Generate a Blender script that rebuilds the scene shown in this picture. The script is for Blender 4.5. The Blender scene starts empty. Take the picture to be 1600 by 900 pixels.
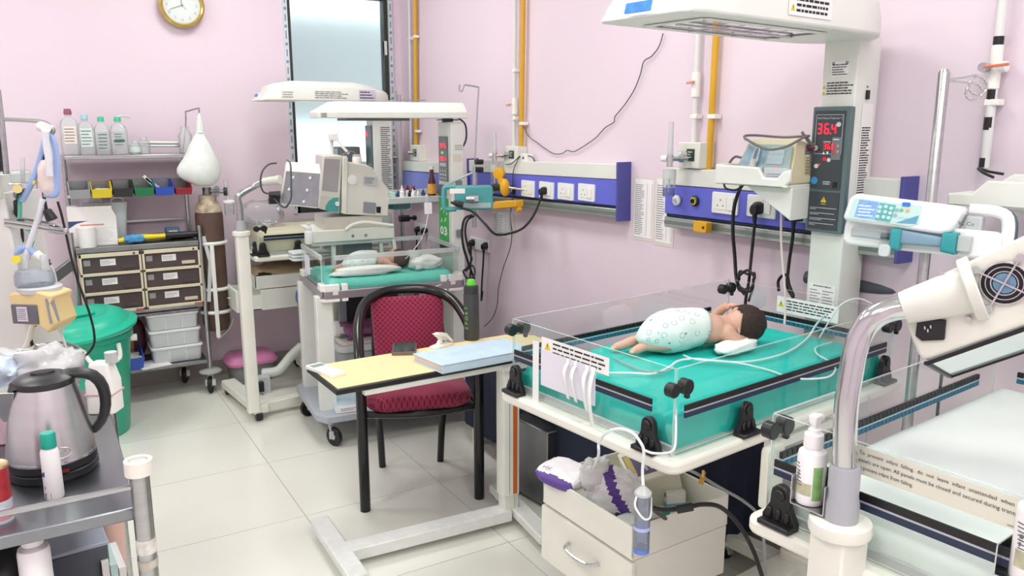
import bpy, bmesh, math, random
from mathutils import Vector, Matrix, noise

S = bpy.context.scene
COL = S.collection
R = math.radians

# ------------------------------------------------------------------ camera, world, lamps, exposure
CX, CY, CH = -2.1853, -1.7379, 1.55
PITCH, AZ, FPX = math.atan(255/1247), R(59.25), 1247.0
cam_d = bpy.data.cameras.new('camera'); cam_d.sensor_width = 36; cam_d.lens = FPX/1600*36; cam_d.clip_start = .05
cam = bpy.data.objects.new('camera', cam_d); COL.objects.link(cam)
cam.location = (CX, CY, CH); cam.rotation_euler = (math.pi/2-PITCH, 0, AZ-math.pi/2)
S.camera = cam
S.view_settings.view_transform = 'Standard'; S.view_settings.look = 'None'; S.view_settings.gamma = 1
S.view_settings.exposure = 0.0
S.cycles.max_bounces = 10; S.cycles.diffuse_bounces = 5; S.cycles.glossy_bounces = 5
S.cycles.transparent_max_bounces = 24; S.cycles.transmission_bounces = 8
S.cycles.caustics_reflective = False; S.cycles.caustics_refractive = False
S.cycles.sample_clamp_indirect = 6
LAMP_POWER = 14          # watts of each ceiling panel
SKY_STRENGTH = 2.2       # daylight outside the frosted window
w = bpy.data.worlds.new('daylight'); S.world = w; w.use_nodes = True
bg = w.node_tree.nodes['Background']; bg.inputs[0].default_value = (.90, .97, 1, 1); bg.inputs[1].default_value = SKY_STRENGTH
CEIL = 2.95
# (the ceiling lamps themselves are built by ceiling_lamp() below, at these spots)
LAMPS = [(-1.15, 2.3), (-2.9, 2.3), (-1.15, .45), (-2.9, .45), (-1.15, -1.4), (-2.9, -1.4), (-1.3, -2.7), (-2.9, -2.7)]  # last two are unseen panels added behind the camera as frontal fill

# ------------------------------------------------------------------ where a pixel's ray meets a plane of the room
_cp, _sp, _cy, _sy = math.cos(PITCH), math.sin(PITCH), math.cos(AZ), math.sin(AZ)
def ray(px, py):
    r = px-800; u = 450-py
    f = FPX*_cp+u*_sp
    return (_cy*f+_sy*r, _sy*f-_cy*r, -FPX*_sp+u*_cp)
def _pt(d, t): return Vector((CX+d[0]*t, CY+d[1]*t, CH+d[2]*t))
def atz(px, py, z):
    d = ray(px, py); return _pt(d, (z-CH)/d[2])
def atx(px, py, x):
    d = ray(px, py); return _pt(d, (x-CX)/d[0])
def aty(px, py, y):
    d = ray(px, py); return _pt(d, (y-CY)/d[1])
def atd(px, py, dep): return _pt(ray(px, py), dep/FPX)
def atp(px, py, p, ang):
    n = (math.cos(R(ang)), math.sin(R(ang))); d = ray(px, py)
    return _pt(d, ((p[0]-CX)*n[0]+(p[1]-CY)*n[1])/(d[0]*n[0]+d[1]*n[1]))
def dep(p):
    x, y, z = p[0]-CX, p[1]-CY, p[2]-CH
    return (_cy*x+_sy*y)*_cp-z*_sp

# ------------------------------------------------------------------ materials
def lin(h):
    c = [int(h[i:i+2], 16)/255 for i in (0, 2, 4)]
    return tuple(((x+.055)/1.055)**2.4 if x > .04045 else x/12.92 for x in c)+(1,)
MATS = {}
def mat(name, col, rough=.5, metal=0, var=.04, scale=6, bump=0, bscale=60, coat=0, trans=0, emit=None, estr=0, spec=.5, sheen=0, sss=0, stretch=None):
    if name in MATS: return MATS[name]
    m = bpy.data.materials.new(name); m.use_nodes = True; MATS[name] = m
    nt = m.node_tree; N = nt.nodes; L = nt.links
    b = N['Principled BSDF']
    c = lin(col)
    b.inputs['Roughness'].default_value = rough; b.inputs['Metallic'].default_value = metal
    b.inputs['Coat Weight'].default_value = coat; b.inputs['Transmission Weight'].default_value = trans
    b.inputs['Specular IOR Level'].default_value = spec; b.inputs['Sheen Weight'].default_value = sheen
    if sss:
        b.inputs['Subsurface Weight'].default_value = sss; b.inputs['Subsurface Radius'].default_value = (.02, .008, .004)
    if emit:
        b.inputs['Emission Color'].default_value = lin(emit); b.inputs['Emission Strength'].default_value = estr
    tc = N.new('ShaderNodeTexCoord')
    src = tc.outputs['Object']
    if stretch:
        mp = N.new('ShaderNodeMapping'); mp.inputs['Scale'].default_value = stretch; L.new(src, mp.inputs[0]); src = mp.outputs[0]
    if var:
        n = N.new('ShaderNodeTexNoise'); n.inputs['Scale'].default_value = scale; n.inputs['Detail'].default_value = 4
        r = N.new('ShaderNodeValToRGB')
        r.color_ramp.elements[0].position = .3; r.color_ramp.elements[1].position = .7
        r.color_ramp.elements[0].color = tuple(x*(1-var) for x in c[:3])+(1,)
        r.color_ramp.elements[1].color = tuple(min(1, x*(1+var)) for x in c[:3])+(1,)
        L.new(src, n.inputs['Vector']); L.new(n.outputs['Fac'], r.inputs[0]); L.new(r.outputs[0], b.inputs['Base Color'])
    else: b.inputs['Base Color'].default_value = c
    if bump:
        n2 = N.new('ShaderNodeTexNoise'); n2.inputs['Scale'].default_value = bscale; n2.inputs['Detail'].default_value = 3
        bp = N.new('ShaderNodeBump'); bp.inputs['Strength'].default_value = bump; bp.inputs['Distance'].default_value = .01
        L.new(src, n2.inputs['Vector']); L.new(n2.outputs['Fac'], bp.inputs['Height']); L.new(bp.outputs[0], b.inputs['Normal'])
    return m
def clear(name, tint='ffffff', gloss=.25, body=0., bodycol='ffffff'):
    """thin clear plastic: see-through with a fresnel sheen and, if body, a milky share"""
    if name in MATS: return MATS[name]
    m = bpy.data.materials.new(name); m.use_nodes = True; MATS[name] = m
    nt = m.node_tree; N = nt.nodes; L = nt.links
    N.remove(N['Principled BSDF']); out = N['Material Output']
    t = N.new('ShaderNodeBsdfTransparent'); t.inputs[0].default_value = lin(tint)
    g = N.new('ShaderNodeBsdfGlossy'); g.inputs['Roughness'].default_value = .04
    lw = N.new('ShaderNodeLayerWeight'); lw.inputs[0].default_value = .3
    ml = N.new('ShaderNodeMath'); ml.operation = 'MULTIPLY'; ml.inputs[1].default_value = gloss*2
    ml.use_clamp = True
    L.new(lw.outputs['Fresnel'], ml.inputs[0])
    mx = N.new('ShaderNodeMixShader'); L.new(ml.outputs[0], mx.inputs[0])
    last = t.outputs[0]
    if body:
        d = N.new('ShaderNodeBsdfDiffuse'); d.inputs[0].default_value = lin(bodycol)
        tl = N.new('ShaderNodeBsdfTranslucent'); tl.inputs[0].default_value = lin(bodycol)
        dm = N.new('ShaderNodeMixShader'); dm.inputs[0].default_value = .12; L.new(d.outputs[0], dm.inputs[1]); L.new(tl.outputs[0], dm.inputs[2])
        mb = N.new('ShaderNodeMixShader'); mb.inputs[0].default_value = body; L.new(t.outputs[0], mb.inputs[1]); L.new(dm.outputs[0], mb.inputs[2])
        last = mb.outputs[0]
    L.new(last, mx.inputs[1]); L.new(g.outputs[0], mx.inputs[2]); L.new(mx.outputs[0], out.inputs[0])
    return m

WHITE = mat('white_powder_coat', 'e5e9e1', .35)
CREAM = mat('cream_enamel', 'e6e7dc', .4)
OFFW = mat('warm_white_plastic', 'f2f3ee', .35)
GREYL = mat('light_grey_plastic', 'c3c7c8', .45)
GREY = mat('mid_grey_plastic', '83888d', .45)
DGREY = mat('dark_grey_panel', '3d4449', .4)
BLACK = mat('black_plastic', '17181a', .4, var=.08)
RUBBER = mat('black_rubber_cable', '141415', .5, var=0)
STEEL = mat('brushed_steel', 'b4b8b8', .28, 1, var=.10, scale=5, stretch=(1, 1, 12))
CHROME = mat('chrome', 'cfd2d3', .16, 1, var=0)
DSTEEL = mat('dull_steel', '8f9394', .4, 1, var=.12, scale=9)
TEAL = mat('teal_sheet', '10c0b4', .75, var=.05, scale=9, bump=.25, bscale=45)
PANE = clear('clear_acrylic', 'fcfefd', .08)
EDGE = clear('acrylic_edge', 'eaf6f4', .4, .4, 'f4fbf9')
NAVYLINE = mat('navy_rail', '1d2c48', .4, var=0)
BLACKLINE = mat('black_rail', '101215', .4, var=0)
SILVER = mat('silver_line', 'b9bdc4', .35, .3, var=0)
PAPER = mat('white_paper', 'f2f1f0', .8, var=.02, scale=20)
INK = mat('grey_print', '6c6f72', .8, var=0)
DINK = mat('dark_print', '2a2c2e', .8, var=0)
YELLOW = mat('warning_yellow', 'ead321', .6, var=0)
CLEARP = clear('clear_plastic', 'f6f9fa', .3, .12, 'eef4f6')
MILKY = clear('milky_plastic', 'f4f7f8', .3, .5, 'f4f8f7')
TUBEC = mat('clear_white_tubing', 'dfe9ea', .3, var=0)
GLUE = mat('led_red', '300508', .4, var=0, emit='ff2038', estr=2.2)
VIOLET = mat('blue_violet_panel', '646bd2', .4, var=.03)
VIOLETD = mat('dark_violet_endcap', '4f4f9a', .5, var=.05)
ALU = mat('aluminium', 'b6beb9', .35, .8, var=.05, stretch=(1, .2, 4))
YPLASTIC = mat('yellow_plastic', 'e2a91e', .45)
SKIN = mat('infant_skin', 'd2a893', .55, var=.06, scale=25, sss=.08)
HAIR = mat('infant_hair', '33231d', .75, var=.25, scale=90, bump=.6, bscale=160)
COTTON = mat('white_cotton', 'eef3ee', .9, var=.03, bump=.3, bscale=70)

# ------------------------------------------------------------------ mesh collector
def rotz(a): return Matrix.Rotation(R(a), 4, 'Z')
def frame(o, x, y):
    """matrix whose X and Y run along x and y, Z out of the face"""
    x = Vector(x).normalized(); z = x.cross(Vector(y)).normalized(); y = z.cross(x)
    m = Matrix((x, y, z)).transposed().to_4x4(); m.translation = Vector(o); return m
class MB:
    def __init__(s, T=None): s.v = []; s.f = []; s.m = []; s.T = T or Matrix(); s.i = 0
    def add(s, vs, fs, i=None):
        b = len(s.v); s.v += [s.T @ Vector(p) for p in vs]
        s.f += [tuple(b+k for k in f) for f in fs]; s.m += [s.i if i is None else i]*len(fs); return s
    def box(s, x0, x1, y0, y1, z0, z1, i=None):
        return s.add([(x0,y0,z0),(x1,y0,z0),(x1,y1,z0),(x0,y1,z0),(x0,y0,z1),(x1,y0,z1),(x1,y1,z1),(x0,y1,z1)],
                     [(3,2,1,0),(4,5,6,7),(0,1,5,4),(1,2,6,5),(2,3,7,6),(3,0,4,7)], i)
    def cbox(s, c, d, i=None):
        return s.box(c[0]-d[0]/2, c[0]+d[0]/2, c[1]-d[1]/2, c[1]+d[1]/2, c[2]-d[2]/2, c[2]+d[2]/2, i)
    def bar(s, a, b, w, h, i=None, up=(0,0,1)):
        a, b = Vector(a), Vector(b); t = (b-a).normalized(); u = Vector(up)
        if abs(t.dot(u)) > .99: u = Vector((1,0,0))
        x = t.cross(u).normalized(); y = x.cross(t)
        vs = []
        for p in (a, b): vs += [p+x*sx*w/2+y*sy*h/2 for sx, sy in ((-1,-1),(1,-1),(1,1),(-1,1))]
        return s.add(vs, [(0,1,2,3),(7,6,5,4),(0,4,5,1),(1,5,6,2),(2,6,7,3),(3,7,4,0)], i)
    def prism(s, poly, axis, a, b, i=None):
        """poly of 2D points extruded along axis ('x','y','z') from a to b"""
        n = len(poly)
        f = {'x': lambda p, t: (t, p[0], p[1]), 'y': lambda p, t: (p[0], t, p[1]), 'z': lambda p, t: (p[0], p[1], t)}[axis]
        vs = [f(p, a) for p in poly]+[f(p, b) for p in poly]
        fs = [tuple(range(n))[::-1], tuple(range(n, 2*n))]+[(k, (k+1) % n, n+(k+1) % n, n+k) for k in range(n)]
        return s.add(vs, fs, i)
    def loft(s, rings, i=None, cap=True):
        n = len(rings[0]); vs = [p for r in rings for p in r]
        fs = [(k*n+j, k*n+(j+1) % n, (k+1)*n+(j+1) % n, (k+1)*n+j) for k in range(len(rings)-1) for j in range(n)]
        if cap: fs += [tuple(range(n))[::-1], tuple(range((len(rings)-1)*n, len(rings)*n))]
        return s.add(vs, fs, i)
    def cyl(s, a, b, r, r2=None, n=14, i=None, cap=True):
        return s.tube([a, b], [r, r if r2 is None else r2], n, i, smooth=0, cap=cap)
    def tube(s, pts, r, n=8, i=None, smooth=4, cap=True, closed=False):
        P = [Vector(p) for p in pts]
        rr = list(r) if isinstance(r, (list, tuple)) else [r]*len(P)
        if smooth and len(P) > 2:
            Q, q = [], []
            for k in range(len(P)-1):
                p0, p1, p2, p3 = P[max(k-1, 0)], P[k], P[k+1], P[min(k+2, len(P)-1)]
                for j in range(smooth):
                    t = j/smooth
                    Q.append(.5*((2*p1)+(p2-p0)*t+(2*p0-5*p1+4*p2-p3)*t*t+(3*p1-p0-3*p2+p3)*t**3)); q.append(rr[k]*(1-t)+rr[k+1]*t)
            Q.append(P[-1]); q.append(rr[-1]); P, rr = Q, q
        t = (P[1]-P[0]).normalized(); u = Vector((0,0,1)) if abs(t.z) < .9 else Vector((1,0,0))
        x = t.cross(u).normalized(); rings = []
        for k, p in enumerate(P):
            if k and k < len(P)-1: t = (P[k+1]-P[k-1])
            elif k: t = P[k]-P[k-1]
            if t.length < 1e-9: t = Vector((0,0,1))
            t.normalize(); x = (x-t*x.dot(t)).normalized(); y = t.cross(x)
            rings.append([p+(x*math.cos(2*math.pi*j/n)+y*math.sin(2*math.pi*j/n))*rr[k] for j in range(n)])
        return s.loft(rings, i, cap)
    def lathe(s, prof, c=(0,0,0), n=24, i=None, sx=1, sy=1):
        """prof: list of (radius, z); turned about the vertical through c"""
        rings = [[(c[0]+max(r, 1e-5)*sx*math.cos(2*math.pi*j/n), c[1]+max(r, 1e-5)*sy*math.sin(2*math.pi*j/n), c[2]+z) for j in range(n)] for r, z in prof]
        return s.loft(rings, i)
    def ball(s, c, r, n=14, i=None):
        if not isinstance(r, (list, tuple)): r = (r, r, r)
        rings = []
        for k in range(1, n):
            a = math.pi*k/n-math.pi/2
            rings.append([(c[0]+r[0]*math.cos(a)*math.cos(2*math.pi*j/(n+2)), c[1]+r[1]*math.cos(a)*math.sin(2*math.pi*j/(n+2)), c[2]+r[2]*math.sin(a)) for j in range(n+2)])
        return s.loft(rings, i)
    def rbox(s, x0, x1, y0, y1, z0, z1, r, n=4, i=None, axis='z'):
        """box whose edges along one axis are rounded"""
        a, b, c, d = {'z': (x0,x1,y0,y1), 'y': (x0,x1,z0,z1), 'x': (y0,y1,z0,z1)}[axis]
        lo, hi = {'z': (z0,z1), 'y': (y0,y1), 'x': (x0,x1)}[axis]
        return s.prism(rrect(a, b, c, d, r, n), axis, lo, hi, i)
    def quad(s, a, b, c, d, i=None): return s.add([a, b, c, d], [(0,1,2,3)], i)
    def disc(s, c, r, n=20, i=None, r0=0):
        """flat disc or ring in the XY plane of the current frame"""
        o = [(c[0]+r*math.cos(2*math.pi*k/n), c[1]+r*math.sin(2*math.pi*k/n), c[2]) for k in range(n)]
        if not r0: return s.add(o, [tuple(range(n))], i)
        q = [(c[0]+r0*math.cos(2*math.pi*k/n), c[1]+r0*math.sin(2*math.pi*k/n), c[2]) for k in range(n)]
        return s.add(o+q, [(k, (k+1) % n, n+(k+1) % n, n+k) for k in range(n)], i)
    def lines(s, w, h, rows, seed=1, i=None, x=0, y=0, fill=.5, ragged=.35, word=.12):
        """rows of word-length dashes (print too small to read), in the XY plane of the current frame"""
        rnd = random.Random(seed); st = h/rows
        for k in range(rows):
            yy = y+h-st*(k+.5); xx = x; end = x+w*(1-ragged*rnd.random()**2)
            while xx < end-w*.03:
                l = min(w*word*(.35+rnd.random()), end-xx)
                s.quad((xx, yy-st*fill/2, 0), (xx+l, yy-st*fill/2, 0), (xx+l, yy+st*fill/2, 0), (xx, yy+st*fill/2, 0), i)
                xx += l+w*.022
        return s
def rrect(a, b, c, d, r, n=4):
    r = min(r, (b-a)/2-1e-4, (d-c)/2-1e-4)
    out = []
    for cx, cy, a0 in ((b-r, d-r, 0), (a+r, d-r, 90), (a+r, c+r, 180), (b-r, c+r, 270)):
        out += [(cx+r*math.cos(R(a0+90*k/n)), cy+r*math.sin(R(a0+90*k/n))) for k in range(n+1)]
    return out

def wm(o):
    m = Matrix.Translation(o.location) @ o.rotation_euler.to_matrix().to_4x4()
    return (wm(o.parent) @ m) if o.parent else m
def tag(o, label=None, cat=None, group=None, kind=None):
    for k, v in (('label', label), ('category', cat), ('group', group), ('kind', kind)):
        if v: o[k] = v
    return o
def thing(name, label, cat, loc=(0,0,0), rz=0, group=None, rot=None):
    o = bpy.data.objects.new(name, None); COL.objects.link(o); o.location = loc
    o.rotation_euler = rot or (0, 0, R(rz)); o.empty_display_size = .05
    return tag(o, label, cat, group)
def build(name, m, mats, parent=None, world=False, space=None, smooth=35, bev=0, seg=2, sub=0, solid=0, label=None, cat=None, group=None, kind=None, mods=None):
    """link the collected shape as ONE mesh object. parent: its thing (shape in the thing's own frame, or in the world's if world)"""
    if not isinstance(mats, (list, tuple)): mats = [mats]
    me = bpy.data.meshes.new(name)
    vs = m.v
    loc = Vector()
    if parent is not None:
        if world or (space is not None and space is not parent):
            inv = wm(parent).inverted() @ (wm(space) if space is not None else Matrix()); vs = [inv @ p for p in vs]
    lo = Vector([min(p[k] for p in vs) for k in range(3)]); hi = Vector([max(p[k] for p in vs) for k in range(3)])
    loc = Vector(((lo.x+hi.x)/2, (lo.y+hi.y)/2, lo.z)); vs = [p-loc for p in vs]
    me.from_pydata([tuple(p) for p in vs], [], m.f)
    for k in mats: me.materials.append(k)
    me.polygons.foreach_set('material_index', m.m)
    bm = bmesh.new(); bm.from_mesh(me); bmesh.ops.recalc_face_normals(bm, faces=bm.faces); bm.to_mesh(me); bm.free()
    if smooth:
        me.polygons.foreach_set('use_smooth', [True]*len(me.polygons)); me.set_sharp_from_angle(angle=R(smooth))
    o = bpy.data.objects.new(name, me); COL.objects.link(o); o.location = loc
    if parent is not None: o.parent = parent
    if solid:
        md = o.modifiers.new('thickness', 'SOLIDIFY'); md.thickness = solid; md.offset = 0
    if bev:
        md = o.modifiers.new('edges', 'BEVEL'); md.width = bev; md.segments = seg; md.limit_method = 'ANGLE'; md.angle_limit = R(40); md.harden_normals = False
    if sub:
        md = o.modifiers.new('round', 'SUBSURF'); md.levels = sub; md.render_levels = sub
    return tag(o, label, cat, group, kind)
def copy_tree(o, parent=None, **kw):
    c = o.copy(); COL.objects.link(c)
    if parent: c.parent = parent
    for ch in list(o.children): copy_tree(ch, c)
    for k, v in kw.items(): setattr(c, k, v)
    return c
def text(s, size, T, material, parent, name='lettering', align='LEFT', world=False, bold=0, width=None, space=None):
    """flat printed lettering as a mesh in frame T"""
    cu = bpy.data.curves.new('txt', 'FONT'); cu.body = s; cu.size = size; cu.align_x = align; cu.align_y = 'CENTER'
    cu.offset = bold; cu.resolution_u = 2
    t = bpy.data.objects.new('txt', cu); COL.objects.link(t)
    bpy.context.view_layer.update()
    me = bpy.data.meshes.new_from_object(t.evaluated_get(bpy.context.evaluated_depsgraph_get()))
    bpy.data.objects.remove(t); bpy.data.curves.remove(cu)
    k = 1.0
    if width and me.vertices:
        xs = [v.co.x for v in me.vertices]; k = width/(max(xs)-min(xs))
    m = MB(T); m.add([(v.co.x*k, v.co.y, 0) for v in me.vertices], [tuple(p.vertices) for p in me.polygons])
    bpy.data.meshes.remove(me)
    return build(name, m, material, parent, world=world, space=space, smooth=0)
def cable(name, pts, r, material, label, cat='cable', parent=None, n=7, smooth=6, group=None):
    m = MB(); m.tube(pts, r, n, smooth=smooth)
    return build(name, m, material, parent, world=parent is not None, label=None if parent else label, cat=None if parent else cat, group=group)
# ================================================================== the room
WALL = mat('pink_wall_paint', 'e6d6e1', .55, var=.015, scale=1.5, bump=.04, bscale=120)
TILE = mat('pale_floor_tile', 'e7e8de', .22, var=.02, scale=3, coat=.2)
GROUT = mat('tile_joint', 'a9a89d', .8)
SKIRT = mat('grey_skirting_tile', 'aaa49b', .4, var=.05)
CEILM = mat('ceiling_white', 'f0f0ee', .8)
XL, YB, YF = -4.4, 3.389, -3.6
flo = build('floor', MB().box(XL-.1, .1, YF-.1, YB+.1, -.12, -.0035), GROUT, kind='structure', smooth=0)
xs = [XL]+[-.78+.6*k for k in range(-6, 2) if -.78+.6*k > XL+.05]+[0]
ys = [YF]+[1.25+.6*k for k in range(-9, 4) if 1.25+.6*k > YF+.05]+[YB]
tcache = {}
for i in range(len(xs)-1):
    for j in range(len(ys)-1):
        sx, sy = round(xs[i+1]-xs[i]-.003, 4), round(ys[j+1]-ys[j]-.003, 4)
        if sx < .02 or sy < .02: continue
        lo = ((xs[i]+xs[i+1])/2, (ys[j]+ys[j+1])/2, -.0035)
        if (sx, sy) not in tcache:
            o = build('tile', MB().box(-sx/2, sx/2, -sy/2, sy/2, 0, .0035), TILE, flo, smooth=0); tcache[(sx, sy)] = o
            fl = o.location.copy()
        else:
            o = tcache[(sx, sy)].copy(); COL.objects.link(o)
        o.location = Vector(lo)-flo.location
build('wall_right', MB().box(0, .12, YF-.1, YB+.12, -.1, CEIL+.05), WALL, kind='structure', smooth=0)
WX0, WX1, WZ0, WZ1 = -.745, -.083, .99, 2.365
bw = MB()
bw.box(XL-.1, WX0, YB, YB+.12, -.1, CEIL+.05); bw.box(WX1, .0, YB, YB+.12, -.1, CEIL+.05)
bw.box(WX0, WX1, YB, YB+.12, -.1, WZ0); bw.box(WX0, WX1, YB, YB+.12, WZ1, CEIL+.05)
build('wall_back', bw, WALL, kind='structure', smooth=0)
build('wall_left', MB().box(XL-.12, XL, YF-.1, YB+.12, -.1, CEIL+.05), WALL, kind='structure', smooth=0)
build('wall_front', MB().box(XL-.1, .1, YF-.12, YF, -.1, CEIL+.05), WALL, kind='structure', smooth=0)
build('ceiling', MB().box(XL-.1, .1, YF-.1, YB+.1, CEIL, CEIL+.1), CEILM, kind='structure', smooth=0)
# skirting: a row of tile strips on each wall
for nm, horiz in (('baseboard_right', 0), ('baseboard_back', 1)):
    base = build(nm, MB().box(-.006, 0, YF, YB, 0, .088) if not horiz else MB().box(XL, 0, YB-.006, YB, 0, .088), GROUT, kind='structure', smooth=0)
    a, b = (YF, YB) if not horiz else (XL, -.012)
    k = 1.25-.6*9 if not horiz else -.78-.6*7
    proto = None
    while k < b:
        k0, k1 = max(a, k)+.0015, min(b, k+.6)-.0015
        if k1-k0 > .05:
            m = MB()
            if not horiz: m.box(-.0125, -.004, k0, k1, 0, .092)
            else: m.box(k0, k1, YB-.0125, YB-.004, 0, .092)
            build('tile', m, SKIRT, base, world=True, smooth=0, bev=.002, seg=1)
        k += .6
# window: dark frame, frosted pane, printed protective film left on the outer trim
FRAME = mat('dark_window_frame', '3c423f', .4, .3)
FROST = bpy.data.materials.new('frosted_glass'); FROST.use_nodes = True
b = FROST.node_tree.nodes['Principled BSDF']; b.inputs['Base Color'].default_value = lin('e6f2f2'); b.inputs['Transmission Weight'].default_value = 1
b.inputs['Roughness'].default_value = .42; b.inputs['IOR'].default_value = 1.18
_n = FROST.node_tree.nodes.new('ShaderNodeTexNoise'); _n.inputs['Scale'].default_value = 400
_b = FROST.node_tree.nodes.new('ShaderNodeBump'); _b.inputs['Strength'].default_value = .05
FROST.node_tree.links.new(_n.outputs[0], _b.inputs['Height']); FROST.node_tree.links.new(_b.outputs[0], b.inputs['Normal'])
win = MB()
t = .022
for x0, x1, z0, z1 in ((WX0, WX0+t, WZ0, WZ1), (WX1-t-.006, WX1, WZ0, WZ1), (WX0, WX1, WZ1-.02, WZ1), (WX0, WX1, WZ0, WZ0+.05)):
    win.box(x0, x1, YB+.005, YB+.07, z0, z1)
wo = build('window_1', win, FRAME, kind='structure', bev=.002)
build('pane', MB().box(WX0+t, WX1-t, YB+.035, YB+.041, WZ0+.04, WZ1-.015), FROST, wo, world=True, smooth=0)
FILM = mat('trim_film', 'd3dde0', .5, var=.03)
FILMB = mat('trim_film_print', '7f94ad', .6)
for x0, nm in ((WX0-.028, 0), (WX1, 1)):
    f = MB().box(x0, x0+.028, YB-.010, YB+.004, WZ0, WZ1)
    fo = build('frame_strip', f, FILM, wo, world=True, smooth=0)
    m = MB()
    z = WZ0+.03; rnd = random.Random(nm)
    while z < WZ1-.05:
        m.box(x0+.010, x0+.018, YB-.0106, YB-.0101, z, z+.03+.02*rnd.random()); m.box(x0+.006, x0+.022, YB-.0106, YB-.0101, z+.065, z+.082); z += .105
    build('film_print', m, FILMB, fo, world=True, smooth=0)
m = MB().box(WX1-.028, WX1-.012, YB-.006, YB+.03, 2.0, 2.09)
build('latch', m, CREAM, wo, world=True, bev=.003)
# outside: a neighbour's dull wall across the gap, sky above it and pale paving below
ow = build('neighbour_wall', MB().box(-4, 3, YB+1.5, YB+1.8, 1.55, 2.42), mat('weathered_render', 'aeb0ae', .9), smooth=0, kind='structure')

# ceiling panels
LEDM = mat('led_diffuser', 'ffffff', .6, var=0, emit='fbfdf4', estr=3.6)
def ceiling_lamp(x, y, k):
    t = thing('ceiling_light', 'square white ceiling panel light '+('nearest the window', 'above the green bin', 'above the armchair', 'left of the one above the armchair', 'above the right foreground warmer', 'behind the left foreground trolley', 'added for fill behind the right foreground warmer', 'added for fill furthest from the window')[k], 'ceiling light', (x, y, CEIL-.03), 0, 'ceiling panel lights')
    m = MB(); s = .3
    for a, b_, c, d in ((-s, s, -s, -s+.02), (-s, s, s-.02, s), (-s, -s+.02, -s, s), (s-.02, s, -s, s)): m.box(a, b_, c, d, 0, .03)
    build('frame', m, OFFW, t); build('diffuser', MB().box(-s+.02, s-.02, -s+.02, s-.02, .006, .012), LEDM, t, smooth=0)
    l = bpy.data.lights.new('panel_lamp', 'AREA'); l.energy = LAMP_POWER; l.size = .56; l.shape = 'SQUARE'; l.color = (.985, 1, .975)
    lo = bpy.data.objects.new('panel_lamp', l); COL.objects.link(lo); lo.parent = t; lo.location = (0, 0, -.004)
for k, (x, y) in enumerate(LAMPS): ceiling_lamp(x, y, k)

# wall clock
c = aty(283, 9, YB-.02)
ck = thing('wall_clock', 'round gold rimmed wall clock with white face high on the pink back wall', 'clock', (c.x, YB-.035, c.z), rot=(math.pi/2, 0, 0))
GOLD = mat('gold_plastic', 'd8bd6a', .25, .8, var=.05)
m = MB(); m.lathe([(.098, 0), (.104, .02), (.112, .026), (.122, .018), (.125, 0), (.122, -.03), (.05, -.03)], n=48)
build('rim', m, GOLD, ck)
build('dial', MB().lathe([(.1, .004), (0.0, .0045)], n=40), mat('clock_face', 'e6efec', .4, var=0), ck)
NUM = mat('clock_numeral', 'b2bebe', .5, var=0)
for h in range(1, 13):
    a = R(90-30*h); text(str(h), .024, Matrix.Translation((.08*math.cos(a), .08*math.sin(a), .0055)), NUM, ck, 'numeral', 'CENTER')
HANDM = mat('clock_hand', '8b9693', .4, var=0)
for nm, a, l, wd in (('hour_hand', 94, .048, .004), ('minute_hand', 201, .07, .003), ('second_hand', -42, .03, .0018)):
    e = (l*math.cos(R(a)), l*math.sin(R(a)), .008)
    build(nm, MB().bar((-e[0]*.15, -e[1]*.15, .008), e, wd, .001), HANDM, ck, smooth=0)
build('glass', MB().lathe([(.1, .0105), (0, .0115)], n=40), clear('clock_glass', 'ffffff', .1), ck)
# ================================================================== open infant warmers
def pane_part(root, name, x0, x1, y0, y1, z0, z1):
    m = MB(); b = len(m.f)
    m.box(x0, x1, y0, y1, z0, z1)
    thin_x = (x1-x0) < (y1-y0)
    for k in range(6):
        big = (k in (3, 5)) if thin_x else (k in (2, 4))
        m.m[b+k] = 0 if big else 1
    return build(name, m, [PANE, EDGE], root, smooth=0)
def rail_solid(pane, a, b, out):
    """two-colour bumper line from a to b, raised on side out"""
    a, b, out = Vector(a), Vector(b), Vector(out)*.004
    for dz, hh, mm, nm in ((.0085, .013, BLACKLINE, 'rail_line'), (0, .0035, SILVER, 'rail_gap'), (-.008, .012, NAVYLINE, 'rail_line')):
        m = MB(); m.bar(a+out+Vector((0,0,dz)), b+out+Vector((0,0,dz)), .004, hh)
        build(nm, m, mm, pane, smooth=0)
def rail_dashed(pane, a, b):
    a, b = Vector(a), Vector(b); L = (b-a).length; n = int(L/.0155)
    for dz, mm in ((.0085, BLACKLINE), (-.0075, mat('teal_rail_segment', '2c6c84', .4, var=0))):
        m = MB()
        for k in range(n):
            p, q = a.lerp(b, (k+.08)/n), a.lerp(b, (k+.92)/n)
            m.bar(p+Vector((0,0,dz)), q+Vector((0,0,dz)), .007, .0115)
        o = build('rail_line', m, mm, pane, smooth=0)
    m = MB(); m.bar(a, b, .0072, .003); build('rail_gap', m, mat('pale_rail_gap', 'a9c9d6', .4, var=0), pane, smooth=0)
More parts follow.
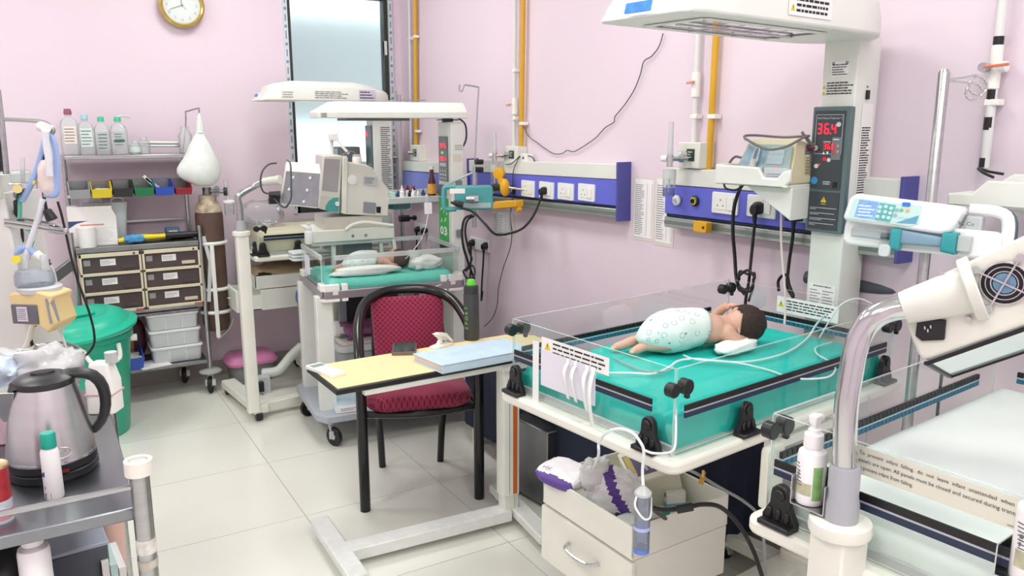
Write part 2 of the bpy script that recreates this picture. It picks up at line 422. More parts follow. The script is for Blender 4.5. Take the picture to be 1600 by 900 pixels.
def hinge(pane, c, d, n, s=1.0):
    """black flip hinge: c on the pane's bottom edge, d along the pane, n out of it"""
    T = frame(c, d, (0, 0, 1))      # X along pane, Y up, Z out
    if T.to_3x3().col[2].dot(Vector(n)) < 0:
        T = frame(c, [-k for k in d], (0, 0, 1))
    m = MB(T)
    pts = [(-.034*s, -.004), (.034*s, -.004), (.034*s, .010), (.020*s, .036), (.019*s, .055)]
    pts += [(.019*s*math.cos(R(a)), .055+.019*s*math.sin(R(a))) for a in range(30, 180, 30)]+[(-.019*s, .055), (-.020*s, .036), (-.034*s, .010)]
    m.prism(pts, 'z', .002, .017)
    m.box(-.033*s, .033*s, -.005, .005, .0, .034)
    for k in (-1, 0, 1): m.box(k*.018-.005, k*.018+.005, 0.008, .028, .017, .021)
    m.cyl((0, .055, .017), (0, .055, .021), .011, n=12)
    return build('hinge', m, BLACK, pane, bev=.002, seg=1)
def knob(pane, c, d):
    """black dumb-bell clip that joins two panes at a corner"""
    c, d = Vector(c), Vector(d).normalized(); m = MB()
    n = d.cross(Vector((0, 0, 1)))
    for s, r in ((-1, .016), (1, .018)): m.cyl(c+d*s*.021-n*.011, c+d*s*.021+n*.011, r, n=14)
    m.bar(c-d*.02, c+d*.02, .018, .016)
    m.bar(c+d*.028, c+d*.028+Vector((0,0,-.028)), .012, .01)
    return build('corner_clip', m, BLACK, pane, bev=.002, seg=1)
def caster(root, x, y, z, r=.035, name='caster', wheelmat=None, a=0, fork=None):
    fork = fork or GREYL
    c, s = math.cos(R(a)), math.sin(R(a))
    m = MB(); m.cyl((x, y, z), (x, y, z-.02), .014, n=10)
    m.bar((x, y, z-.018), (x+c*.02, y+s*.02, r), .03, .012); m.bar((x+c*.02-s*.018, y+s*.02+c*.018, r+.03), (x+c*.02-s*.018, y+s*.02+c*.018, r-.008), .008, .022); m.bar((x+c*.02+s*.018, y+s*.02-c*.018, r+.03), (x+c*.02+s*.018, y+s*.02-c*.018, r-.008), .008, .022)
    o = build(name, m, fork, root, bev=.0015, seg=1)
    T = Matrix.Translation((x+c*.02, y+s*.02, r)) @ rotz(a) @ Matrix.Rotation(math.pi/2, 4, 'X')
    m = MB(T); m.lathe([(r*.6, -.011), (r*.93, -.011), (r, -.006), (r, .006), (r*.93, .011), (r*.6, .011)], n=20)
    build('tyre', m, wheelmat or RUBBER, o, space=root)
    m = MB(T); m.lathe([(r*.18, -.012), (r*.62, -.009), (r*.62, .009), (r*.18, .012)], n=18)
    build('hub', m, GREYL, o, space=root)
    return o
def warmer(label, loc, rz, L, W, zt, colx=.94, coly=.19, colw=.11, cold=.125, ztop=1.8, group='open infant warmers'):
    r = thing('infant_warmer', label, 'infant warmer', loc, rz, group)
    m = MB(); m.rbox(-.03, L+.03, -.03, W+.03, zt-.034, zt-.005, .03); build('bed_tray', m, CREAM, r, bev=.008)
    m = MB(); m.box(.015, L-.015, .015, W-.015, zt-.01, zt+.012); build('bed_deck', m, GREYL, r, bev=.003)
    P = {}
    z0, z1 = zt, zt+.195
    P['foot'] = pane_part(r, 'side_panel', -.003, .003, 0, W, z0, z1)
    P['near'] = pane_part(r, 'side_panel', .004, L-.004, -.003, .003, z0, z1)
    P['far'] = pane_part(r, 'side_panel', .004, L-.004, W-.003, W+.003, z0, z1)
    P['head'] = pane_part(r, 'side_panel', L-.003, L+.003, 0, W, z0, z1)
    # column, hung drawer bracket, floor base
    m = MB(); m.rbox(colx, colx+cold, coly, coly+colw, .16, ztop, .008, 2); build('column', m, WHITE, r, bev=.002)
    m = MB(); m.bar((.25, W/2, .11), (colx+.1, W/2, .11), .1, .06)
    m.bar((colx+.02, -.05, .1), (colx+.02, W+.05, .1), .06, .05); m.bar((.3, -.02, .1), (.3, W+.02, .1), .06, .05)
    m.rbox(colx-.02, colx+cold+.02, coly-.02, coly+colw+.02, .1, .17, .02)
    build('floor_base', m, CREAM, r, bev=.006)
    for x in (.3, colx+.02):
        for y in (0, W): caster(r, x, y, .08, .03)
    return r, P
def head_hood(r, x0, x1, y0, y1, z0, z1, xr, mats=None):
    """heater head: rounded long housing with a mirror recess below"""
    m = MB(); yc = (y0+y1)/2; hw = (y1-y0)/2
    def sec(x, k, zt, sl):   # cross-section at x: half-width scale k, top height zt
        a = hw*k
        return [(x-sl, yc-a, z0), (x-sl, yc+a, z0), (x-sl*.6, yc+a*1.0, z0+(zt-z0)*.35), (x, yc+a*.93, z0+(zt-z0)*.75), (x, yc+a*.6, zt), (x, yc-a*.6, zt), (x, yc-a*.93, z0+(zt-z0)*.75), (x-sl*.6, yc-a, z0+(zt-z0)*.35)]
    rings = [sec(x0+.05, .82, z0+(z1-z0)*.3, .05), sec(x0+.07, .97, z0+(z1-z0)*.72, .05), sec(x0+.13, 1, z1*.9+z0*.1, .06), sec(x0+.2, 1, z1, .06), sec(x1-.22, 1, z1, 0), sec(x1-.08, .93, z1*.8+z0*.2, 0), sec(x1-.02, .7, z0*.35+z1*.65, 0), sec(x1+.02, .45, z0*.5+z1*.5, 0)]
    m.loft(rings)
    h = build('heater_head', m, WHITE, r, bev=.012, seg=3)
    return h
def recess(h, r, x0, x1, y0, y1, z):
    """mirror reflector, rods and guard wires under a heater head (top face sunk above z)"""
    m = MB(); d = .012
    m.add([(x0,y0,z-.004),(x1,y0,z-.004),(x1,y1,z-.004),(x0,y1,z-.004),(x0+.03,y0+.025,z-.001),(x1-.03,y0+.025,z-.001),(x1-.03,y1-.025,z-.001),(x0+.03,y1-.025,z-.001)],
          [(4,5,6,7)])
    o = build('reflector', m, mat('mirror_reflector', 'c8cfcc', .06, 1, var=0), r, smooth=0)
    m = MB()
    for a, b in (((x0+.02, y0+.015), (x1-.02, y0+.015)), ((x0+.02, y1-.015), (x1-.02, y1-.015)), ((x0+.02, y0+.015), (x0+.02, y1-.015)), ((x1-.02, y0+.015), (x1-.02, y1-.015))):
        m.bar((a[0], a[1], z-.003), (b[0], b[1], z-.003), .018, .004)
    build('reflector_frame', m, WHITE, r, bev=.002)
    m = MB(); yc = (y0+y1)/2
    m.cyl((x0+.03, yc, z-.006), (x1-.03, yc, z-.006), .003, n=8)
    for k in (.33, .66): m.bar((x0+(x1-x0)*k, y0+.02, z-.006), (x0+(x1-x0)*k, y1-.02, z-.006), .003, .002)
    m.bar((x0+.03, yc+.04, z-.006), (x1-.03, yc+.04, z-.006), .003, .003)
    build('heater_rod', m, CHROME, r)
def tri_sign(parent, T, s):
    m = MB(T); m.add([(-s/2, -s*.42, .0003), (s/2, -s*.42, .0003), (0, s*.45, .0003)], [(0,1,2)]); o = build('warning_sign', m, YELLOW, parent, smooth=0)
    m = MB(T); m.quad((-s*.05, -s*.12, .0006), (s*.05, -s*.12, .0006), (s*.06, s*.2, .0006), (-s*.06, s*.2, .0006)); m.quad((-s*.05, -s*.3, .0006), (s*.05, -s*.3, .0006), (s*.05, -s*.2, .0006), (-s*.05, -s*.2, .0006))
    build('exclamation_mark', m, DINK, parent, smooth=0)
def seven_seg(parent, T, digits, h, material, name='digits'):
    """LED digits built from their seven bars"""
    segs = {'0':'abcdef','1':'bc','2':'abged','3':'abgcd','4':'fgbc','5':'afgcd','6':'afgedc','7':'abc','8':'abcdefg','9':'abfgcd'}
    m = MB(T); x = 0; wd = h*.5; t = h*.13
    for ch in digits:
        if ch == '.':
            m.box(x-h*.12, x-h*.12+t, 0, t, 0, .0008); continue
        g = {'a': (t*.6, wd-t*.6, h-t, h), 'g': (t*.6, wd-t*.6, h/2-t/2, h/2+t/2), 'd': (t*.6, wd-t*.6, 0, t), 'f': (0, t, h/2+t*.3, h-t*.6), 'b': (wd-t, wd, h/2+t*.3, h-t*.6), 'e': (0, t, t*.6, h/2-t*.3), 'c': (wd-t, wd, t*.6, h/2-t*.3)}
        for s in segs[ch]:
            a, b, c, d = g[s]; m.box(x+a, x+b, c, d, 0, .0008)
        x += h*.72
    return build(name, m, material, parent, smooth=0)

# ---- the warmer in the middle of the picture, with its baby
A0 = Vector((-1.062, -.526, 0)); ARZ = 6.6
WA, PA = warmer('open infant warmer with a red 36.4 display, holding the baby in the printed diaper', A0, ARZ, .91, .565, .85)
AM = Matrix.Translation(A0) @ rotz(ARZ)
def AL(x, y, z): return AM @ Vector((x, y, z))
def ALi(p): return AM.inverted() @ p
# rails and hinges are sub-parts of their pane: shapes given in the pane's own frame
def shift(pane, p): return Vector(p)-pane.location
def dress(P, L, W, zt, near_solid=True, foot_hinges=(.06, .54), near_hinges=(.24, .86), knobs=True):
    f, n, fa, h = P['foot'], P['near'], P['far'], P['head']
    rail_solid(f, shift(f, (0, .06, zt+.098)), shift(f, (0, W-.012, zt+.098)), (-1, 0, 0))
    rail_solid(n, shift(n, (.03, 0, zt+.094)), shift(n, (L-.04, 0, zt+.094)), (0, -1, 0))
    rail_dashed(fa, shift(fa, (.03, W, zt+.098)), shift(fa, (L-.09, W, zt+.098)))
    rail_dashed(h, shift(h, (L, W-.05, zt+.098)), shift(h, (L, .06, zt+.098)))
    for y in foot_hinges: hinge(f, shift(f, (0, y, zt)), (0, 1, 0), (-1, 0, 0))
    for x in near_hinges: hinge(n, shift(n, (x, 0, zt)), (1, 0, 0), (0, -1, 0))
    if knobs:
        knob(n, shift(n, (.012, 0, zt+.15)), (1, 0, 0)); knob(n, shift(n, (L-.012, 0, zt+.15)), (1, 0, 0))
        knob(fa, shift(fa, (.014, W, zt+.165)), (1, 0, 0)); knob(fa, shift(fa, (L-.012, W, zt+.165)), (1, 0, 0))
dress(PA, .91, .565, .85)
hA = head_hood(WA, .10, .98, .10, .385, 1.785, 1.935, .98)
recess(hA, WA, .2, .72, .135, .345, 1.785)
m = MB(); m.rbox(.93, 1.04, .2, .28, 1.79, 1.80, .02); build('head_swivel', m, DGREY, WA)
# blue maker's patch on the nose of the head (lettering too worn to read), notice on its side
m = MB(frame((.098, .235, 1.806), (0, -1, 0), (.25, 0, 1))); m.rbox(-.04, .04, -.012, .012, 0, .0025, .003)
build('blue_patch', m, mat('blue_patch', '3f8fdc', .5, var=.2, scale=90), WA)
T = frame((.46, .0985, 1.805), (1, 0, 0), (0, 0, 1))
m = MB(T); m.box(0, .18, 0, .085, 0, .001); nb = build('notice', m, PAPER, WA, smooth=0)
m = MB(T @ Matrix.Translation((.03, .006, .0014))); m.lines(.14, .075, 6, 3); build('small_print', m, DINK, WA, smooth=0)
for k in range(3): tri_sign(WA, T @ Matrix.Translation((.016, .018+.025*k, .001)), .02)
# ---- front of the column: stickers, control panel
CXA = .94
TF = frame((CXA-.0006, .30, 0), (0, -1, 0), (0, 0, 1))   # X to the right seen from the bed, Y up
m = MB(TF @ Matrix.Translation((.03, 1.685, 0))); m.box(0, .055, 0, .045, 0, .0006); build('sticker', m, PAPER, WA, smooth=0)
m = MB(TF @ Matrix.Translation((.033, 1.689, .0012))); m.lines(.048, .034, 5, 8, fill=.4); build('small_print', m, DINK, WA, smooth=0)
for x in (.036, .078):
    m = MB(TF @ Matrix.Translation((x, 1.724, .0012))); m.disc((0, 0, 0), .0042, 14, r0=.002); build('round_mark', m, mat('navy_ink', '2c3b77', .7, var=0), WA, smooth=0)
m = MB(TF @ Matrix.Translation((.02, 1.635, .0008))); m.lines(.082, .038, 5, 5, fill=.42, ragged=.5); build('small_print', m, DINK, WA, smooth=0)
for z in (1.658, 1.641): tri_sign(WA, TF @ Matrix.Translation((.011, z, .0002)), .012)
# control panel box
m = MB(); m.rbox(CXA-.02, CXA+.002, .186, .306, 1.235, 1.602, .004, 2, axis='x'); cp = build('control_panel', m, mat('teal_grey_bezel', '5d7273', .4), WA, bev=.002)
TC = frame((CXA-.0212, .306, 1.235), (0, -1, 0), (0, 0, 1))
def cpx(name, m, mt): return build(name, m, mt, WA, smooth=0)
m = MB(TC); m.box(.009, .105, .128, .355, 0, .0015); cpx('upper_plate', m, DGREY)
m = MB(TC); m.box(.009, .105, .010, .120, 0, .0015); cpx('lower_plate', m, DGREY)
FG = mat('pale_panel_print', 'c9d0d2', .6, var=0)
m = MB(TC @ Matrix.Translation((0, 0, .002)))
for a, b, c, d in ((.014, .10, .343, .3442), (.014, .10, .231, .2322), (.014, .0152, .231, .343), (.0985, .1, .231, .343)): m.quad((a, c, 0), (b, c, 0), (b, d, 0), (a, d, 0))
cpx('panel_outline', m, FG)
text("Infant's Measured Temperature °C", .0085, TC @ Matrix.Translation((.018, .334, .002)), FG, WA, 'panel_lettering', width=.078)
seven_seg(WA, TC @ Matrix.Translation((.0195, .288, .0018)), '36.4', .031, GLUE, 'temperature_digits')
seven_seg(WA, TC @ Matrix.Translation((.043, .244, .0018)), '366', .018, GLUE, 'set_digits')
m = MB(TC @ Matrix.Translation((0, 0, .0018))); m.rbox(.07, .099, .215, .28, 0, .0008, .003); cpx('manual_block', m, mat('panel_block_grey', '70787b', .5))
m = MB(TC @ Matrix.Translation((0, 0, .003)))
for x, z, s in ((.09, .256, 1), (.09, .238, -1)): m.add([(x-.0045, z-.004*s, 0), (x+.0045, z-.004*s, 0), (x, z+.005*s, 0)], [(0,1,2)])
cpx('arrow_keys', m, mat('salmon_key', 'e88f86', .5, var=0))
m = MB(TC @ Matrix.Translation((0, 0, .003)))
for x, z, s in ((.046, .234, 1), (.058, .234, -1)): m.add([(x-.004, z-.004*s, 0), (x+.004, z-.004*s, 0), (x, z+.005*s, 0)], [(0,1,2)])
m.quad((.043, .2655, 0), (.066, .2655, 0), (.066, .2672, 0), (.043, .2672, 0)); m.quad((.073, .272, 0), (.092, .272, 0), (.092, .2745, 0), (.073, .2745, 0))
cpx('white_keys', m, PAPER)
m = MB(TC @ Matrix.Translation((0, 0, .003))); m.box(.0755, .0785, .228, .262, 0, .0008); m.rbox(.045, .056, .211, .222, 0, .001, .004); cpx('red_lamps', m, mat('dim_red_lamp', '5a0a14', .4, var=0, emit='ff2038', estr=.7))
for x, z, rr, mt in ((.087, .316, .007, FG), (.064, .214, .006, FG), (.025, .195, .0065, FG), (.0225, .152, .011, mat('blue_button', '3b93d0', .4, var=0))):
    m = MB(TC @ Matrix.Translation((x, z, .001))); m.cyl((0, 0, 0), (0, 0, .003), rr, n=18); cpx('button', m, mt)
m = MB(TC @ Matrix.Translation((.034, .2, .001))); m.cyl((0, 0, 0), (0, 0, .0015), .0025, n=10); cpx('alarm_lamp', m, GLUE)
m = MB(TC @ Matrix.Translation((.0225, .248, .001))); m.cyl((0, 0, 0), (0, 0, .008), .008, n=16); cpx('probe_socket', m, CHROME)
m = MB(TC); m.box(.083, .095, .134, .152, .001, .004); cpx('power_switch', m, BLACK)
m = MB(TC @ Matrix.Translation((.05, .141, .002))); m.lines(.024, .012, 2, 4); cpx('small_print', m, FG)
tri_sign(WA, TC @ Matrix.Translation((.057, .098, .002)), .019)
m = MB(TC @ Matrix.Translation((.05, .083, .002))); m.lines(.014, .004, 1, 4, ragged=0); cpx('small_print', m, YELLOW)
m = MB(TC @ Matrix.Translation((.014, .02, .002)))
for k in range(4): m.quad((.0, .052-.0155*k, 0), (.086-.006*(k % 2), .052-.0155*k, 0), (.086-.006*(k % 2), .0535-.0155*k, 0), (0, .0535-.0155*k, 0)); m.quad((.0, .0475-.0155*k, 0), (.02+.01*(k % 3), .0475-.0155*k, 0), (.02+.01*(k % 3), .049-.0155*k, 0), (0, .049-.0155*k, 0))
cpx('small_print', m, FG)
# side of the column: switch and long notice
TS = frame((CXA+.006, .1894, 0), (1, 0, 0), (0, 0, 1))
m = MB(TS); m.box(.048, .062, 1.622, 1.648, 0, .006); m.box(.052, .058, 1.655, 1.66, 0, .0008); build('side_switch', m, BLACK, WA, bev=.001, seg=1)
m = MB(TS @ Matrix.Translation((.035, 1.3, .0006))); m.box(0, .06, -.04, .31, 0, .0006); build('notice', m, PAPER, WA, smooth=0)
m = MB(TS @ Matrix.Translation((.041, 1.27, .0015))); m.lines(.05, .275, 38, 11, fill=.5, word=.3); build('small_print', m, DINK, WA, smooth=0)
# table of figures low on the front
m = MB(TF @ Matrix.Translation((.012, 1.0, .0006))); m.box(0, .088, 0, .075, 0, .0005); build('sticker', m, PAPER, WA, smooth=0)
m = MB(TF @ Matrix.Translation((.016, 1.004, .0014))); m.lines(.036, .055, 6, 2, fill=.3); m.lines(.036, .055, 6, 3, fill=.3, x=.042); m.lines(.06, .008, 1, 3, y=.06, x=.01); build('small_print', m, INK, WA, smooth=0)
# monitor tray on the left of the column, grey push bar behind, x-ray tray and side bracket under the bed
m = MB(); m.prism([(.29, 1.387), (.31, 1.367), (.53, 1.367), (.56, 1.375), (.56, 1.428), (.40, 1.425), (.38, 1.395), (.335, 1.395), (.315, 1.415), (.29, 1.424)], 'x', .80, .815)
m.box(.80, 1.03, .30, .56, 1.367, 1.377); m.box(1.018, 1.03, .29, .56, 1.367, 1.435); m.box(.80, 1.03, .55, .56, 1.37, 1.43)
build('monitor_tray', m, WHITE, WA, bev=.005)
m = MB(); m.add([(.83, .3, 1.37), (.83, .47, 1.37), (.83, .3, 1.27), (1.0, .3, 1.37), (1.0, .47, 1.37), (1.0, .3, 1.27)], [(0,1,2), (5,4,3), (0,3,4,1), (1,4,5,2), (0,2,5,3)])
build('tray_bracket', m, WHITE, WA, bev=.004)
m = MB(); m.cyl((1.10, .40, 1.055), (1.10, -.12, 1.06), .021, n=16); build('push_bar', m, mat('slate_bar', '555b63', .4), WA)
m = MB(); m.box(.36, .62, -.012, .02, .77, .795); build('film_tray', m, OFFW, WA, bev=.003)
m = MB(); m.rbox(.30, .37, -.035, -.015, .64, .80, .015, axis='y'); build('side_bracket', m, CREAM, WA, bev=.003)
# notice on the head-end pane
T = frame((.906, .375, .972), (0, -1, 0), (0, 0, 1))
m = MB(T); m.box(0, .21, 0, .05, 0, .0008); build('pane_notice', m, PAPER, WA, smooth=0)
m = MB(T @ Matrix.Translation((.03, .008, .0014))); m.lines(.165, .036, 4, 21, fill=.4, ragged=.2); build('small_print', m, DINK, WA, smooth=0)
tri_sign(WA, T @ Matrix.Translation((.015, .027, .0008)), .022)
# notice on the foot pane, paper tag and adhesive tapes stuck over it
T = frame((-.0038, .44, .945), (0, -1, 0), (0, 0, 1))
m = MB(T); m.box(.0, .245, .035, .078, 0, .0008); build('pane_notice', m, PAPER, WA, smooth=0)
m = MB(T @ Matrix.Translation((.045, .04, .0014))); m.lines(.19, .034, 3, 25, fill=.38, ragged=.2); build('small_print', m, DINK, WA, smooth=0)
tri_sign(WA, T @ Matrix.Translation((.024, .058, .0008)), .024)
# ================================================================== on and around the middle warmer
def sheet_mattress(name, label, M, x0, x1, y0, y1, z0, z1, seed, material, nx=44, ny=32, sag=.006, drop=None, rad=.03):
    """rounded pad under a wrinkled sheet; M places it, drop lowers the hem at chosen corners"""
    m = MB(M); rings = []
    def P(u, v):   # u,v in 0..1
        x, y = x0+(x1-x0)*u, y0+(y1-y0)*v
        e = min(u*(x1-x0), (1-u)*(x1-x0), v*(y1-y0), (1-v)*(y1-y0))
        z = z1
        if e < rad: z -= rad-math.sqrt(max(0, rad**2-(rad-e)**2))
        n = noise.noise(Vector((x*7+seed, y*7, 0)))*.5+noise.noise(Vector((x*19, y*9+seed, 3)))*.35+noise.noise(Vector((x*5+y*22, y*6, seed)))*.3
        return (x, y, z+n*sag)
    vs = []; fs = []
    for j in range(ny+1):
        for i in range(nx+1): vs.append(P(i/nx, j/ny))
    for j in range(ny):
        for i in range(nx): a = j*(nx+1)+i; fs.append((a, a+1, a+nx+2, a+nx+1))
    # skirts hanging down to z0
    edge = [j for j in range(nx+1)]+[(k+1)*(nx+1)-1 for k in range(1, ny+1)]+[ny*(nx+1)+k for k in range(nx-1, -1, -1)]+[k*(nx+1) for k in range(ny-1, 0, -1)]
    rows = [edge]; rows_n = 5
    for r in range(1, rows_n+1):
        row = []
        for q, e in enumerate(edge):
            x, y, z = vs[e]; t = r/rows_n
            low = z0+(drop(x, y) if drop else 0)
            n = noise.noise(Vector((x*16+seed, y*16, t*2.5)))
            cx, cy_ = x-(x0+x1)/2, y-(y0+y1)/2
            ln = math.hypot(cx, cy_)
            off = n*.006*t
            row.append(len(vs)); vs.append((x+cx/ln*off, y+cy_/ln*off, z*(1-t)+low*t+n*.004*t))
        rows.append(row)
    for a, b in zip(rows, rows[1:]):
        for k in range(len(edge)): k2 = (k+1) % len(edge); fs.append((a[k], b[k], b[k2], a[k2]))
    fs.append(tuple(rows[-1]))
    m.add(vs, fs)
    return build(name, m, material, smooth=60, label=label, cat='mattress', group='mattresses under sheets')
sheet_mattress('mattress', 'mattress under a bright teal sheet in the middle warmer', AM, .02, .895, .012, .553, .853, .924, 3, TEAL, sag=.010, nx=60, ny=42)

def fused(name, m, material, parent, voxel=.0035, it=6, space=None, mats=None):
    """one continuous skin around overlapping limbs: voxel remesh, then smoothed"""
    me = bpy.data.meshes.new('tmp'); me.from_pydata([tuple(p) for p in m.v], [], m.f)
    bm = bmesh.new(); bm.from_mesh(me); bmesh.ops.recalc_face_normals(bm, faces=bm.faces); bm.to_mesh(me); bm.free()
    o = bpy.data.objects.new('tmp', me); COL.objects.link(o)
    md = o.modifiers.new('a', 'REMESH'); md.mode = 'VOXEL'; md.voxel_size = voxel
    md = o.modifiers.new('b', 'SMOOTH'); md.iterations = it; md.factor = .5
    bpy.context.view_layer.update()
    e = o.evaluated_get(bpy.context.evaluated_depsgraph_get()); m2 = bpy.data.meshes.new_from_object(e)
    r = MB(); r.add([tuple(v.co) for v in m2.vertices], [tuple(p.vertices) for p in m2.polygons])
    bpy.data.objects.remove(o); bpy.data.meshes.remove(me); bpy.data.meshes.remove(m2)
    return build(name, r, material, parent, space=space, smooth=180)
def infant_body(parent):
    """newborn lying on its front, head to +x, knees drawn up; z = 0 is the mattress"""
    m = MB()
    m.ball((0, 0, .056), (.060, .050, .046)); m.ball((.05, 0, .055), (.06, .048, .045)); m.ball((.105, -.004, .054), (.055, .054, .045))
    m.ball((.142, .038, .052), (.026, .022, .026)); m.ball((.142, -.046, .046), (.026, .022, .026))
    m.tube([(.13, -.004, .055), (.175, -.008, .056)], [.036, .030], 14, smooth=0)
    # head turned to the far side: skull, cheek, brow, nose, chin, ears
    m.ball((.222, -.012, .058), (.060, .050, .052)); m.ball((.205, .012, .052), (.038, .036, .036)); m.ball((.192, .022, .043), (.020, .018, .018))
    m.ball((.213, .047, .050), (.008, .008, .007)); m.ball((.232, .034, .060), (.018, .012, .014)); m.ball((.197, .042, .046), (.010, .006, .005)); m.ball((.193, .041, .042), (.009, .006, .005))
    m.ball((.196, -.010, .100), (.016, .006, .012)); m.ball((.204, -.010, .103), (.008, .006, .008))
    for ex in (.205, .228): m.ball((ex, .043, .056 if ex < .22 else .058), (.006, .005, .006), n=8)
    # far arm bent up beside the face, with hand on the temple; near arm folded under
    m.tube([(.142, .042, .050), (.150, .082, .040), (.180, .090, .050), (.196, .070, .082), (.205, .045, .103)], [.021, .018, .016, .014, .012], 12, smooth=4)
    hand((.206, .044, .104), (.40, -.25, .02), (0, .4, 1), m)
    m.tube([(.142, -.048, .046), (.162, -.060, .030), (.188, -.052, .022), (.204, -.038, .018)], [.021, .018, .015, .012], 12, smooth=4)
    hand((.206, -.036, .018), (.4, .2, .0), (0, 0, 1), m)
    # legs: thighs drawn up under the hips, shins back, feet together
    for s, k in ((1, 0), (-1, 1)):
        m.tube([(-.02, s*.034, .05), (.0, s*.036, .04), (-.055, s*.034, .03), (-.128+.03*k, s*.024+.008, .026)], [.028, .025, .021, .015], 14, smooth=4)
        f = Vector((-.130+.03*k, s*.022+.01, .026))
        m.tube([f+Vector((.004, 0, 0)), f+Vector((-.016, 0, -.006)), f+Vector((-.034, .004*s, -.010)), f+Vector((-.044, .005*s, -.012))], [.014, .014, .012, .009], 10, smooth=2)
        for q in range(5): m.ball(f+Vector((-.05+.002*abs(q-1), .005*s+(q-2)*.0048, -.013)), (.006 if q != 0 else .007, .0033, .004), n=6)
    return fused('body', m, SKIN, parent, .0028, 5)
def hand(c, d, up, m, s=1.0):
    """small curled hand: palm, four unequal fingers and a thumb from the palm's side"""
    c, d, up = Vector(c), Vector(d).normalized(), Vector(up)
    x = d.cross(up).normalized(); n = x.cross(d)
    m.ball(c+d*.012*s, (.013*s, .011*s, .007*s), n=10)
    for q, l in ((-1.5, .016), (-.5, .019), (.5, .018), (1.5, .014)):
        b = c+d*.02*s+x*q*.0055*s
        m.tube([b, b+d*l*.55*s-n*.001, b+d*l*s-n*.006*s], [.0036*s, .0034*s, .0028*s], 8, smooth=2)
    b = c+d*.006*s-x*.010*s
    m.tube([b, b+d*.008*s-x*.007*s, b+d*.017*s-x*.008*s], [.0042*s, .004*s, .003*s], 8, smooth=2)
def infant_hair(parent, material=HAIR):
    """hair cap over the back and crown of the skull, clear of the face (+y) and the nape"""
    m = MB(); c = Vector((.224, -.014, .060)); r = (.0630, .0525, .0545); n, k = 22, 30
    vs = {}; V = []; F = []
    for i in range(n+1):
        for j in range(k):
            a, b = math.pi*i/n-math.pi/2, 2*math.pi*j/k
            d = Vector((math.cos(a)*math.cos(b), math.cos(a)*math.sin(b), math.sin(a)))
            w_ = 1+.025*noise.noise(d*5)+.018*noise.noise(d*17)
            V.append((c.x+r[0]*d.x*w_, c.y+r[1]*d.y*w_, c.z+r[2]*d.z*w_)); vs[i, j] = d
    for i in range(n):
        for j in range(k):
            d = vs[i, j]+vs[i, (j+1) % k]+vs[i+1, j]; d.normalize()
            if d.y > .52+.12*d.x or d.x < -.74+.3*max(0, d.z): continue
            F.append((i*k+j, i*k+(j+1) % k, (i+1)*k+(j+1) % k, (i+1)*k+j))
    m.add(V, F)
    return build('hair', m, material, parent, smooth=180, solid=.003)
def diaper_mat():
    m = mat('printed_diaper', 'dfece6', .85, var=.02, bump=.2, bscale=50)
    nt = m.node_tree; N = nt.nodes; L = nt.links
    tc = N.new('ShaderNodeTexCoord'); v = N.new('ShaderNodeTexVoronoi'); v.inputs['Scale'].default_value = 36; v.inputs['Randomness'].default_value = .75
    L.new(tc.outputs['Object'], v.inputs['Vector'])
    a = N.new('ShaderNodeMath'); a.operation = 'SUBTRACT'; a.inputs[1].default_value = .27
    b = N.new('ShaderNodeMath'); b.operation = 'ABSOLUTE'; c = N.new('ShaderNodeMath'); c.operation = 'LESS_THAN'; c.inputs[1].default_value = .026
    n = N.new('ShaderNodeTexNoise'); n.inputs['Scale'].default_value = 60; d = N.new('ShaderNodeMath'); d.operation = 'GREATER_THAN'; d.inputs[1].default_value = .40
    e = N.new('ShaderNodeMath'); e.operation = 'MULTIPLY'
    L.new(tc.outputs['Object'], n.inputs['Vector']); L.new(n.outputs[0], d.inputs[0])
    L.new(v.outputs['Distance'], a.inputs[0]); L.new(a.outputs[0], b.inputs[0]); L.new(b.outputs[0], c.inputs[0]); L.new(c.outputs[0], e.inputs[0]); L.new(d.outputs[0], e.inputs[1])
    mx = N.new('ShaderNodeMix'); mx.data_type = 'RGBA'
    bs = N['Principled BSDF']; old = bs.inputs['Base Color'].links[0].from_socket
    L.new(e.outputs[0], mx.inputs[0]); L.new(old, mx.inputs[6]); mx.inputs[7].default_value = lin('8aa6b4'); L.new(mx.outputs[2], bs.inputs['Base Color'])
    return m
DIAPER = diaper_mat()
def diaper(parent, material=None):
    m = MB(); rings = []; n = 36
    for k in range(19):
        t = k/18; x = -.108+.186*t
        g = min(1, (math.sin(math.pi*min(.5, .02+t*.9)))**.5) if t < .55 else 1
        ry = (.071*g) if t < .5 else .071-.014*((t-.5)/.5)**1.6
        rz = (.060*g) if t < .5 else .060-.008*((t-.5)/.5)**1.6
        ring = []
        for j in range(n):
            a = 2*math.pi*j/n
            w_ = 1+.05*noise.noise(Vector((x*26, math.cos(a)*2, math.sin(a)*2)))+.035*noise.noise(Vector((x*60, math.cos(a)*5, math.sin(a)*5)))
            z = .058+rz*math.sin(a)*w_
            ring.append((x+.014*math.sin(a), ry*math.cos(a)*w_, max(.001, z)))
        rings.append(ring)
    m.loft(rings, cap=False); m.f.append(tuple(range(n))[::-1]); m.m.append(0)
    return build('diaper', m, material or DIAPER, parent, smooth=180, solid=.003)
bp = AL(.428, .375, .927)
BA = thing('baby', 'bare-backed baby lying face down in a printed diaper on the teal sheet', 'baby', bp, ARZ-17)
infant_body(BA); infant_hair(BA); diaper(BA)
m = MB(); m.tube([(.186, -.03, .082), (.180, -.045, .06), (.182, -.05, .035), (.20, -.056, .03), (.24, -.05, .07)], .0016, 6)
build('nasal_tube', m, TUBEC, BA)
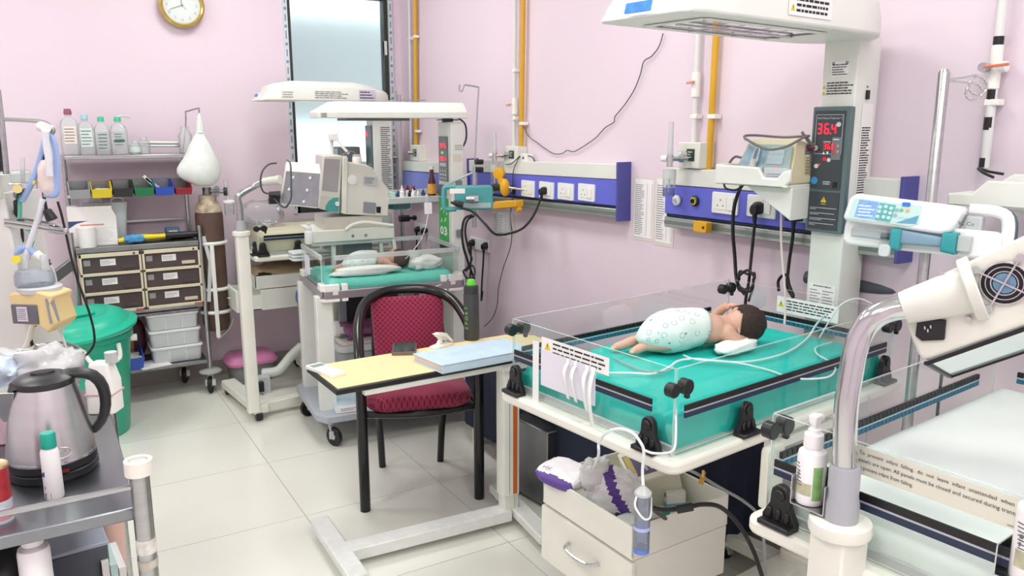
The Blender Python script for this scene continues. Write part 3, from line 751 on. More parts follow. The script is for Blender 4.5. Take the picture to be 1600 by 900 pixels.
# folded white flap at the far side of the diaper and the cotton roll by the head
def soft_pad(name, label, cat, M, sx, sy, sz, seed, material, group=None, amp=.16, parent=None):
    m = MB(M); n, k = 14, 22; rings = []
    for i in range(1, n):
        a = math.pi*i/n-math.pi/2
        ring = []
        for j in range(k):
            b = 2*math.pi*j/k; d = Vector((math.cos(a)*math.cos(b), math.cos(a)*math.sin(b), math.sin(a)))
            e = [abs(q)**.75*(1 if q > 0 else -1) for q in d]; w_ = 1+amp*noise.noise(d*2.2+Vector((seed, 0, 0)))+amp*.5*noise.noise(d*6+Vector((0, seed, 0)))
            ring.append((sx*e[0]*w_, sy*e[1]*w_, sz+sz*e[2]*w_))
        rings.append(ring)
    m.loft(rings)
    if parent is not None: return build(name, m, material, parent, world=True, smooth=180)
    return build(name, m, material, smooth=180, label=label, cat=cat, group=group)
soft_pad('cotton_pad', 'white cotton roll beside the face-down baby on the teal sheet', 'cotton pad', Matrix.Translation(AL(.555, .262, .925)) @ rotz(ARZ+4), .082, .036, .017, 5, COTTON)
soft_pad('cotton_pad', 'folded white cotton wad on the far side of the printed diaper', 'cotton pad', Matrix.Translation(AL(.485, .478, .925)) @ rotz(ARZ), .058, .022, .036, 8, COTTON)
# tubing across the bed
def bedA(px, py, z): return atz(px, py, z)
ZS = .934
cable('oxygen_tube', [bedA(935, 583, ZS), bedA(985, 583, ZS), bedA(1020, 584, ZS), bedA(1045, 574, ZS), bedA(1060, 564, ZS), bedA(1085, 561, ZS), bedA(1130, 565, ZS), bedA(1160, 566, ZS), bedA(1200, 560, ZS), bedA(1235, 548, ZS), bedA(1262, 528, ZS), bedA(1275, 508, .97), bedA(1290, 492, 1.01)], .0032, TUBEC, 'thick white tube snaking across the teal sheet past the diaper', 'tube')
cable('feeding_tube', [bedA(1068, 555, ZS), bedA(1090, 562, ZS+.004), bedA(1150, 567, ZS+.006), bedA(1200, 578, ZS), bedA(1240, 591, ZS), bedA(1290, 590, ZS), bedA(1305, 578, ZS), bedA(1298, 566, ZS), bedA(1278, 554, ZS), bedA(1275, 543, ZS), bedA(1300, 535, ZS)], .0024, TUBEC, 'thin white tube looping near the right end of the teal sheet', 'tube')
cable('feeding_tube', [bedA(960, 560, ZS), bedA(985, 572, ZS), bedA(1010, 580, ZS+.002), bedA(1042, 580, ZS+.004), bedA(1052, 574, ZS+.006)], .0024, mat('grey_tubing', '9aa6a8', .4, var=0), 'short grey tube from the taped notice onto the teal sheet', 'tube')
cable('oxygen_tube', [AL(.82, .17, .94), AL(.84, .15, 1.0), AL(.86, .13, 1.045), AL(.9, .1, 1.06), AL(.94, .05, 1.03)], .0022, TUBEC, 'thin white tube hooked over the head end panel of the middle warmer', 'tube')
# blue flow sensor resting on the near rail by the column
t = thing('flow_sensor', 'small blue and clear tubing connector near the head of the teal bed', 'connector', AL(.82, .06, .955), ARZ+20, rot=(0, R(-42), R(ARZ+24)))
m = MB(); m.rbox(-.024, .024, -.013, .013, -.012, .012, .005, axis='x'); build('blue_body', m, mat('navy_connector', '3d4f93', .4), t, bev=.002)
m = MB(); m.cyl((-.06, 0, 0), (-.024, 0, 0), .006, .009); build('clear_end', m, MILKY, t); m = MB(); m.cyl((.024, 0, 0), (.06, 0, 0), .009, .006); build('clear_end', m, MILKY, t)
# paper tag and adhesive strips stuck on the foot panel
T = AM @ frame((-.0045, .452, .895), (0, -1, 0), (0, 0, 1))
m = MB(T); m.box(.012, .215, .0, .095, .001, .0016); tg = build('paper_tag', m, mat('lilac_white_paper', 'e6e4ee', .7), label='lilac-white handwritten paper taped to the foot panel of the middle warmer', cat='paper')
TAPE = mat('white_adhesive_tape', 'eef1ef', .7, var=.02, bump=.15, bscale=90)
for k, (x, d, h, wv, g) in enumerate(((.0, .0, .19, .026, 'wide upright'), (.11, 0, .1, .011, 'first curling'), (.138, 0, .1, .011, 'second curling'), (.178, 0, .115, .013, 'third curling'), (.2, 0, .16, .013, 'longest curling'))):
    m = MB(T); n = 14
    if k == 0: m.box(-.02, .004, -.075, .112, .0018, .0028)
    else:
        pts = []
        for q in range(n+1):
            a = q/n
            pts.append((x+.012*math.sin(a*2.6), .082-h*a*.9+(.018*math.sin(a*math.pi)), .003+.022*math.sin(a*math.pi)))
        pts = [(x, .095, .002)]+pts
        m.add([p for a in pts for p in (a, (a[0]+wv, a[1], a[2]))], [(2*q, 2*q+1, 2*q+3, 2*q+2) for q in range(len(pts)-1)])
    build('tape_strip', m, TAPE, solid=.0006 if k else 0, label=f'{g} white adhesive tape strip on the foot panel paper', cat='tape', group='tape strips on the foot panel')
# clear round suction disc on the head panel
m = MB(AM @ frame((.9055, .445, 1.0), (0, -1, 0), (0, 0, 1))); m.lathe([(.03, 0), (.031, .002), (.02, .005), (.0, .006)], n=26)
build('suction_disc', m, CLEARP, label='clear round plastic disc stuck on the head end panel', cat='disc')

# drawer unit hung below the bed
DR = thing('drawer_unit', 'cream drawer unit with open top tray hung under the middle warmer', 'drawer unit', AL(.19, .285, .24), 2.5)
m = MB(); lx, ly = .37, .415
m.box(0, lx, 0, .006, .165, .255); m.box(0, lx, ly-.006, ly, .165, .255); m.box(0, .006, 0, ly, .165, .255); m.box(lx-.006, lx, 0, ly, .165, .255); m.box(0, lx, 0, ly, .158, .168)
build('open_tray', m, CREAM, DR, bev=.0015, seg=1)
m = MB(); m.box(.012, lx, .003, ly-.003, 0, .155); build('drawer_case', m, CREAM, DR, bev=.003)
m = MB(); m.box(-.004, .014, -.002, ly+.002, -.03, .15); dw = build('drawer', m, CREAM, DR, bev=.003)
m = MB(); m.tube([(-.004, .135, .085), (-.03, .15, .083), (-.036, .205, .08), (-.03, .26, .083), (-.004, .275, .085)], .0055, 8); build('handle', m, CHROME, dw, space=DR)
m = MB(); m.bar((.25, .2, -.24), (.25, .2, 0), .09, .09); build('support_post', m, GREYL, DR, bev=.004)
# ================================================================== right foreground: second warmer, phototherapy lamp, drip stand, syringe pump
D0 = Vector((-1.033, -1.377, 0)); DRZ = 6
WD, PD = warmer('open infant warmer with an empty white mattress and a fall warning on its foot panel', D0, DRZ, .91, .565, .85)
DM = Matrix.Translation(D0) @ rotz(DRZ)
def DL(x, y, z): return DM @ Vector((x, y, z))
dress(PD, .91, .565, .85, foot_hinges=(.53, .06), near_hinges=(.24, .7), knobs=True)
m = MB(); m.prism([(.30, 1.382), (.34, 1.362), (.56, 1.362), (.675, 1.366), (.675, 1.390), (.62, 1.392), (.59, 1.424), (.30, 1.425)], 'x', .80, .815)
m.box(.80, 1.03, .32, .675, 1.362, 1.372); m.prism([(.3, 1.37), (.675, 1.37), (.66, 1.402), (.62, 1.43), (.3, 1.435)], 'x', 1.018, 1.03); m.box(.80, 1.03, .665, .675, 1.365, 1.39)
build('monitor_tray', m, WHITE, WD, bev=.004)
m = MB(); m.add([(.83, .3, 1.365), (.83, .56, 1.365), (.83, .3, 1.25), (1.0, .3, 1.365), (1.0, .56, 1.365), (1.0, .3, 1.25)], [(0,1,2), (5,4,3), (0,3,4,1), (1,4,5,2), (0,2,5,3)])
build('tray_bracket', m, WHITE, WD, bev=.004)
cable('coiled_cable', [atp(1568, 272, DL(.98, .6, 0), 6), atp(1545, 268, DL(.98, .6, 0), 6), atp(1529, 263, DL(.95, .6, 0), 6), atp(1535, 269, DL(.9, .6, 0), 6), atp(1552, 277, DL(.88, .6, 0), 6)], .0035, RUBBER, 'short black cable loop lying in the right-hand monitor tray')
sheet_mattress('mattress', 'bare white mattress filling the empty warmer in the right foreground', DM, .018, .893, .012, .553, .853, .932, 9, mat('white_vinyl', 'e6f0ec', .4, var=.02), sag=.002, rad=.045, nx=40, ny=30)
# fall warning on the foot pane
T = frame((-.0042, .445, .9935), (0, -1, 0), (0, 0, 1))
m = MB(T); m.box(0, .305, 0, .048, 0, .0008); build('pane_notice', m, mat('warning_label', 'dcdccd', .6, var=0), WD, smooth=0)
tri_sign(WD, T @ Matrix.Translation((.025, .027, .0008)), .03)
for k, s_ in enumerate(('To  prevent  infant  falling,  do  not  leave  infant  unattended  when  any', 'panels are open. All panels must be closed and secured during transport', 'to prevent infant from falling.')):
    text(s_, .0088, T @ Matrix.Translation((.047, .037-.0125*k, .0014)), DINK, WD, 'warning_lettering', width=.247 if k < 2 else .09)
# maker's notice lines
m = MB(T @ Matrix.Translation((.272, .003, .0014))); m.lines(.022, .003, 1, 3, ragged=0); build('small_print', m, INK, WD, smooth=0)

# pump bottles in steel clip holders hooked on the foot pane
def pump_bottle(name, label, loc, rz, h, r, capmat, bodymat, labels=True, group=None, nozzle=True):
    t = thing(name, label, 'bottle', loc, rz, group)
    b = h*.62
    build('bottle_body', MB().lathe([(0, 0), (r*.92, 0), (r, .006), (r, b*.86), (r*.93, b*.95), (r*.6, b*1.02), (r*.42, b*1.06), (r*.42, b*1.1)], n=24), bodymat, t)
    m = MB(); m.lathe([(r*.66, b*1.03), (r*.68, b*1.05), (r*.66, b*1.27), (r*.45, b*1.3), (r*.42, b*1.36), (r*.25, b*1.38)], n=20); build('pump_collar', m, capmat, t)
    m = MB(); m.cyl((0, 0, b*1.36), (0, 0, b*1.46), r*.25, n=12)
    m.loft([[(x*sc*r-r*.0, y*sc*r*.8, z) for x, y in rrect(-.42, .42, -.42, .42, .2, 3)] for z, sc in ((b*1.45, .75), (b*1.53, 1), (b*1.6, 1.0), (b*1.62, .8))])
    if nozzle: m.tube([(-r*.2, 0, b*1.56), (-r*.75, 0, b*1.55), (-r*.95, 0, b*1.47)], [r*.22, r*.19, r*.13], 8, smooth=3)
    build('pump_head', m, capmat, t)
    return t, b
SAN = mat('white_bottle_plastic', 'f3f3f4', .3, var=0)
def sanitiser(label, loc, rz, h=.168, r=.021, twist=0):
    t, b = pump_bottle('pump_bottle', label, loc, rz, h, r, SAN, SAN, group='hand rub bottles on the warmer')
    def wrap(a0, a1, z0, z1, rr, n=8):
        m = MB(); p = [(rr*math.cos(R(a0+(a1-a0)*k/n)), rr*math.sin(R(a0+(a1-a0)*k/n))) for k in range(n+1)]
        for k in range(n): m.quad((*p[k], z0), (*p[k+1], z0), (*p[k+1], z1), (*p[k], z1))
        return m
    build('green_label', wrap(twist+40, twist+80, b*.12, b*.74, r*1.012), mat('leaf_green', '83b26b', .5, var=.3, scale=60), t)
    build('picture_label', wrap(twist-40, twist+35, b*.2, b*.42, r*1.012), mat('olive_picture', 'b9b79a', .5, var=.25, scale=40), t)
    m = MB()
    for q in range(7): 
        mm = wrap(twist-45+q*2, twist-20+q*3, b*.74-q*.006, b*.74-q*.006+.002, r*1.014, 4); m.add(mm.v, mm.f)
    for q in range(5):
        mm = wrap(twist-30, twist-15-q*2, b*.60-q*.004, b*.60-q*.004+.0025, r*1.014, 3); m.add(mm.v, mm.f)
    build('small_print', m, INK, t)
    return t
def clip_holder(label, c, rz, w=.05, d=.045, h=.055):
    t = thing('bottle_holder', label, 'holder', c, rz, 'steel bottle holders')
    m = MB(); m.box(-.001, .001, -w/2, w/2, 0, h); m.box(-d, 0, -w/2, -w/2+.002, .0, h*.85); m.box(-d, 0, w/2-.002, w/2, .0, h*.85); m.box(-d, 0, -w/2, w/2, 0, .002)
    build('bracket', m, CHROME, t)
    m = MB(); m.tube([(0, -w*.3, h), (.004, -w*.3, h+.02), (.016, -w*.3, h+.02), (.016, -w*.3, h-.01)], .002, 6); build('hook', m, CHROME, t)
    return t
p1 = atd(1264, 783, 1.335)
sanitiser('white pump bottle with green label beside the steel lamp pole', p1, DRZ+180, .152, .0235, 0)
clip_holder('steel bottle holder beside the lamp pole on the foot panel', p1+DM.to_3x3() @ Vector((.030, -.012, -.003)), DRZ, .062, .056, .06)
p2 = atd(1603, 905, 1.12)
sanitiser('white pump bottle cut off by the right edge of the picture', p2, DRZ+180, .19, .0225, 10)
clip_holder('steel bottle holder at the right edge of the picture', p2+DM.to_3x3() @ Vector((.03, 0, .0)), DRZ, .066, .055, .055)

# phototherapy lamps: square column, grey sleeve, bent steel tube, wedge-shaped lamp head with a fan
def photo_stand(label, base, foot_dirs, zc, zs, r_sq, tube_pts, tr, collar=True):
    t = thing('phototherapy_lamp', label, 'phototherapy lamp', base, 0, 'phototherapy lamps on stands')
    b = Vector(base)
    m = MB(); s = r_sq; m.rbox(-s, s, -s, s, .06, zc-base[2], s*.18, 2); build('square_column', m, CREAM, t, bev=.002)
    m = MB(); m.lathe([(s*1.45, zc), (s*1.5, zc+.006), (s*1.45, zc+.02), (s, zc+.022)], n=24); build('column_cap', m, CREAM, t)
    m = MB(); m.lathe([(tr*1.15, zc+.015), (tr*1.45, zc+.02), (tr*1.45, zc+.05), (tr*1.3, zc+.065), (tr*1.3, zs-.01), (tr*1.22, zs), (tr, zs)], n=20); build('grey_sleeve', m, mat('grey_sleeve', 'a9acb2', .4), t)
    m = MB(); m.tube([(0, 0, zs-.02)]+[tuple(Vector(p)-b) for p in tube_pts], tr, 14, smooth=6); build('bent_tube', m, CHROME if collar else STEEL, t)
    return t
PB = atd(1309, 860, 1.3); PB = Vector((PB.x, PB.y, 0))
def pol(px, py, d=1.3):   # on the upright plane through the lamp's column, nearer or farther by d/1.3
    c = Vector((CX, CY, CH)); return c+(atp(px, py, PB, 59.25)-c)*(d/1.3)
tp = [pol(1322, 640), pol(1331, 575), pol(1337, 545), pol(1347, 520), pol(1364, 497, 1.295), pol(1390, 484, 1.29), pol(1424, 479, 1.28)]
PT = photo_stand('phototherapy lamp with a fan and thick steel tube, right foreground', PB, None, .905, 1.02, .033, tp, .0185)
m = MB(); m.bar((0, -.3, .05), (0, .3, .05), .06, .05); m.bar((0, 0, .05), (.5, .05, .05), .06, .05); build('stand_base', m, CREAM, PT, bev=.006)
for x, y in ((0, -.28), (0, .28), (.47, .05)): caster(PT, x, y, .03, .022)
fl = pol(1517, 452, 1.24)
n_az = 202
nv = Vector((math.cos(R(n_az)), math.sin(R(n_az)), -.02)).normalized()
m = MB(); s0 = pol(1412, 481, 1.283); m.tube([s0, s0.lerp(fl, .55), s0.lerp(fl, .97)], [.0245, .031, .035], 20, smooth=3); build('socket_sleeve', m, mat('bone_sleeve', 'd9dbd3', .35), PT, world=True)
m = MB(); ax = (fl-s0).normalized(); m.cyl(fl-ax*.006, fl+ax*.01, .046, .048, 22); build('flange', m, mat('bone_sleeve', 'd9dbd3', .35), PT, world=True, bev=.002)
def pp(px, py): return atp(px, py, fl, n_az)
outline = [pp(1405, 463), pp(1402, 474), pp(1436, 556), pp(1446, 560), pp(1600, 506), pp(1740, 455), pp(1740, 318), pp(1600, 367), pp(1420, 452)]
dv = Vector((math.cos(R(22)), math.sin(R(22)), -.34)).normalized()*.30
m = MB(); m.loft([[p for p in outline], [p+dv for p in outline]])
head = build('lamp_housing', m, CREAM, PT, world=True, bev=.005, seg=3)
q = [outline[3]+dv*.06, outline[5]+dv*.06, outline[5]+dv*.95, outline[3]+dv*.95]
dn = Vector((0, 0, -.006))
m = MB(); m.loft([[p for p in q], [p+dn for p in q]]); build('lamp_window', m, mat('lamp_glass', 'cfe3df', .12, .0, var=0, coat=.5), head, world=True)
m = MB()
for a, b_ in ((q[0], q[1]), (q[1], q[2]), (q[2], q[3]), (q[3], q[0])): m.bar(a+dn, b_+dn, .008, .006)
build('lamp_window_seal', m, BLACK, head, world=True)
F = frame(pp(1570, 442), (pp(1600, 442)-pp(1570, 442)), (0, 0, 1))
if F.to_3x3().col[2].dot(nv) < 0: F = frame(pp(1570, 442), (pp(1540, 442)-pp(1570, 442)), (0, 0, 1))
fs = .98/(1.0)
m = MB(F); m.cyl((0, 0, -.001), (0, 0, .002), .030, n=26); fan = build('fan', m, BLACK, head, world=True)
for r_ in (.030, .0235, .017):
    m = MB(F); m.tube([(r_*math.cos(2*math.pi*k/28), r_*math.sin(2*math.pi*k/28), .004) for k in range(29)], .0013 if r_ < .03 else .0018, 6, smooth=0); build('guard_ring', m, CHROME, fan, world=True)
m = MB(F); m.cyl((0, 0, .001), (0, 0, .0035), .0145, n=20); build('fan_label', m, mat('blue_fan_label', '6f97b5', .5), fan, world=True)
for a in (62, 152):
    m = MB(F); e = Vector((math.cos(R(a)), math.sin(R(a)), 0))*.041; m.bar(e*-1+Vector((0, 0, .006)), e+Vector((0, 0, .006)), .0025, .0025); build('guard_wire', m, CHROME, fan, world=True)
    for sg in (-1, 1):
        m = MB(F); m.cyl(e*sg, e*sg+Vector((0, 0, .008)), .0055, n=12); build('screw', m, CHROME, fan, world=True)
for px, py in ((1473, 426), (1529, 459), (1515, 497)):
    m = MB(F); c_ = F.inverted() @ pp(px, py); m.cyl((c_.x, c_.y, 0), (c_.x, c_.y, .005+.004), .0035, n=10); build('screw', m, CHROME, head, world=True)
c_ = F.inverted() @ pp(1456, 514)
m = MB(F @ Matrix.Translation((c_.x, c_.y, 0)) @ rotz(-4)); m.prism([(-.021, -.012), (-.012, -.019), (.018, -.014), (.019, .016), (-.019, .018)], 'z', -.001, .006); so = build('mains_socket', m, BLACK, head, world=True, bev=.001, seg=1)
m = MB(F @ Matrix.Translation((c_.x-.004, c_.y+.003, 0)))
for x, y in ((-.004, 0), (.004, .002), (0, -.004)): m.box(x-.001, x+.001, y-.0025, y+.0025, .006, .0085)
build('pins', m, CHROME, so, world=True)

# drip stand between the warmers, and the pump clamped on it
IVD = 1.93
ib = atd(1437, 480, IVD); ib = Vector((ib.x, ib.y, 0))
IV = thing('drip_stand', 'thick steel drip stand with a wire ring hook, carrying the white pump', 'drip stand', ib)
zt_ = atp(1475, 108, ib, 59.25).z
m = MB(); m.lathe([(.0125, .05), (.0125, zt_-.008), (.008, zt_), (0, zt_+.001)], n=16); build('pole', m, STEEL, IV)
def ivp(px, py): return tuple(atp(px, py, ib, 59.25)-ib)
m = MB(); m.tube([ivp(1480, 125), ivp(1508, 121), ivp(1527, 118), ivp(1541, 127), ivp(1539, 143), ivp(1527, 148), ivp(1515, 140), ivp(1516, 126), ivp(1528, 120)], .0028, 7)
m.tube([ivp(1480, 126), ivp(1510, 129), ivp(1528, 131), ivp(1535, 142), ivp(1528, 154), ivp(1515, 155), ivp(1509, 146), ivp(1512, 136)], .0028, 7); build('ring_hook', m, CHROME, IV)
m = MB()
for k in range(5): a = 2*math.pi*k/5; m.bar((0, 0, .06), (.2*math.cos(a), .2*math.sin(a), .045), .03, .022)
build('star_base', m, GREYL, IV, bev=.003)
for k in range(5): a = 2*math.pi*k/5; caster(IV, .19*math.cos(a), .19*math.sin(a), .035, .02, a=k*72)

def syringe_pump(label, T, face=True):
    t = thing('syringe_pump', label, 'syringe pump', (0, 0, 0), 0, 'syringe pumps clamped on stands')
    t.location = T.translation; t.rotation_euler = T.to_euler()
    # local: X right, Z up, -Y towards the viewer
    return t
pc = atd(1440, 352, 1.84)
yaw = math.degrees(math.atan2(pc.y-CY, pc.x-CX))-90-12
SP = syringe_pump('white and teal syringe pump with a lit blue screen on the right-hand drip stand', Matrix.Translation(pc) @ rotz(yaw) @ Matrix.Rotation(R(1), 4, 'Y') @ Matrix.Rotation(R(-6), 4, 'X'))
PW = mat('pump_white', 'eef4f3', .3, var=0); PT_ = mat('pump_teal', '2f9a9f', .4, var=.03); PTL = mat('pump_light_teal', '8fd0d0', .4, var=.03)
m = MB(); m.prism([(-.165, .0), (-.155, .05), (-.14, .062), (.075, .05), (.088, .04), (.07, -.01), (.05, -.016), (-.15, -.005)], 'y', -.045, .05); build('upper_body', m, PW, SP, bev=.008, seg=3)
m = MB(); m.rbox(-.165, .165, -.02, .055, -.062, .0, .018, 4, axis='y'); build('lower_body', m, PW, SP, bev=.006)
m = MB(); m.tube([(.09, .02, .045), (.14, .02, .044), (.165, .02, .03), (.17, .02, -.02), (.16, .02, -.052), (.13, .02, -.06)], .013, 10); build('carry_handle', m, PW, SP)
m = MB(); m.tube([(.145, .036, .048), (.172, .036, .032), (.178, .036, -.02), (.166, .036, -.056)], .009, 8); build('handle_pad', m, mat('slate_pad', '4a6068', .5), SP)
m = MB(); m.box(.088, .12, .0, .04, -.045, .03); build('side_plate', m, mat('pump_side_grey', 'b9c2c2', .4), SP, bev=.004)
Y0 = -.0462
TP = frame((-.165, Y0, 0), (1, 0, 0), (0, 0, 1))
m = MB(TP); m.prism([(.012, .004), (.022, .048), (.026, .05), (.17, .043), (.168, .003), (.15, -.004), (.08, 0), (.014, .002)], 'z', 0, .0008); build('face_plate', m, mat('pale_face_plate', 'c9eae6', .4, var=.03), SP, smooth=0)
m = MB(TP); m.add([(.028, .007, .002), (.072, .005, .002), (.078, .045, .002), (.035, .048, .002)], [(0,1,2,3)]); build('screen', m, mat('lit_blue_screen', '7fa6d6', .3, var=.3, scale=130, emit='5e8fd0', estr=.35), SP, smooth=0)
m = MB(TP @ Matrix.Translation((.035, .008, .0026))); m.lines(.036, .03, 4, 6, fill=.35, word=.3); build('screen_print', m, mat('screen_white', 'd6e6f6', .4, var=0, emit='c8def6', estr=.4), SP, smooth=0)
m = MB(TP); m.add([(.074, .004, .002), (.108, .001, .002), (.116, .041, .002), (.08, .044, .002)], [(0,1,2,3)]); build('keypad', m, mat('keypad_teal', '66bcbc', .4), SP, smooth=0)
for k, (x, y) in enumerate([(.083, .034), (.095, .036), (.107, .033), (.082, .024), (.095, .024), (.106, .022), (.08, .012), (.093, .012), (.104, .011)]):
    m = MB(TP); m.cyl((x, y, .002), (x, y, .004), .0042, n=10); build('key', m, mat('key_pale', 'c7e6e6', .4, var=0), SP)
for x, y, mt in ((.129, .031, mat('green_key', '7fbf86', .5, var=0)), (.142, .031, mat('orange_key', 'e0b77c', .5, var=0)), (.119, .03, mat('key_teal_small', '8fb9c0', .5, var=0)), (.117, .018, mat('key_teal_small', '8fb9c0', .5, var=0)), (.128, .017, mat('key_pale', 'c7e6e6', .4, var=0)), (.14, .016, mat('key_pale', 'c7e6e6', .4, var=0))):
    m = MB(TP); m.cyl((x, y, .001), (x, y, .003), .004, n=12); build('key', m, mt, SP)
m = MB(TP); m.add([(.12, .001, .002), (.163, .003, .002), (.167, .022, .002)], [(0,1,2)]); build('blue_swoosh', m, mat('swoosh_blue', '63a7c8', .4, var=0), SP, smooth=0)
m = MB(TP); m.rbox(.129, .146, .04, .049, .001, .003, .002); build('blue_sticker', m, mat('bright_blue_sticker', '2d7fd8', .5, var=0), SP)
text('V2 Co', .012, frame((.081, -.0445, .012), (1, 0, 0), (0, 0, 1)), DINK, SP, 'handwriting')
# syringe channel
m = MB(); m.cyl((-.14, -.034, -.028), (-.06, -.034, -.03), .013, n=14); build('syringe_barrel', m, CLEARP, SP)
m = MB(); m.cyl((-.075, -.034, -.032), (-.03, -.034, -.033), .007, n=12); build('syringe_plunger', m, mat('plunger_grey', '4d5960', .4), SP)
m = MB(); m.rbox(-.05, -.028, -.062, -.03, -.062, -.012, .008, 3, axis='x'); build('syringe_clamp', m, PT_, SP, bev=.003); 
m = MB(); m.rbox(-.068, -.044, -.072, -.058, -.078, -.05, .008, 3, axis='y'); build('clamp_knob', m, mat('pale_knob', 'c9d6d6', .4), SP, bev=.002)
m = MB(); m.loft([[(-.028, y, z) for y, z in rrect(-.052, -.024, -.046, -.014, .006, 3)], [(.06, y, z) for y, z in rrect(-.048, -.026, -.044, -.022, .006, 3)]]); build('drive_arm', m, mat('steel_blue_arm', '7e9fb4', .35), SP)
m = MB(); m.loft([[(.055, y, z) for y, z in rrect(-.056, -.018, -.054, -.012, .008, 3)], [(.085, y, z) for y, z in rrect(-.06, -.014, -.058, -.008, .008, 3)]]); build('drive_head', m, PT_, SP, bev=.002)
m = MB(); m.box(.085, .112, -.05, -.02, -.05, -.014); build('drive_grip', m, mat('pump_side_grey', 'b9c2c2', .4), SP, bev=.003)
m = MB(); m.box(-.02, .03, .05, .1, -.04, .02); build('pole_clamp', m, GREY, SP, bev=.004)
cable('pump_cable', [atd(1507, 397, 1.88), atd(1506, 410, 1.9), atd(1502, 430, 1.95), atd(1490, 470, 2.0), atd(1478, 540, 2.05), atd(1465, 640, 2.1), atd(1460, 720, 2.15)], .004, RUBBER, 'black cable hanging down from the white syringe pump')
# two pale drip lines hanging inside the empty warmer's far panel
cable('drip_line', [atd(1470, 560, 2.2), atd(1469, 600, 2.2), atd(1466, 650, 2.22)], .0025, mat('grey_tubing', '9aa6a8', .4, var=0), 'grey line hanging straight behind the far panel of the empty warmer', 'tube')
cable('drip_line', [atd(1358, 620, 2.1), atd(1356, 660, 2.1), atd(1350, 720, 2.1)], .0025, mat('grey_tubing', '9aa6a8', .4, var=0), 'grey line hanging behind the steel lamp tube', 'tube')
# ================================================================== overbed table and what lies on it
TB = Vector((-1.405, .70, 0)); TRZ = 1.6; TZ = .70
OT = thing('overbed_table', 'cream topped overbed table on a white frame with orange stripe', 'table', TB, TRZ)
w_, d_ = .94, .305
top = [(0, 0), (w_-.05, 0), (w_, .05), (w_, d_-.07), (w_-.07, d_), (.0, d_)]
m = MB(); m.prism(top, 'z', TZ-.022, TZ-.0015); build('black_edge', m, BLACK, OT, bev=.004)
m = MB(); m.prism([(x+(.008 if x < .5 else -.008), y+(.008 if y < .15 else -.008)) for x, y in top], 'z', TZ-.01, TZ); build('table_top', m, mat('straw_laminate', 'efdca8', .45, var=.02, scale=14, bump=.05, bscale=200), OT)
m = MB(); m.box(.10, w_-.03, .004, .03, TZ-.042, TZ-.022); m.box(.10, w_-.03, d_-.03, d_-.004, TZ-.042, TZ-.022); m.box(w_-.3, w_-.1, .0, d_, TZ-.05, TZ-.03); build('under_frame', m, WHITE, OT, bev=.002)
cb = atz(800, 800, .06); cl = wm(OT).inverted() @ cb
cx_, cy_ = cl.x, cl.y+.03
m = MB(); m.rbox(cx_-.036, cx_+.036, cy_-.03, cy_+.03, .13, TZ-.03, .006, 2); build('outer_column', m, WHITE, OT, bev=.001)
m = MB(); m.rbox(cx_-.030, cx_+.034, cy_-.025, cy_+.025, .05, .14, .004, 2); build('inner_column', m, CREAM, OT)
m = MB(); m.box(cx_+.005, cx_+.024, cy_-.0312, cy_-.029, .135, TZ-.045); build('orange_stripe', m, mat('burnt_orange', 'c8692a', .5, var=.05), OT, smooth=0)
m = MB(); m.box(cx_-.012, cx_-.010, cy_-.0308, cy_-.03, .14, TZ-.04); m.box(cx_+.014, cx_+.0155, cy_-.0258, cy_-.0248, .05, .13); build('column_groove', m, GREY, OT, smooth=0)
CH_ = mat('chipped_white_paint', 'e4e7e4', .4, var=.05, scale=30)
a, b_ = wm(OT).inverted() @ atz(540, 862, .05), wm(OT).inverted() @ atz(795, 803, .05)
m = MB(); m.bar((a.x, a.y, .047), (cx_, cy_, .047), .075, .045); build('base_bar', m, CH_, OT, bev=.004)
for nm, pa, pb in (('base_foot', (487, 815), (552, 905)), ('base_foot', (766, 760), (850, 842))):
    p, q = wm(OT).inverted() @ atz(*pa, .06), wm(OT).inverted() @ atz(*pb, .06)
    m = MB(); m.bar((p.x+.03, p.y, .052), (q.x+.02, q.y, .052), .07, .036); ft = build(nm, m, CH_, OT, bev=.006)
    if nm == 'base_foot':
        for e, s in ((p, 1), (q, -1)):
            dd = (q-p).normalized()*.03*s
            x, y = e.x+.03+dd.x, e.y+dd.y
            m = MB(); m.cyl((x-.018, y, .02), (x+.018, y, .02), .02, n=16); build('caster_wheel', m, GREYL, ft, space=OT, bev=.003)
# things on it
def flat_box(name, label, cat, c1, c2, c3, z, h, material, bev=.003, group=None):
    """box on a table: pixels of three base corners (left, near, right)"""
    l, n, r = atz(*c1, z), atz(*c2, z), atz(*c3, z)
    f = l+(r-n)
    m = MB(); m.loft([[l, n, r, f], [p+Vector((0, 0, h)) for p in (l, n, r, f)]])
    return l, n, r, f, m
l, n, r, f, m = flat_box('', '', '', (645, 565), (692, 585), (838, 557), TZ, .031, None)
BK = thing('register_book', 'thick pale blue register lying closed on the cream overbed table', 'book', (l+r)/2, 0)
up = Vector((0, 0, 1)); ins = [p.lerp((l+r)/2, .03) for p in (l, n, r, f)]
build('pages', MB().loft([[p+up*.004 for p in ins], [p+up*.028 for p in ins]]), mat('page_edges', 'dccfcd', .8, var=.05, stretch=(1, 1, 60)), BK, world=True, smooth=0)
CV = mat('pale_blue_cover', 'c3dcea', .5, var=.05, scale=18, bump=.15, bscale=30)
m = MB(); m.loft([[l, n, r, f], [p+up*.004 for p in (l, n, r, f)]]); build('cover', m, CV, BK, world=True, bev=.001)
m = MB(); m.loft([[p+up*.027 for p in (l, n, r, f)], [p+up*.031 for p in (l, n, r, f)]]); build('cover', m, CV, BK, world=True, bev=.001)
e = (l-n).normalized()*.004; m = MB(); m.loft([[n, r, r+e, n+e], [p+up*.031 for p in (n, r, r+e, n+e)]]); build('spine', m, CV, BK, world=True, bev=.001)
T = frame(n+up*.0316, (r-n), (l-n)); 
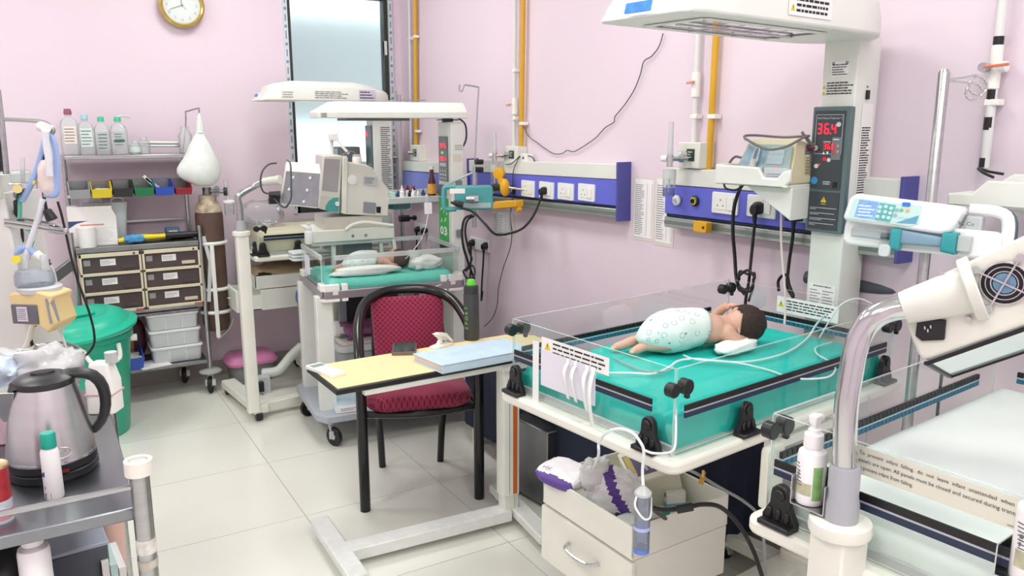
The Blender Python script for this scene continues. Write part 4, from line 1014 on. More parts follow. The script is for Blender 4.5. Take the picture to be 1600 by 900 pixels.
m = MB(T @ Matrix.Translation((.10, .10, 0)) ); m.lines(.07, .03, 3, 4, fill=.12, ragged=.6); build('small_print', m, mat('faint_print', '9fb6c6', .7, var=0), BK, world=True, smooth=0)
# thermos bottle
tb = atz(737, 530, TZ); TH = thing('sports_bottle', 'dark grey sports bottle with bright green cap at the back of the overbed table', 'bottle', tb)
r_ = .031
SB = mat('matt_charcoal', '3b3f41', .5, var=.05)
build('bottle_body', MB().lathe([(r_*.95, 0), (r_, .004), (r_, .185), (r_*.96, .19)], n=28), SB, TH)
build('shoulder', MB().lathe([(r_*.93, .19), (r_*.95, .193), (r_*.95, .218), (r_*.9, .222), (r_*.55, .225)], n=28), mat('charcoal_lid', '2c3032', .45), TH)
build('green_cap', MB().lathe([(r_*.62, .224), (r_*.62, .230), (r_*.5, .231), (r_*.5, .243), (r_*.45, .246), (0, .246)], n=24), mat('lime_green', '6fd43a', .4, var=0), TH)
az = math.degrees(math.atan2(CY-tb.y, CX-tb.x))-38
for k, ch in enumerate('SPORT'):
    a = R(az); c = Vector((r_*1.012*math.cos(a), r_*1.012*math.sin(a), .052+.0205*k)); 
    T = frame(c, (0, 0, 1), (math.sin(a), -math.cos(a), 0))
    text(ch, .022, T, mat('lime_print', '7fd05a', .5, var=0), TH, 'lettering', 'CENTER')
# phone, calculator, clip
def slab(name, label, cat, pl, pn, pr_, z, h, mats_, rnd=.006):
    l, n, r, f, m = flat_box('', '', '', pl, pn, pr_, z, h, None)
    t = thing(name, label, cat, n.lerp(f, .5), 0)
    T = frame(n, r-n, l-n); W, H = (r-n).length, (l-n).length
    m = MB(T); m.rbox(0, W, 0, H, 0, h, rnd, 4); build('body', m, mats_, t, world=True, bev=.0015, seg=2)
    return t, T, W, H
t, T, W, H = slab('mobile_phone', 'black phone in a brown case lying on the overbed table', 'phone', (628, 541), (612, 556), (650, 555), TZ, .014, mat('brown_case', '6e655c', .5))
m = MB(T); m.rbox(.003, W-.003, .004, H-.004, .0142, .015, .004); build('screen', m, mat('dark_screen', '23292c', .08, var=0), t, world=True)
t, T, W, H = slab('calculator', 'small white calculator on the near corner of the overbed table', 'calculator', (507, 571), (518, 592), (541, 586), TZ, .012, OFFW)
m = MB(T); m.box(.006, W-.006, H*.72, H*.9, .0122, .0128); build('display', m, mat('lcd_grey', '8c9890', .3), t, world=True, smooth=0)
for i in range(4):
    for j in range(4):
        m = MB(T); x = W*(.12+.205*i); y = H*(.08+.15*j); m.box(x, x+W*.14, y, y+H*.09, .012, .0136); build('key', m, PAPER, t, world=True, smooth=0)
cp_ = atz(690, 541, TZ)
t = thing('paper_punch', 'white clamp style paper punch on the overbed table by the register', 'punch', cp_, 24)
m = MB(); m.prism([(-.05, 0), (.05, 0), (.052, .006), (.0, .012), (-.05, .008)], 'y', -.02, .02); build('base', m, OFFW, t, bev=.002)
m = MB(); m.prism([(-.045, .058), (-.02, .060), (.02, .05), (.055, .016), (.06, .006), (.05, .008), (.015, .036), (-.02, .046)], 'y', -.012, .012); build('lever', m, OFFW, t, bev=.002)
m = MB(); m.prism([(-.045, .057), (-.012, .03), (-.03, .008), (-.01, .008), (.005, .034), (-.015, .05)], 'y', -.008, .008); build('arm', m, OFFW, t, bev=.002); m = MB(); m.cyl((.004, -.018, .032), (.004, .018, .032), .009, n=14); build('pivot', m, GREYL, t)

# ================================================================== armchair
CO = (-.927, 1.10, 0); CRZ = -17
CHR = thing('armchair', 'black tubular armchair with crimson patterned seat and back at the overbed table', 'chair', CO, CRZ)
GLOSS = mat('gloss_black_tube', '121315', .22, var=0)
w_ = .238
loop = [(-w_, 0, 0), (-w_, 0, .30), (-w_, 0, .52), (-w_, .015, .60), (-w_+.002, .09, .665), (-w_+.012, .22, .735), (-w_+.05, .36, .79), (-.11, .435, .818), (0, .455, .825)]
loop = loop+[(-x, y, z) for x, y, z in loop[-2::-1]]
m = MB(); m.tube(loop, .0215, 14, smooth=6); fr = build('arm_loop', m, GLOSS, CHR)
for s in (-1, 1):
    m = MB(); m.tube([(s*.16, .30, .43), (s*.145, .38, .25), (s*.135, .415, 0)], .016, 10, smooth=4); build('leg', m, GLOSS, CHR)
    m = MB(); m.bar((s*.135, .455, .79), (s*.15, .36, .42), .045, .012, up=(0, 1, 0)); build('back_strut', m, GLOSS, CHR, bev=.003)
m = MB(); m.tube([(-w_+.01, .02, .405), (0, -.01, .40), (w_-.01, .02, .405)], .015, 10); m.tube([(-w_+.01, .02, .41), (-.2, .3, .415), (0, .37, .415), (.2, .3, .415), (w_-.01, .02, .41)], .012, 8); build('seat_frame', m, GLOSS, CHR)
RED = bpy.data.materials.new('crimson_lattice_fabric'); RED.use_nodes = True
def lattice(mt, c1, c2, sc):
    nt = mt.node_tree; N = nt.nodes; L = nt.links; b = N['Principled BSDF']; b.inputs['Roughness'].default_value = .85; b.inputs['Sheen Weight'].default_value = .15
    tc = N.new('ShaderNodeTexCoord'); mp = N.new('ShaderNodeMapping'); mp.inputs['Rotation'].default_value = (0, 0, R(45)); mp.inputs['Scale'].default_value = (sc, sc, sc)
    L.new(tc.outputs['Object'], mp.inputs[0])
    v = N.new('ShaderNodeTexBrick')
    v.offset = 0; v.inputs['Scale'].default_value = 1; v.inputs['Mortar Size'].default_value = .16; v.inputs['Brick Width'].default_value = 1; v.inputs['Row Height'].default_value = 1
    v.inputs['Color1'].default_value = lin(c1); v.inputs['Color2'].default_value = lin(c1); v.inputs['Mortar'].default_value = lin(c2)
    L.new(mp.outputs[0], v.inputs[0]); L.new(v.outputs[0], b.inputs['Base Color'])
    bp_ = N.new('ShaderNodeBump'); bp_.inputs['Strength'].default_value = .2; bp_.inputs['Distance'].default_value = .002; L.new(v.outputs['Fac'], bp_.inputs['Height']); L.new(bp_.outputs[0], b.inputs['Normal'])
lattice(RED, '701232', '9c2c4e', 62)
REDB = bpy.data.materials.new('crimson_lattice_back'); REDB.use_nodes = True; lattice(REDB, '701232', '9c2c4e', 62)
for n_ in REDB.node_tree.nodes:
    if n_.type == 'MAPPING': n_.inputs['Rotation'].default_value = (R(90), 0, R(0))
# the back's weave runs in its own upright plane
n_ = [q for q in REDB.node_tree.nodes if q.type == 'MAPPING'][0]; n2_ = REDB.node_tree.nodes.new('ShaderNodeMapping'); n2_.inputs['Rotation'].default_value = (R(90), 0, 0)
REDB.node_tree.links.new([q for q in REDB.node_tree.nodes if q.type == 'TEX_COORD'][0].outputs['Object'], n2_.inputs[0]); REDB.node_tree.links.new(n2_.outputs[0], n_.inputs[0]); n_.inputs['Rotation'].default_value = (0, 0, R(45))
m = MB(); rings = []
for k in range(9):
    t_ = k/8; z = .415+.062*t_; g = math.sin(math.pi*min(1, .28+.72*t_) if t_ > .5 else math.pi*(.28+.22*t_/.5)); s = .80+.2*math.sin(math.pi*(.15+.7*t_))**.6
    rings.append([(x*s, .185+(y-.185)*s, z+(.006*math.cos(x*9)*t_)) for x, y in rrect(-.222, .222, -.02, .385, .09, 6)])
m.loft(rings); build('seat', m, RED, CHR, smooth=60)
m = MB(); rings = []
for k in range(7):
    t_ = k/6; y = -.018+.036*t_; s = .86+.14*math.sin(math.pi*(.12+.76*t_))
    rings.append([(x*s*(1+.06*((z-.6)/.2)), .398+y+.16*(z-.6)-.55*x*x, .62+(z-.62)*s) for x, z in rrect(-.155, .155, .44, .80, .05, 6)])
m.loft(rings); build('backrest', m, REDB, CHR, smooth=60)

# bench along the right wall under a navy cloth
BN = thing('covered_bench', 'low bench along the wall under a pleated navy cloth, behind the overbed table', 'bench', (-.25, 1.0, 0))
NAVY = mat('navy_cloth', '1b2338', .85, var=.12, scale=7, bump=.2, bscale=30)
m = MB(); n = 120; per = []
def rim(t):
    P = rrect(-.47, -.02, .10, 1.63, .04, 4); P = P+[P[0]]; L = [0]
    for a, b in zip(P, P[1:]): L.append(L[-1]+math.hypot(b[0]-a[0], b[1]-a[1]))
    d = t*L[-1]
    for k in range(len(P)-1):
        if d <= L[k+1]: u = (d-L[k])/(L[k+1]-L[k]+1e-9); return (P[k][0]*(1-u)+P[k+1][0]*u, P[k][1]*(1-u)+P[k+1][1]*u)
    return P[0]
rings = []
for r_ in range(5):
    z = .46-.36*r_/4; ring = []
    for k in range(n):
        x, y = rim(k/n); a = .016*r_/4*math.sin(k*1.9)+.008*r_/4*noise.noise(Vector((k*.3, r_, 0)))
        dx, dy = x+.25, y-.86; q = 1+a/max(.1, math.hypot(dx, dy))
        ring.append((min(-.018, -.25+dx*q), .86+dy*q, z+.006*math.sin(k*.8)*r_/4))
    rings.append(ring)
m.loft(rings[::-1]); build('navy_cover', m, NAVY, BN, world=True, smooth=50)
for y in (.2, 1.56):
    for x in (-.43, -.08):
        m = MB(); m.cyl((x, y, 0), (x, y, .44), .018, n=12); build('leg', m, CREAM, BN, world=True)
# dull steel box standing in for the middle warmer's pedestal, beside the drawer unit
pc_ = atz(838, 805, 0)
t = thing('pedestal_box', 'grey steel pedestal box standing behind the drawer unit and table foot', 'step', (pc_.x+.1, pc_.y+.13, 0), 6)
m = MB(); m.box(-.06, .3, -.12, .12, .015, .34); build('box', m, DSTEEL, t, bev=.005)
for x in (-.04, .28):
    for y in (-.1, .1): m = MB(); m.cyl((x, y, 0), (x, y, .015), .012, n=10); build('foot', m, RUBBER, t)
# ================================================================== things in the open tray of the hung drawer unit
DT = wm(DR)
def DRL(x, y, z): return DT @ Vector((x, y, z))
ZT = .168
# pack of diapers in a crumpled clear bag, white and purple
PURP = mat('purple_print', '5d3f94', .5, var=.05)
def crumple(name, label, cat, M, sx, sy, sz, mats, seed, group=None, zones=None, parent=None, amp=.22, n=22, k=34):
    m = MB(M); rings = []
    for i in range(1, n):
        a = math.pi*i/n-math.pi/2; ring = []
        for j in range(k):
            b = 2*math.pi*j/k; d = Vector((math.cos(a)*math.cos(b), math.cos(a)*math.sin(b), math.sin(a)))
            e = [abs(q)**.7*(1 if q > 0 else -1) for q in d]
            w_ = 1+amp*noise.noise(d*1.8+Vector((seed, 0, 0)))+amp*.6*abs(noise.noise(d*4.5+Vector((0, seed, 0))))+amp*.3*noise.noise(d*11+Vector((0, 0, seed)))
            ring.append((sx*e[0]*w_, sy*e[1]*w_, sz+sz*e[2]*w_))
        rings.append(ring)
    m.loft(rings)
    if zones:
        for q, f in enumerate(m.f):
            c = sum((m.v[v] for v in f), Vector())/len(f); m.m[q] = zones(M.inverted() @ c)
    if parent is not None: return build(name, m, mats, parent, world=True, smooth=60)
    return build(name, m, mats, smooth=60, label=label, cat=cat, group=group)
PW2 = mat('white_film', 'f2f2f6', .3, var=.06, scale=30, bump=.25, bscale=30)
M1 = DRL(.105, .22, ZT+.01); M1 = Matrix.Translation(M1) @ rotz(-50) @ Matrix.Rotation(R(14), 4, 'Y')
dp = crumple('diaper_pack', 'crumpled white and purple diaper pack in the open tray', 'pack', M1, .072, .045, .066, [PW2, PURP], 4, zones=lambda c: 1 if (-.2 < (c.x-.015)*1.1+(c.z-.06) < .035 and (c.x-.015)*1.1+(c.z-.06) > -.008 and c.y < .02) or (c.z < .03 and c.x > .02 and c.y < 0) else 0, n=44, k=64)
M2 = Matrix.Translation(DRL(.075, .25, ZT+.085)) @ rotz(-40)
crumple('plastic_bag', 'crumpled clear carrier bag on top of the diaper pack', 'bag', M2, .045, .036, .042, [clear('bag_film', 'f8f9fa', .4, .8, 'f6f6f8')], 12, amp=.4)
M3 = Matrix.Translation(DRL(.04, .36, ZT+.075)) @ rotz(15) @ Matrix.Rotation(R(-12), 4, 'Y')
wp = crumple('wipes_pack', 'white and purple packet perched on the back corner of the open tray', 'pack', M3, .062, .085, .022, [PW2, PURP], 21, zones=lambda c: 1 if c.x < -.042 or c.y > .078 else 0, amp=.1)
T = M3 @ frame((-.035, .05, .0495), (.25, -1, 0), (1, .25, 0)); text('MV', .022, T, mat('plum_ink', '6a4a78', .6, var=0), wp, 'lettering', world=True)
# device box with a dark instruction plate, small cartons, teal-capped tube, cables, gold clip
t = thing('compressor_box', 'cream device box with a dark purple instruction plate in the open tray', 'device', atz(1022, 768, .41)+Vector((0, 0, 0)), 2.5-28, rot=(R(8), R(-16), R(-25)))
m = MB(); m.rbox(-.075, .075, -.09, .09, -.02, .115, .01, 3); build('case', m, mat('aged_cream_plastic', 'd6d5c2', .5), t, bev=.004)
m = MB(); m.box(-.066, .066, -.06, .06, .115, .1165); build('label_plate', m, mat('plum_plate', '4a3f63', .5), t, smooth=0)
m = MB(Matrix.Translation((.06, -.045, .1175)) @ rotz(90)); m.lines(.095, .08, 5, 7, fill=.5); build('small_print', m, mat('lilac_print', 'c3bad2', .6, var=0), t, smooth=0)
m = MB(); m.box(-.064, -.045, -.055, .055, .117, .1176); build('gold_band', m, mat('gold_print', 'a99c58', .5), t, smooth=0)
m = MB()
for k in range(4): m.box(-.077, -.0745, -.06+.03*k, -.04+.03*k, .02, .06)
build('vent', m, GREY, t, smooth=0)
t = thing('carton', 'small white carton beside the cream device box in the open tray', 'box', atz(1052, 788, .41), -20)
m = MB(); m.box(-.03, .03, -.022, .022, 0, .05); build('carton', m, PAPER, t, bev=.001); m = MB(); m.box(-.031, .031, -.023, .023, 0, .014); build('blue_band', m, mat('pale_blue_card', '7fb2cc', .6), t, smooth=0)
m = MB(); m.quad((-.0305, -.012, .03), (-.0305, .008, .03), (-.0305, .008, .044), (-.0305, -.012, .044)); build('small_print', m, INK, t, smooth=0)
t = thing('ointment_tube', 'white tube with a teal cap lying at the front of the open tray', 'tube', atz(1012, 806, .42), -8)
m = MB(); m.loft([[(-.07, y, z) for y, z in rrect(-.02, .02, -.002, .002, .001, 2)], [(.04, y, z) for y, z in rrect(-.012, .012, -.012, .012, .0118, 2)]]); build('tube_body', m, mat('mint_white', 'e3ece8', .4), t)
m = MB(); m.cyl((.04, 0, 0), (.07, 0, 0), .012, n=16); build('cap', m, mat('teal_cap', '12a08c', .4), t)
M4 = Matrix.Translation(DRL(.09, .12, ZT)); soft_pad('cotton_pad', 'crumpled white gauze lying in the front of the open tray', 'cotton pad', M4, .06, .035, .02, 31, COTTON, amp=.3)
cable('power_cable', [DRL(.20, .06, ZT+.02), atd(1020, 795, 1.98), atd(1040, 797, 1.97), atd(1072, 793, 1.96), atd(1098, 788, 1.96), atd(1125, 792, 1.97), atd(1150, 815, 2.0), atd(1172, 850, 2.04), atd(1190, 898, 2.1), Vector((-.42, -.35, .012))], .0058, RUBBER, 'thick black power cable leaving the open tray and dropping to the floor')
cp2 = atd(1070, 794, 1.955)
m = MB(); d_ = (atd(1082, 792, 1.955)-atd(1056, 797, 1.96)); m.tube([cp2-d_*.5, cp2+d_*.5], .011, 8, smooth=0); build('cable_plug', m, BLACK, bev=.002, label='black in-line plug on the thick cable in the open tray', cat='plug')
cable('grey_lead', [atd(1065, 730, 2.0), atd(1085, 738, 2.0), atd(1105, 750, 2.02), atd(1125, 762, 2.06), atd(1160, 782, 2.12), atd(1185, 805, 2.15), atd(1193, 840, 2.15), atd(1196, 898, 2.15)], .0042, mat('grey_cable', '8d9294', .5, var=0), 'grey lead running from the tray past the drawer unit to the floor')
m = MB(); c = atd(1062, 731, 1.99); m.tube([c-Vector((.018, 0, 0)), c+Vector((.018, -.004, 0))], .010, 8, smooth=0); build('lead_plug', m, BLACK, bev=.002, label='black plug end of the grey lead above the open tray', cat='plug')
t = thing('gold_clip', 'gold coloured metal clip on the grey lead above the open tray', 'clip', atd(1098, 746, 2.0), 30)
m = MB()
for a in (-30, 25, 80): m.bar((0, 0, 0), (.018*math.cos(R(a)), 0, .018*math.sin(R(a))), .006, .004)
m.bar((-.016, 0, -.012), (.004, 0, .002), .012, .005); build('clip', m, mat('gold_clip', 'cfa455', .35, .5), t)
# drip chamber hanging on the front corner
c = atd(1003, 820, 1.70)
t = thing('suction_cylinder', 'clear measuring cylinder with blue base hanging from the front bed corner', 'container', (c.x, c.y, atd(1003, 866, 1.70).z))
h = atd(1003, 768, 1.7).z-t.location.z; r_ = .0175
build('cylinder', MB().lathe([(r_, .004), (r_, h), (r_*.97, h), (r_*.97, .006)], n=22), clear('cylinder_clear', 'eef2f8', .35, .14, 'dfe6f2'), t)
build('blue_base', MB().lathe([(0, 0), (r_*1.02, 0), (r_*1.02, .010), (r_*.7, .012), (0, .012)], n=22), mat('cobalt_base', '5f7fd0', .3, var=0), t)
build('liquid', MB().lathe([(0, .012), (r_*.95, .012), (r_*.95, h*.42), (0, h*.43)], n=22), clear('pale_liquid', 'dfe8f6', .3, .2, 'e6eef8'), t)
build('blue_ring', MB().lathe([(r_*.98, h*.40), (r_*1.03, h*.40), (r_*1.03, h*.46), (r_*.98, h*.46)], n=22), mat('lilac_blue_ring', 'aebcea', .4, var=0), t)
build('clear_cap', MB().lathe([(r_*1.05, h), (r_*1.05, h+.006), (r_*.6, h+.014), (.004, h+.02)], n=20), MILKY, t)
m = MB(); m.tube([(-r_, .0, h), (-r_-.006, -.004, h-.02), (-r_*.6, -r_, h-.045), (r_*.5, -r_*.9, h-.045), (r_+.003, -.002, h-.01)], .0024, 7); build('white_strap', m, mat('white_strap', 'eef0f0', .4, var=0), t)
m = MB(frame((0, -r_*1.0, .02), (1, -.4, 0), (0, 0, 1)))
for k in range(5): m.quad((-.003, .006*k, 0), (.002, .006*k, 0), (.002, .006*k+.0012, 0), (-.003, .006*k+.0012, 0))
build('graduations', m, mat('blue_ink', '6f82b8', .6, var=0), t, smooth=0)
cable('suction_tube', [DRL(.07, .26, .31), atd(935, 712, 1.83), atd(936, 692, 1.78), atd(948, 676, 1.74), atd(968, 670, 1.71), atd(988, 676, 1.69), atd(1000, 690, 1.68), atd(1006, 705, 1.68), atd(1004, 735, 1.69), t.location+Vector((0, 0, h+.02))], .0034, TUBEC, 'white tube looping from the diaper pack over the front corner to the cylinder', 'tube')
cable('suction_tube', [atd(1006, 703, 1.66), atd(1020, 708, 1.65), atd(1040, 708, 1.66), atd(1053, 702, 1.68), atd(1056, 680, 1.7), atd(1056, 640, 1.71)], .0026, TUBEC, 'thin white tube tied round the front corner of the middle warmer', 'tube')
# ================================================================== the warmer on castors in the middle distance (B)
B0 = Vector((-1.05, 1.93, 0)); BRZ = -5
WB = thing('infant_warmer', 'tall infant warmer on castors behind the armchair, a small baby on its teal mattress', 'infant warmer', B0, BRZ, 'open infant warmers')
BM = Matrix.Translation(B0) @ rotz(BRZ)
def BL(x, y, z): return BM @ Vector((x, y, z))
def BLi(p): return BM.inverted() @ p
MAUVE = mat('grey_aluminium_rail', 'a79fa6', .35, .5, var=.06, stretch=(.3, 1, 6))
L_, W_, zt = .71, .50, .77
m = MB()
for a, b in (((0, 0), (L_, 0)), ((0, W_), (L_, W_)), ((0, 0), (0, W_)), ((L_, 0), (L_, W_))): m.bar((*a, zt-.02), (*b, zt-.02), .03, .04)
build('bed_rail', m, MAUVE, WB, bev=.003)
m = MB(); m.box(.01, L_-.01, .01, W_-.01, zt-.03, zt-.012); build('bed_deck', m, GREYL, WB)
for x0, x1, y0, y1 in ((-.003, .003, .03, W_-.03), (.06, L_-.04, -.003, .003), (.06, L_-.04, W_-.003, W_+.003), (L_-.003, L_+.003, .03, W_-.03)):
    p = pane_part(WB, 'side_panel', x0, x1, y0, y1, zt, zt+.165)
    m = MB(); e = .004; m.box(x0-e, x1+e, y0-e, y1+e, zt+.145, zt+.168); build('panel_cap', m, MILKY, p, space=WB, bev=.002)
for x, y in ((0, 0), (0, W_), (L_, 0), (L_, W_)):
    m = MB(); sx = 1 if x == 0 else -1; sy = 1 if y == 0 else -1
    for a, b, c, d in ((x-.014, x+.014, y, y+sy*.07), (x, x+sx*.075, y-.014, y+.014), (x+sx*.085, x+sx*.115, y-.014, y+.014)):
        m.box(min(a, b), max(a, b), min(c, d), max(c, d), zt-.055, zt+.03)
    cbk = build('corner_bracket', m, OFFW, WB, bev=.003)
    m = MB(); m.box(min(x+sx*.04, x+sx*.066), max(x+sx*.04, x+sx*.066), y-sy*.0155-.0005, y-sy*.0155+.0005, zt-.02, zt+.005); build('bracket_badge', m, CREAM, cbk, space=WB)
m = MB(); m.box(-.035, .045, .02, .075, .16, zt-.03); build('front_leg', m, WHITE, WB, bev=.003)
m = MB(); m.box(-.035, .045, W_-.075, W_-.02, .16, zt-.03); build('front_leg', m, WHITE, WB, bev=.003)
m = MB(); m.prism([(-.07, .0), (-.03, -.07), (.85, -.07), (.85, W_+.04), (-.03, W_+.04), (-.07, W_-.03)], 'z', .125, .165); build('base_plate', m, mat('blue_grey_base', 'a9b2ba', .4), WB, bev=.008)
for x, y, a in ((.0, -.02, -60), (.0, W_-.06, 200), (.75, 0, 20), (.75, W_, 20)): caster(WB, x, y, .125, .048, a=a)
# column, display, poster, heater head
cx0, cx1, cy0, cy1 = .73, .80, .17, .36
m = MB(); m.box(cx0, cx1, cy0, cy1, .16, 1.565); build('column', m, WHITE, WB, bev=.004)
TB_ = frame((cx0-.0006, cy1, 0), (0, -1, 0), (0, 0, 1)) @ Matrix.Diagonal((1.9, 1, 1, 1)); cw = .10
m = MB(TB_); m.box(.012, cw-.022, 1.255, 1.49, 0, .006); build('control_panel', m, mat('panel_mid_grey', '6a6d70', .4), WB, bev=.002)
seven_seg(WB, TB_ @ Matrix.Translation((.022, 1.43, .0068)), '355', .024, GLUE, 'temperature_digits')
seven_seg(WB, TB_ @ Matrix.Translation((.022, 1.362, .0068)), '201', .024, GLUE, 'set_digits')
m = MB(TB_ @ Matrix.Translation((0, 0, .0066))); m.box(.032, .05, 1.398, 1.412, 0, .0006); build('green_lamp', m, mat('green_lamp', '7fbf7a', .4, var=0, emit='9fe08a', estr=.4), WB, smooth=0)
m = MB(TB_ @ Matrix.Translation((0, 0, .0066))); m.box(.022, .068, 1.334, 1.352, 0, .0006); build('display_strip', m, mat('pale_display', 'b9c3c8', .3, var=0), WB, smooth=0)
for i in range(3):
    for j in range(3):
        m = MB(TB_ @ Matrix.Translation((.028+.018*i, 1.31-.02*j, .0066))); m.box(-.004, .004, -.004, .004, 0, .001); build('key', m, PAPER if j == 1 else GREYL, WB, smooth=0)
m = MB(TB_); m.box(.004, .075, .915, 1.165, .001, .004); ps = build('green_poster', m, mat('green_card', '43b257', .6, var=.15, scale=30), WB, smooth=0)
m = MB(TB_ @ Matrix.Translation((.015, 1.03, .0045)))
for k in range(14):
    a = k*1.3; x, y = .025+.02*math.cos(a*1.7), .05+.045*math.sin(a); m.tube([(x, y, 0), (x+.008*math.cos(a), y+.008*math.sin(a), 0), (x+.004, y+.014, 0)], .0016, 4, smooth=2)
build('line_drawing', m, mat('pale_green_line', 'cfeec9', .6, var=0), WB)
text('03', .062, TB_ @ Matrix.Translation((.012, .985, .0045)), PAPER, WB, 'number', width=.055, bold=.002)
m = MB(TB_); m.box(.004, .075, .885, .915, .001, .004); build('dark_strip', m, DGREY, WB, smooth=0)
m = MB(TB_); m.box(.015, .06, 1.175, 1.235, .0, .02); build('small_box', m, DGREY, WB, bev=.002)
TSB = frame((cx0, cy0-.0006, 0), (1, 0, 0), (0, 0, 1))
m = MB(TSB); m.box(.01, .06, 1.36, 1.40, 0, .0006); build('sticker', m, mat('pale_tan_sticker', 'dcd6c2', .6), WB, smooth=0)
m = MB(TSB @ Matrix.Translation((.02, 1.42, .0008))); m.lines(.05, .03, 3, 5, fill=.3); build('small_print', m, INK, WB, smooth=0)
for z in (1.245, .985): m = MB(TSB); m.box(.02, .055, z-.02, z+.02, 0, .014); build('side_clip', m, GREY, WB, bev=.002)
hx0 = BLi(aty(496, 180, 2.1)).x; hx1 = BLi(aty(724, 175, 2.05)).x
yc = (cy0+cy1)/2; z0, zc, z1 = 1.582, 1.612, 1.662
m = MB()
def hs(x, a, za, zb, zd, b): return [(x, yc-a, za), (x, yc+a, za), (x, yc+a, zb), (x, yc+b, zd), (x, yc-b, zd), (x, yc-a, zb)]
m.loft([hs(hx0, .085, z0, zc-.004, zc, .08), hs(hx0+.09, .13, z0, zc, z1, .075), hs(hx1, .13, z0, zc, z1, .075)])
build('heater_head', m, WHITE, WB, bev=.004)
m = MB(); m.box(hx0+.14, hx0+.46, yc-.1, yc+.1, z0-.012, z0); build('heater_grille', m, mat('dull_grille', '6c716e', .4, .5), WB, bev=.002)
m = MB(); m.cyl((.75, yc, 1.565), (.75, yc, 1.582), .03, .03, 14); m.box(.70, .80, yc-.03, yc+.03, 1.572, 1.578); build('head_swivel', m, DGREY, WB)
m = MB(frame((hx0+.028, yc-.107, 1.597), (.09, -.045, 0), (0, 0, 1))); m.lines(.03, .022, 3, 4, fill=.5, x=-.015, y=-.012); build('small_print', m, DINK, WB, smooth=0)
cable('head_cable', [BL(hx1-.02, yc-.05, 1.585), BL(hx1+.02, yc-.05, 1.55), BL(hx1+.03, yc-.03, 1.47), BL(hx1-.0, yc, 1.40)], .005, mat('slate_cable', '39424d', .5, var=0), '', parent=WB)
# paper slip on the foot panel
m = MB(BM @ frame((-.0045, .40, zt+.03), (0, -1, 0), (0, 0, 1))); m.rbox(0, .13, 0, .10, 0, .001, .02); build('paper_slip', m, mat('lilac_white_paper', 'e6e4ee', .7), label='white handwritten slip on the foot panel of the warmer with castors', cat='paper')
sheet_mattress('mattress', 'teal sheeted mattress under the smaller baby, behind the armchair', BM, .03, L_-.03, .025, W_-.025, zt-.012, zt+.045, 14, mat('pale_teal_sheet', '6dcdbd', .75, var=.05, bump=.25, bscale=45), nx=30, ny=22, sag=.006)
# second baby: asleep on its side inside a white wrap
bq = BL(.25, .22, zt+.048)
BB = thing('baby', 'small dark-haired baby in a pale cloud-print wrap on the far teal mattress', 'baby', bq, BRZ-3)
infant_body(BB); infant_hair(BB, mat('greyish_infant_hair', '5a4a44', .8, var=.2, scale=90, bump=.5, bscale=160)); diaper(BB)
BB.scale = (.86, .86, .86)
soft_pad('cotton_wrap', 'white cotton wrap in front of the smaller baby', 'wrap', Matrix.Translation(BL(.24, .10, zt+.042)) @ rotz(BRZ), .17, .045, .024, 41, COTTON, amp=.25)
soft_pad('cotton_roll', 'bunched white cotton roll beyond the head of the smaller baby', 'wrap', Matrix.Translation(BL(.56, .13, zt+.042)) @ rotz(BRZ+12), .085, .05, .036, 43, COTTON, amp=.35)
soft_pad('cotton_roll', 'white cotton roll curled round the head of the smaller baby', 'wrap', Matrix.Translation(BL(.53, .27, zt+.042)) @ rotz(BRZ), .05, .045, .042, 47, COTTON, amp=.2)
cable('feeding_tube', [BL(.70, .02, zt+.03), BL(.66, -.01, zt+.035), BL(.6, -.012, zt-.01), BL(.54, -.02, zt-.03)], .003, TUBEC, 'white tube curving over the near rail of the warmer with castors', 'tube')
cable('probe_wire', [BL(.66, .30, 1.175), BL(.62, .25, 1.17), BL(.60, .18, 1.10), BL(.55, .14, .98), BL(.47, .15, .88), BL(.43, .2, .84)], .0022, TUBEC, 'white probe wire hanging beside the green poster column')
t = thing('probe_tag', 'white tag hanging on the probe wire by the brown bottle', 'tag', BL(.615, .22, 1.12), BRZ-10); m = MB(); m.rbox(-.02, .02, -.0012, .0012, -.03, .03, .004, axis='y'); build('tag', m, PAPER, t)
# stand with the teal pump seen from behind
ST = thing('drip_stand', 'thin steel stand with a bent hook, clamped beside the green poster column', 'drip stand', (0, 0, 0))
sp = atd(742, 350, 3.75); ST.location = (sp.x, sp.y, sp.z-.01)
def sl(px, py): return atp(px, py, sp, 59.25)-ST.location
m = MB(); m.tube([sl(741, 355), sl(742, 260)], .011, 12, smooth=0); build('tube', m, STEEL, ST)
m = MB(); m.tube([sl(742, 262), sl(746, 170), sl(748, 140), sl(746, 136), sl(730, 133), sl(725, 134), sl(722, 142), sl(718, 141), sl(718, 132)], .004, 8, smooth=3); build('hook_rod', m, STEEL, ST)
for y in (253, 265): m = MB(); c = sl(747, y); m.cyl(c+Vector((-.016, 0, 0)), c+Vector((.022, -.004, 0)), .012, n=10); build('clamp_screw', m, BLACK, ST)
m = MB(); m.bar(sl(742, 268), BL(.735, .22, 1.245)-ST.location, .01, .008); build('side_arm', m, STEEL, ST)
pc = atd(733, 309, 3.72); yaw = math.degrees(math.atan2(pc.y-CY, pc.x-CX))-90+4
T2 = thing('syringe_pump', 'teal syringe pump seen from behind on the thin steel stand', 'syringe pump', pc, yaw, 'syringe pumps clamped on stands')
k_ = 3.75/1247
PTB = mat('teal_pump_back', '4d9fa0', .4, var=.05)
m = MB(); m.rbox(-.065, .11, -.02, .05, -.055, .055, .012, 3, axis='y'); build('body', m, PTB, T2, bev=.006)
m = MB(); m.tube([(-.06, .0, .05), (-.105, .0, .05), (-.117, .0, .035), (-.117, 0, -.035), (-.105, 0, -.052), (-.06, 0, -.052)], .0115, 10); build('handle', m, PTB, T2)
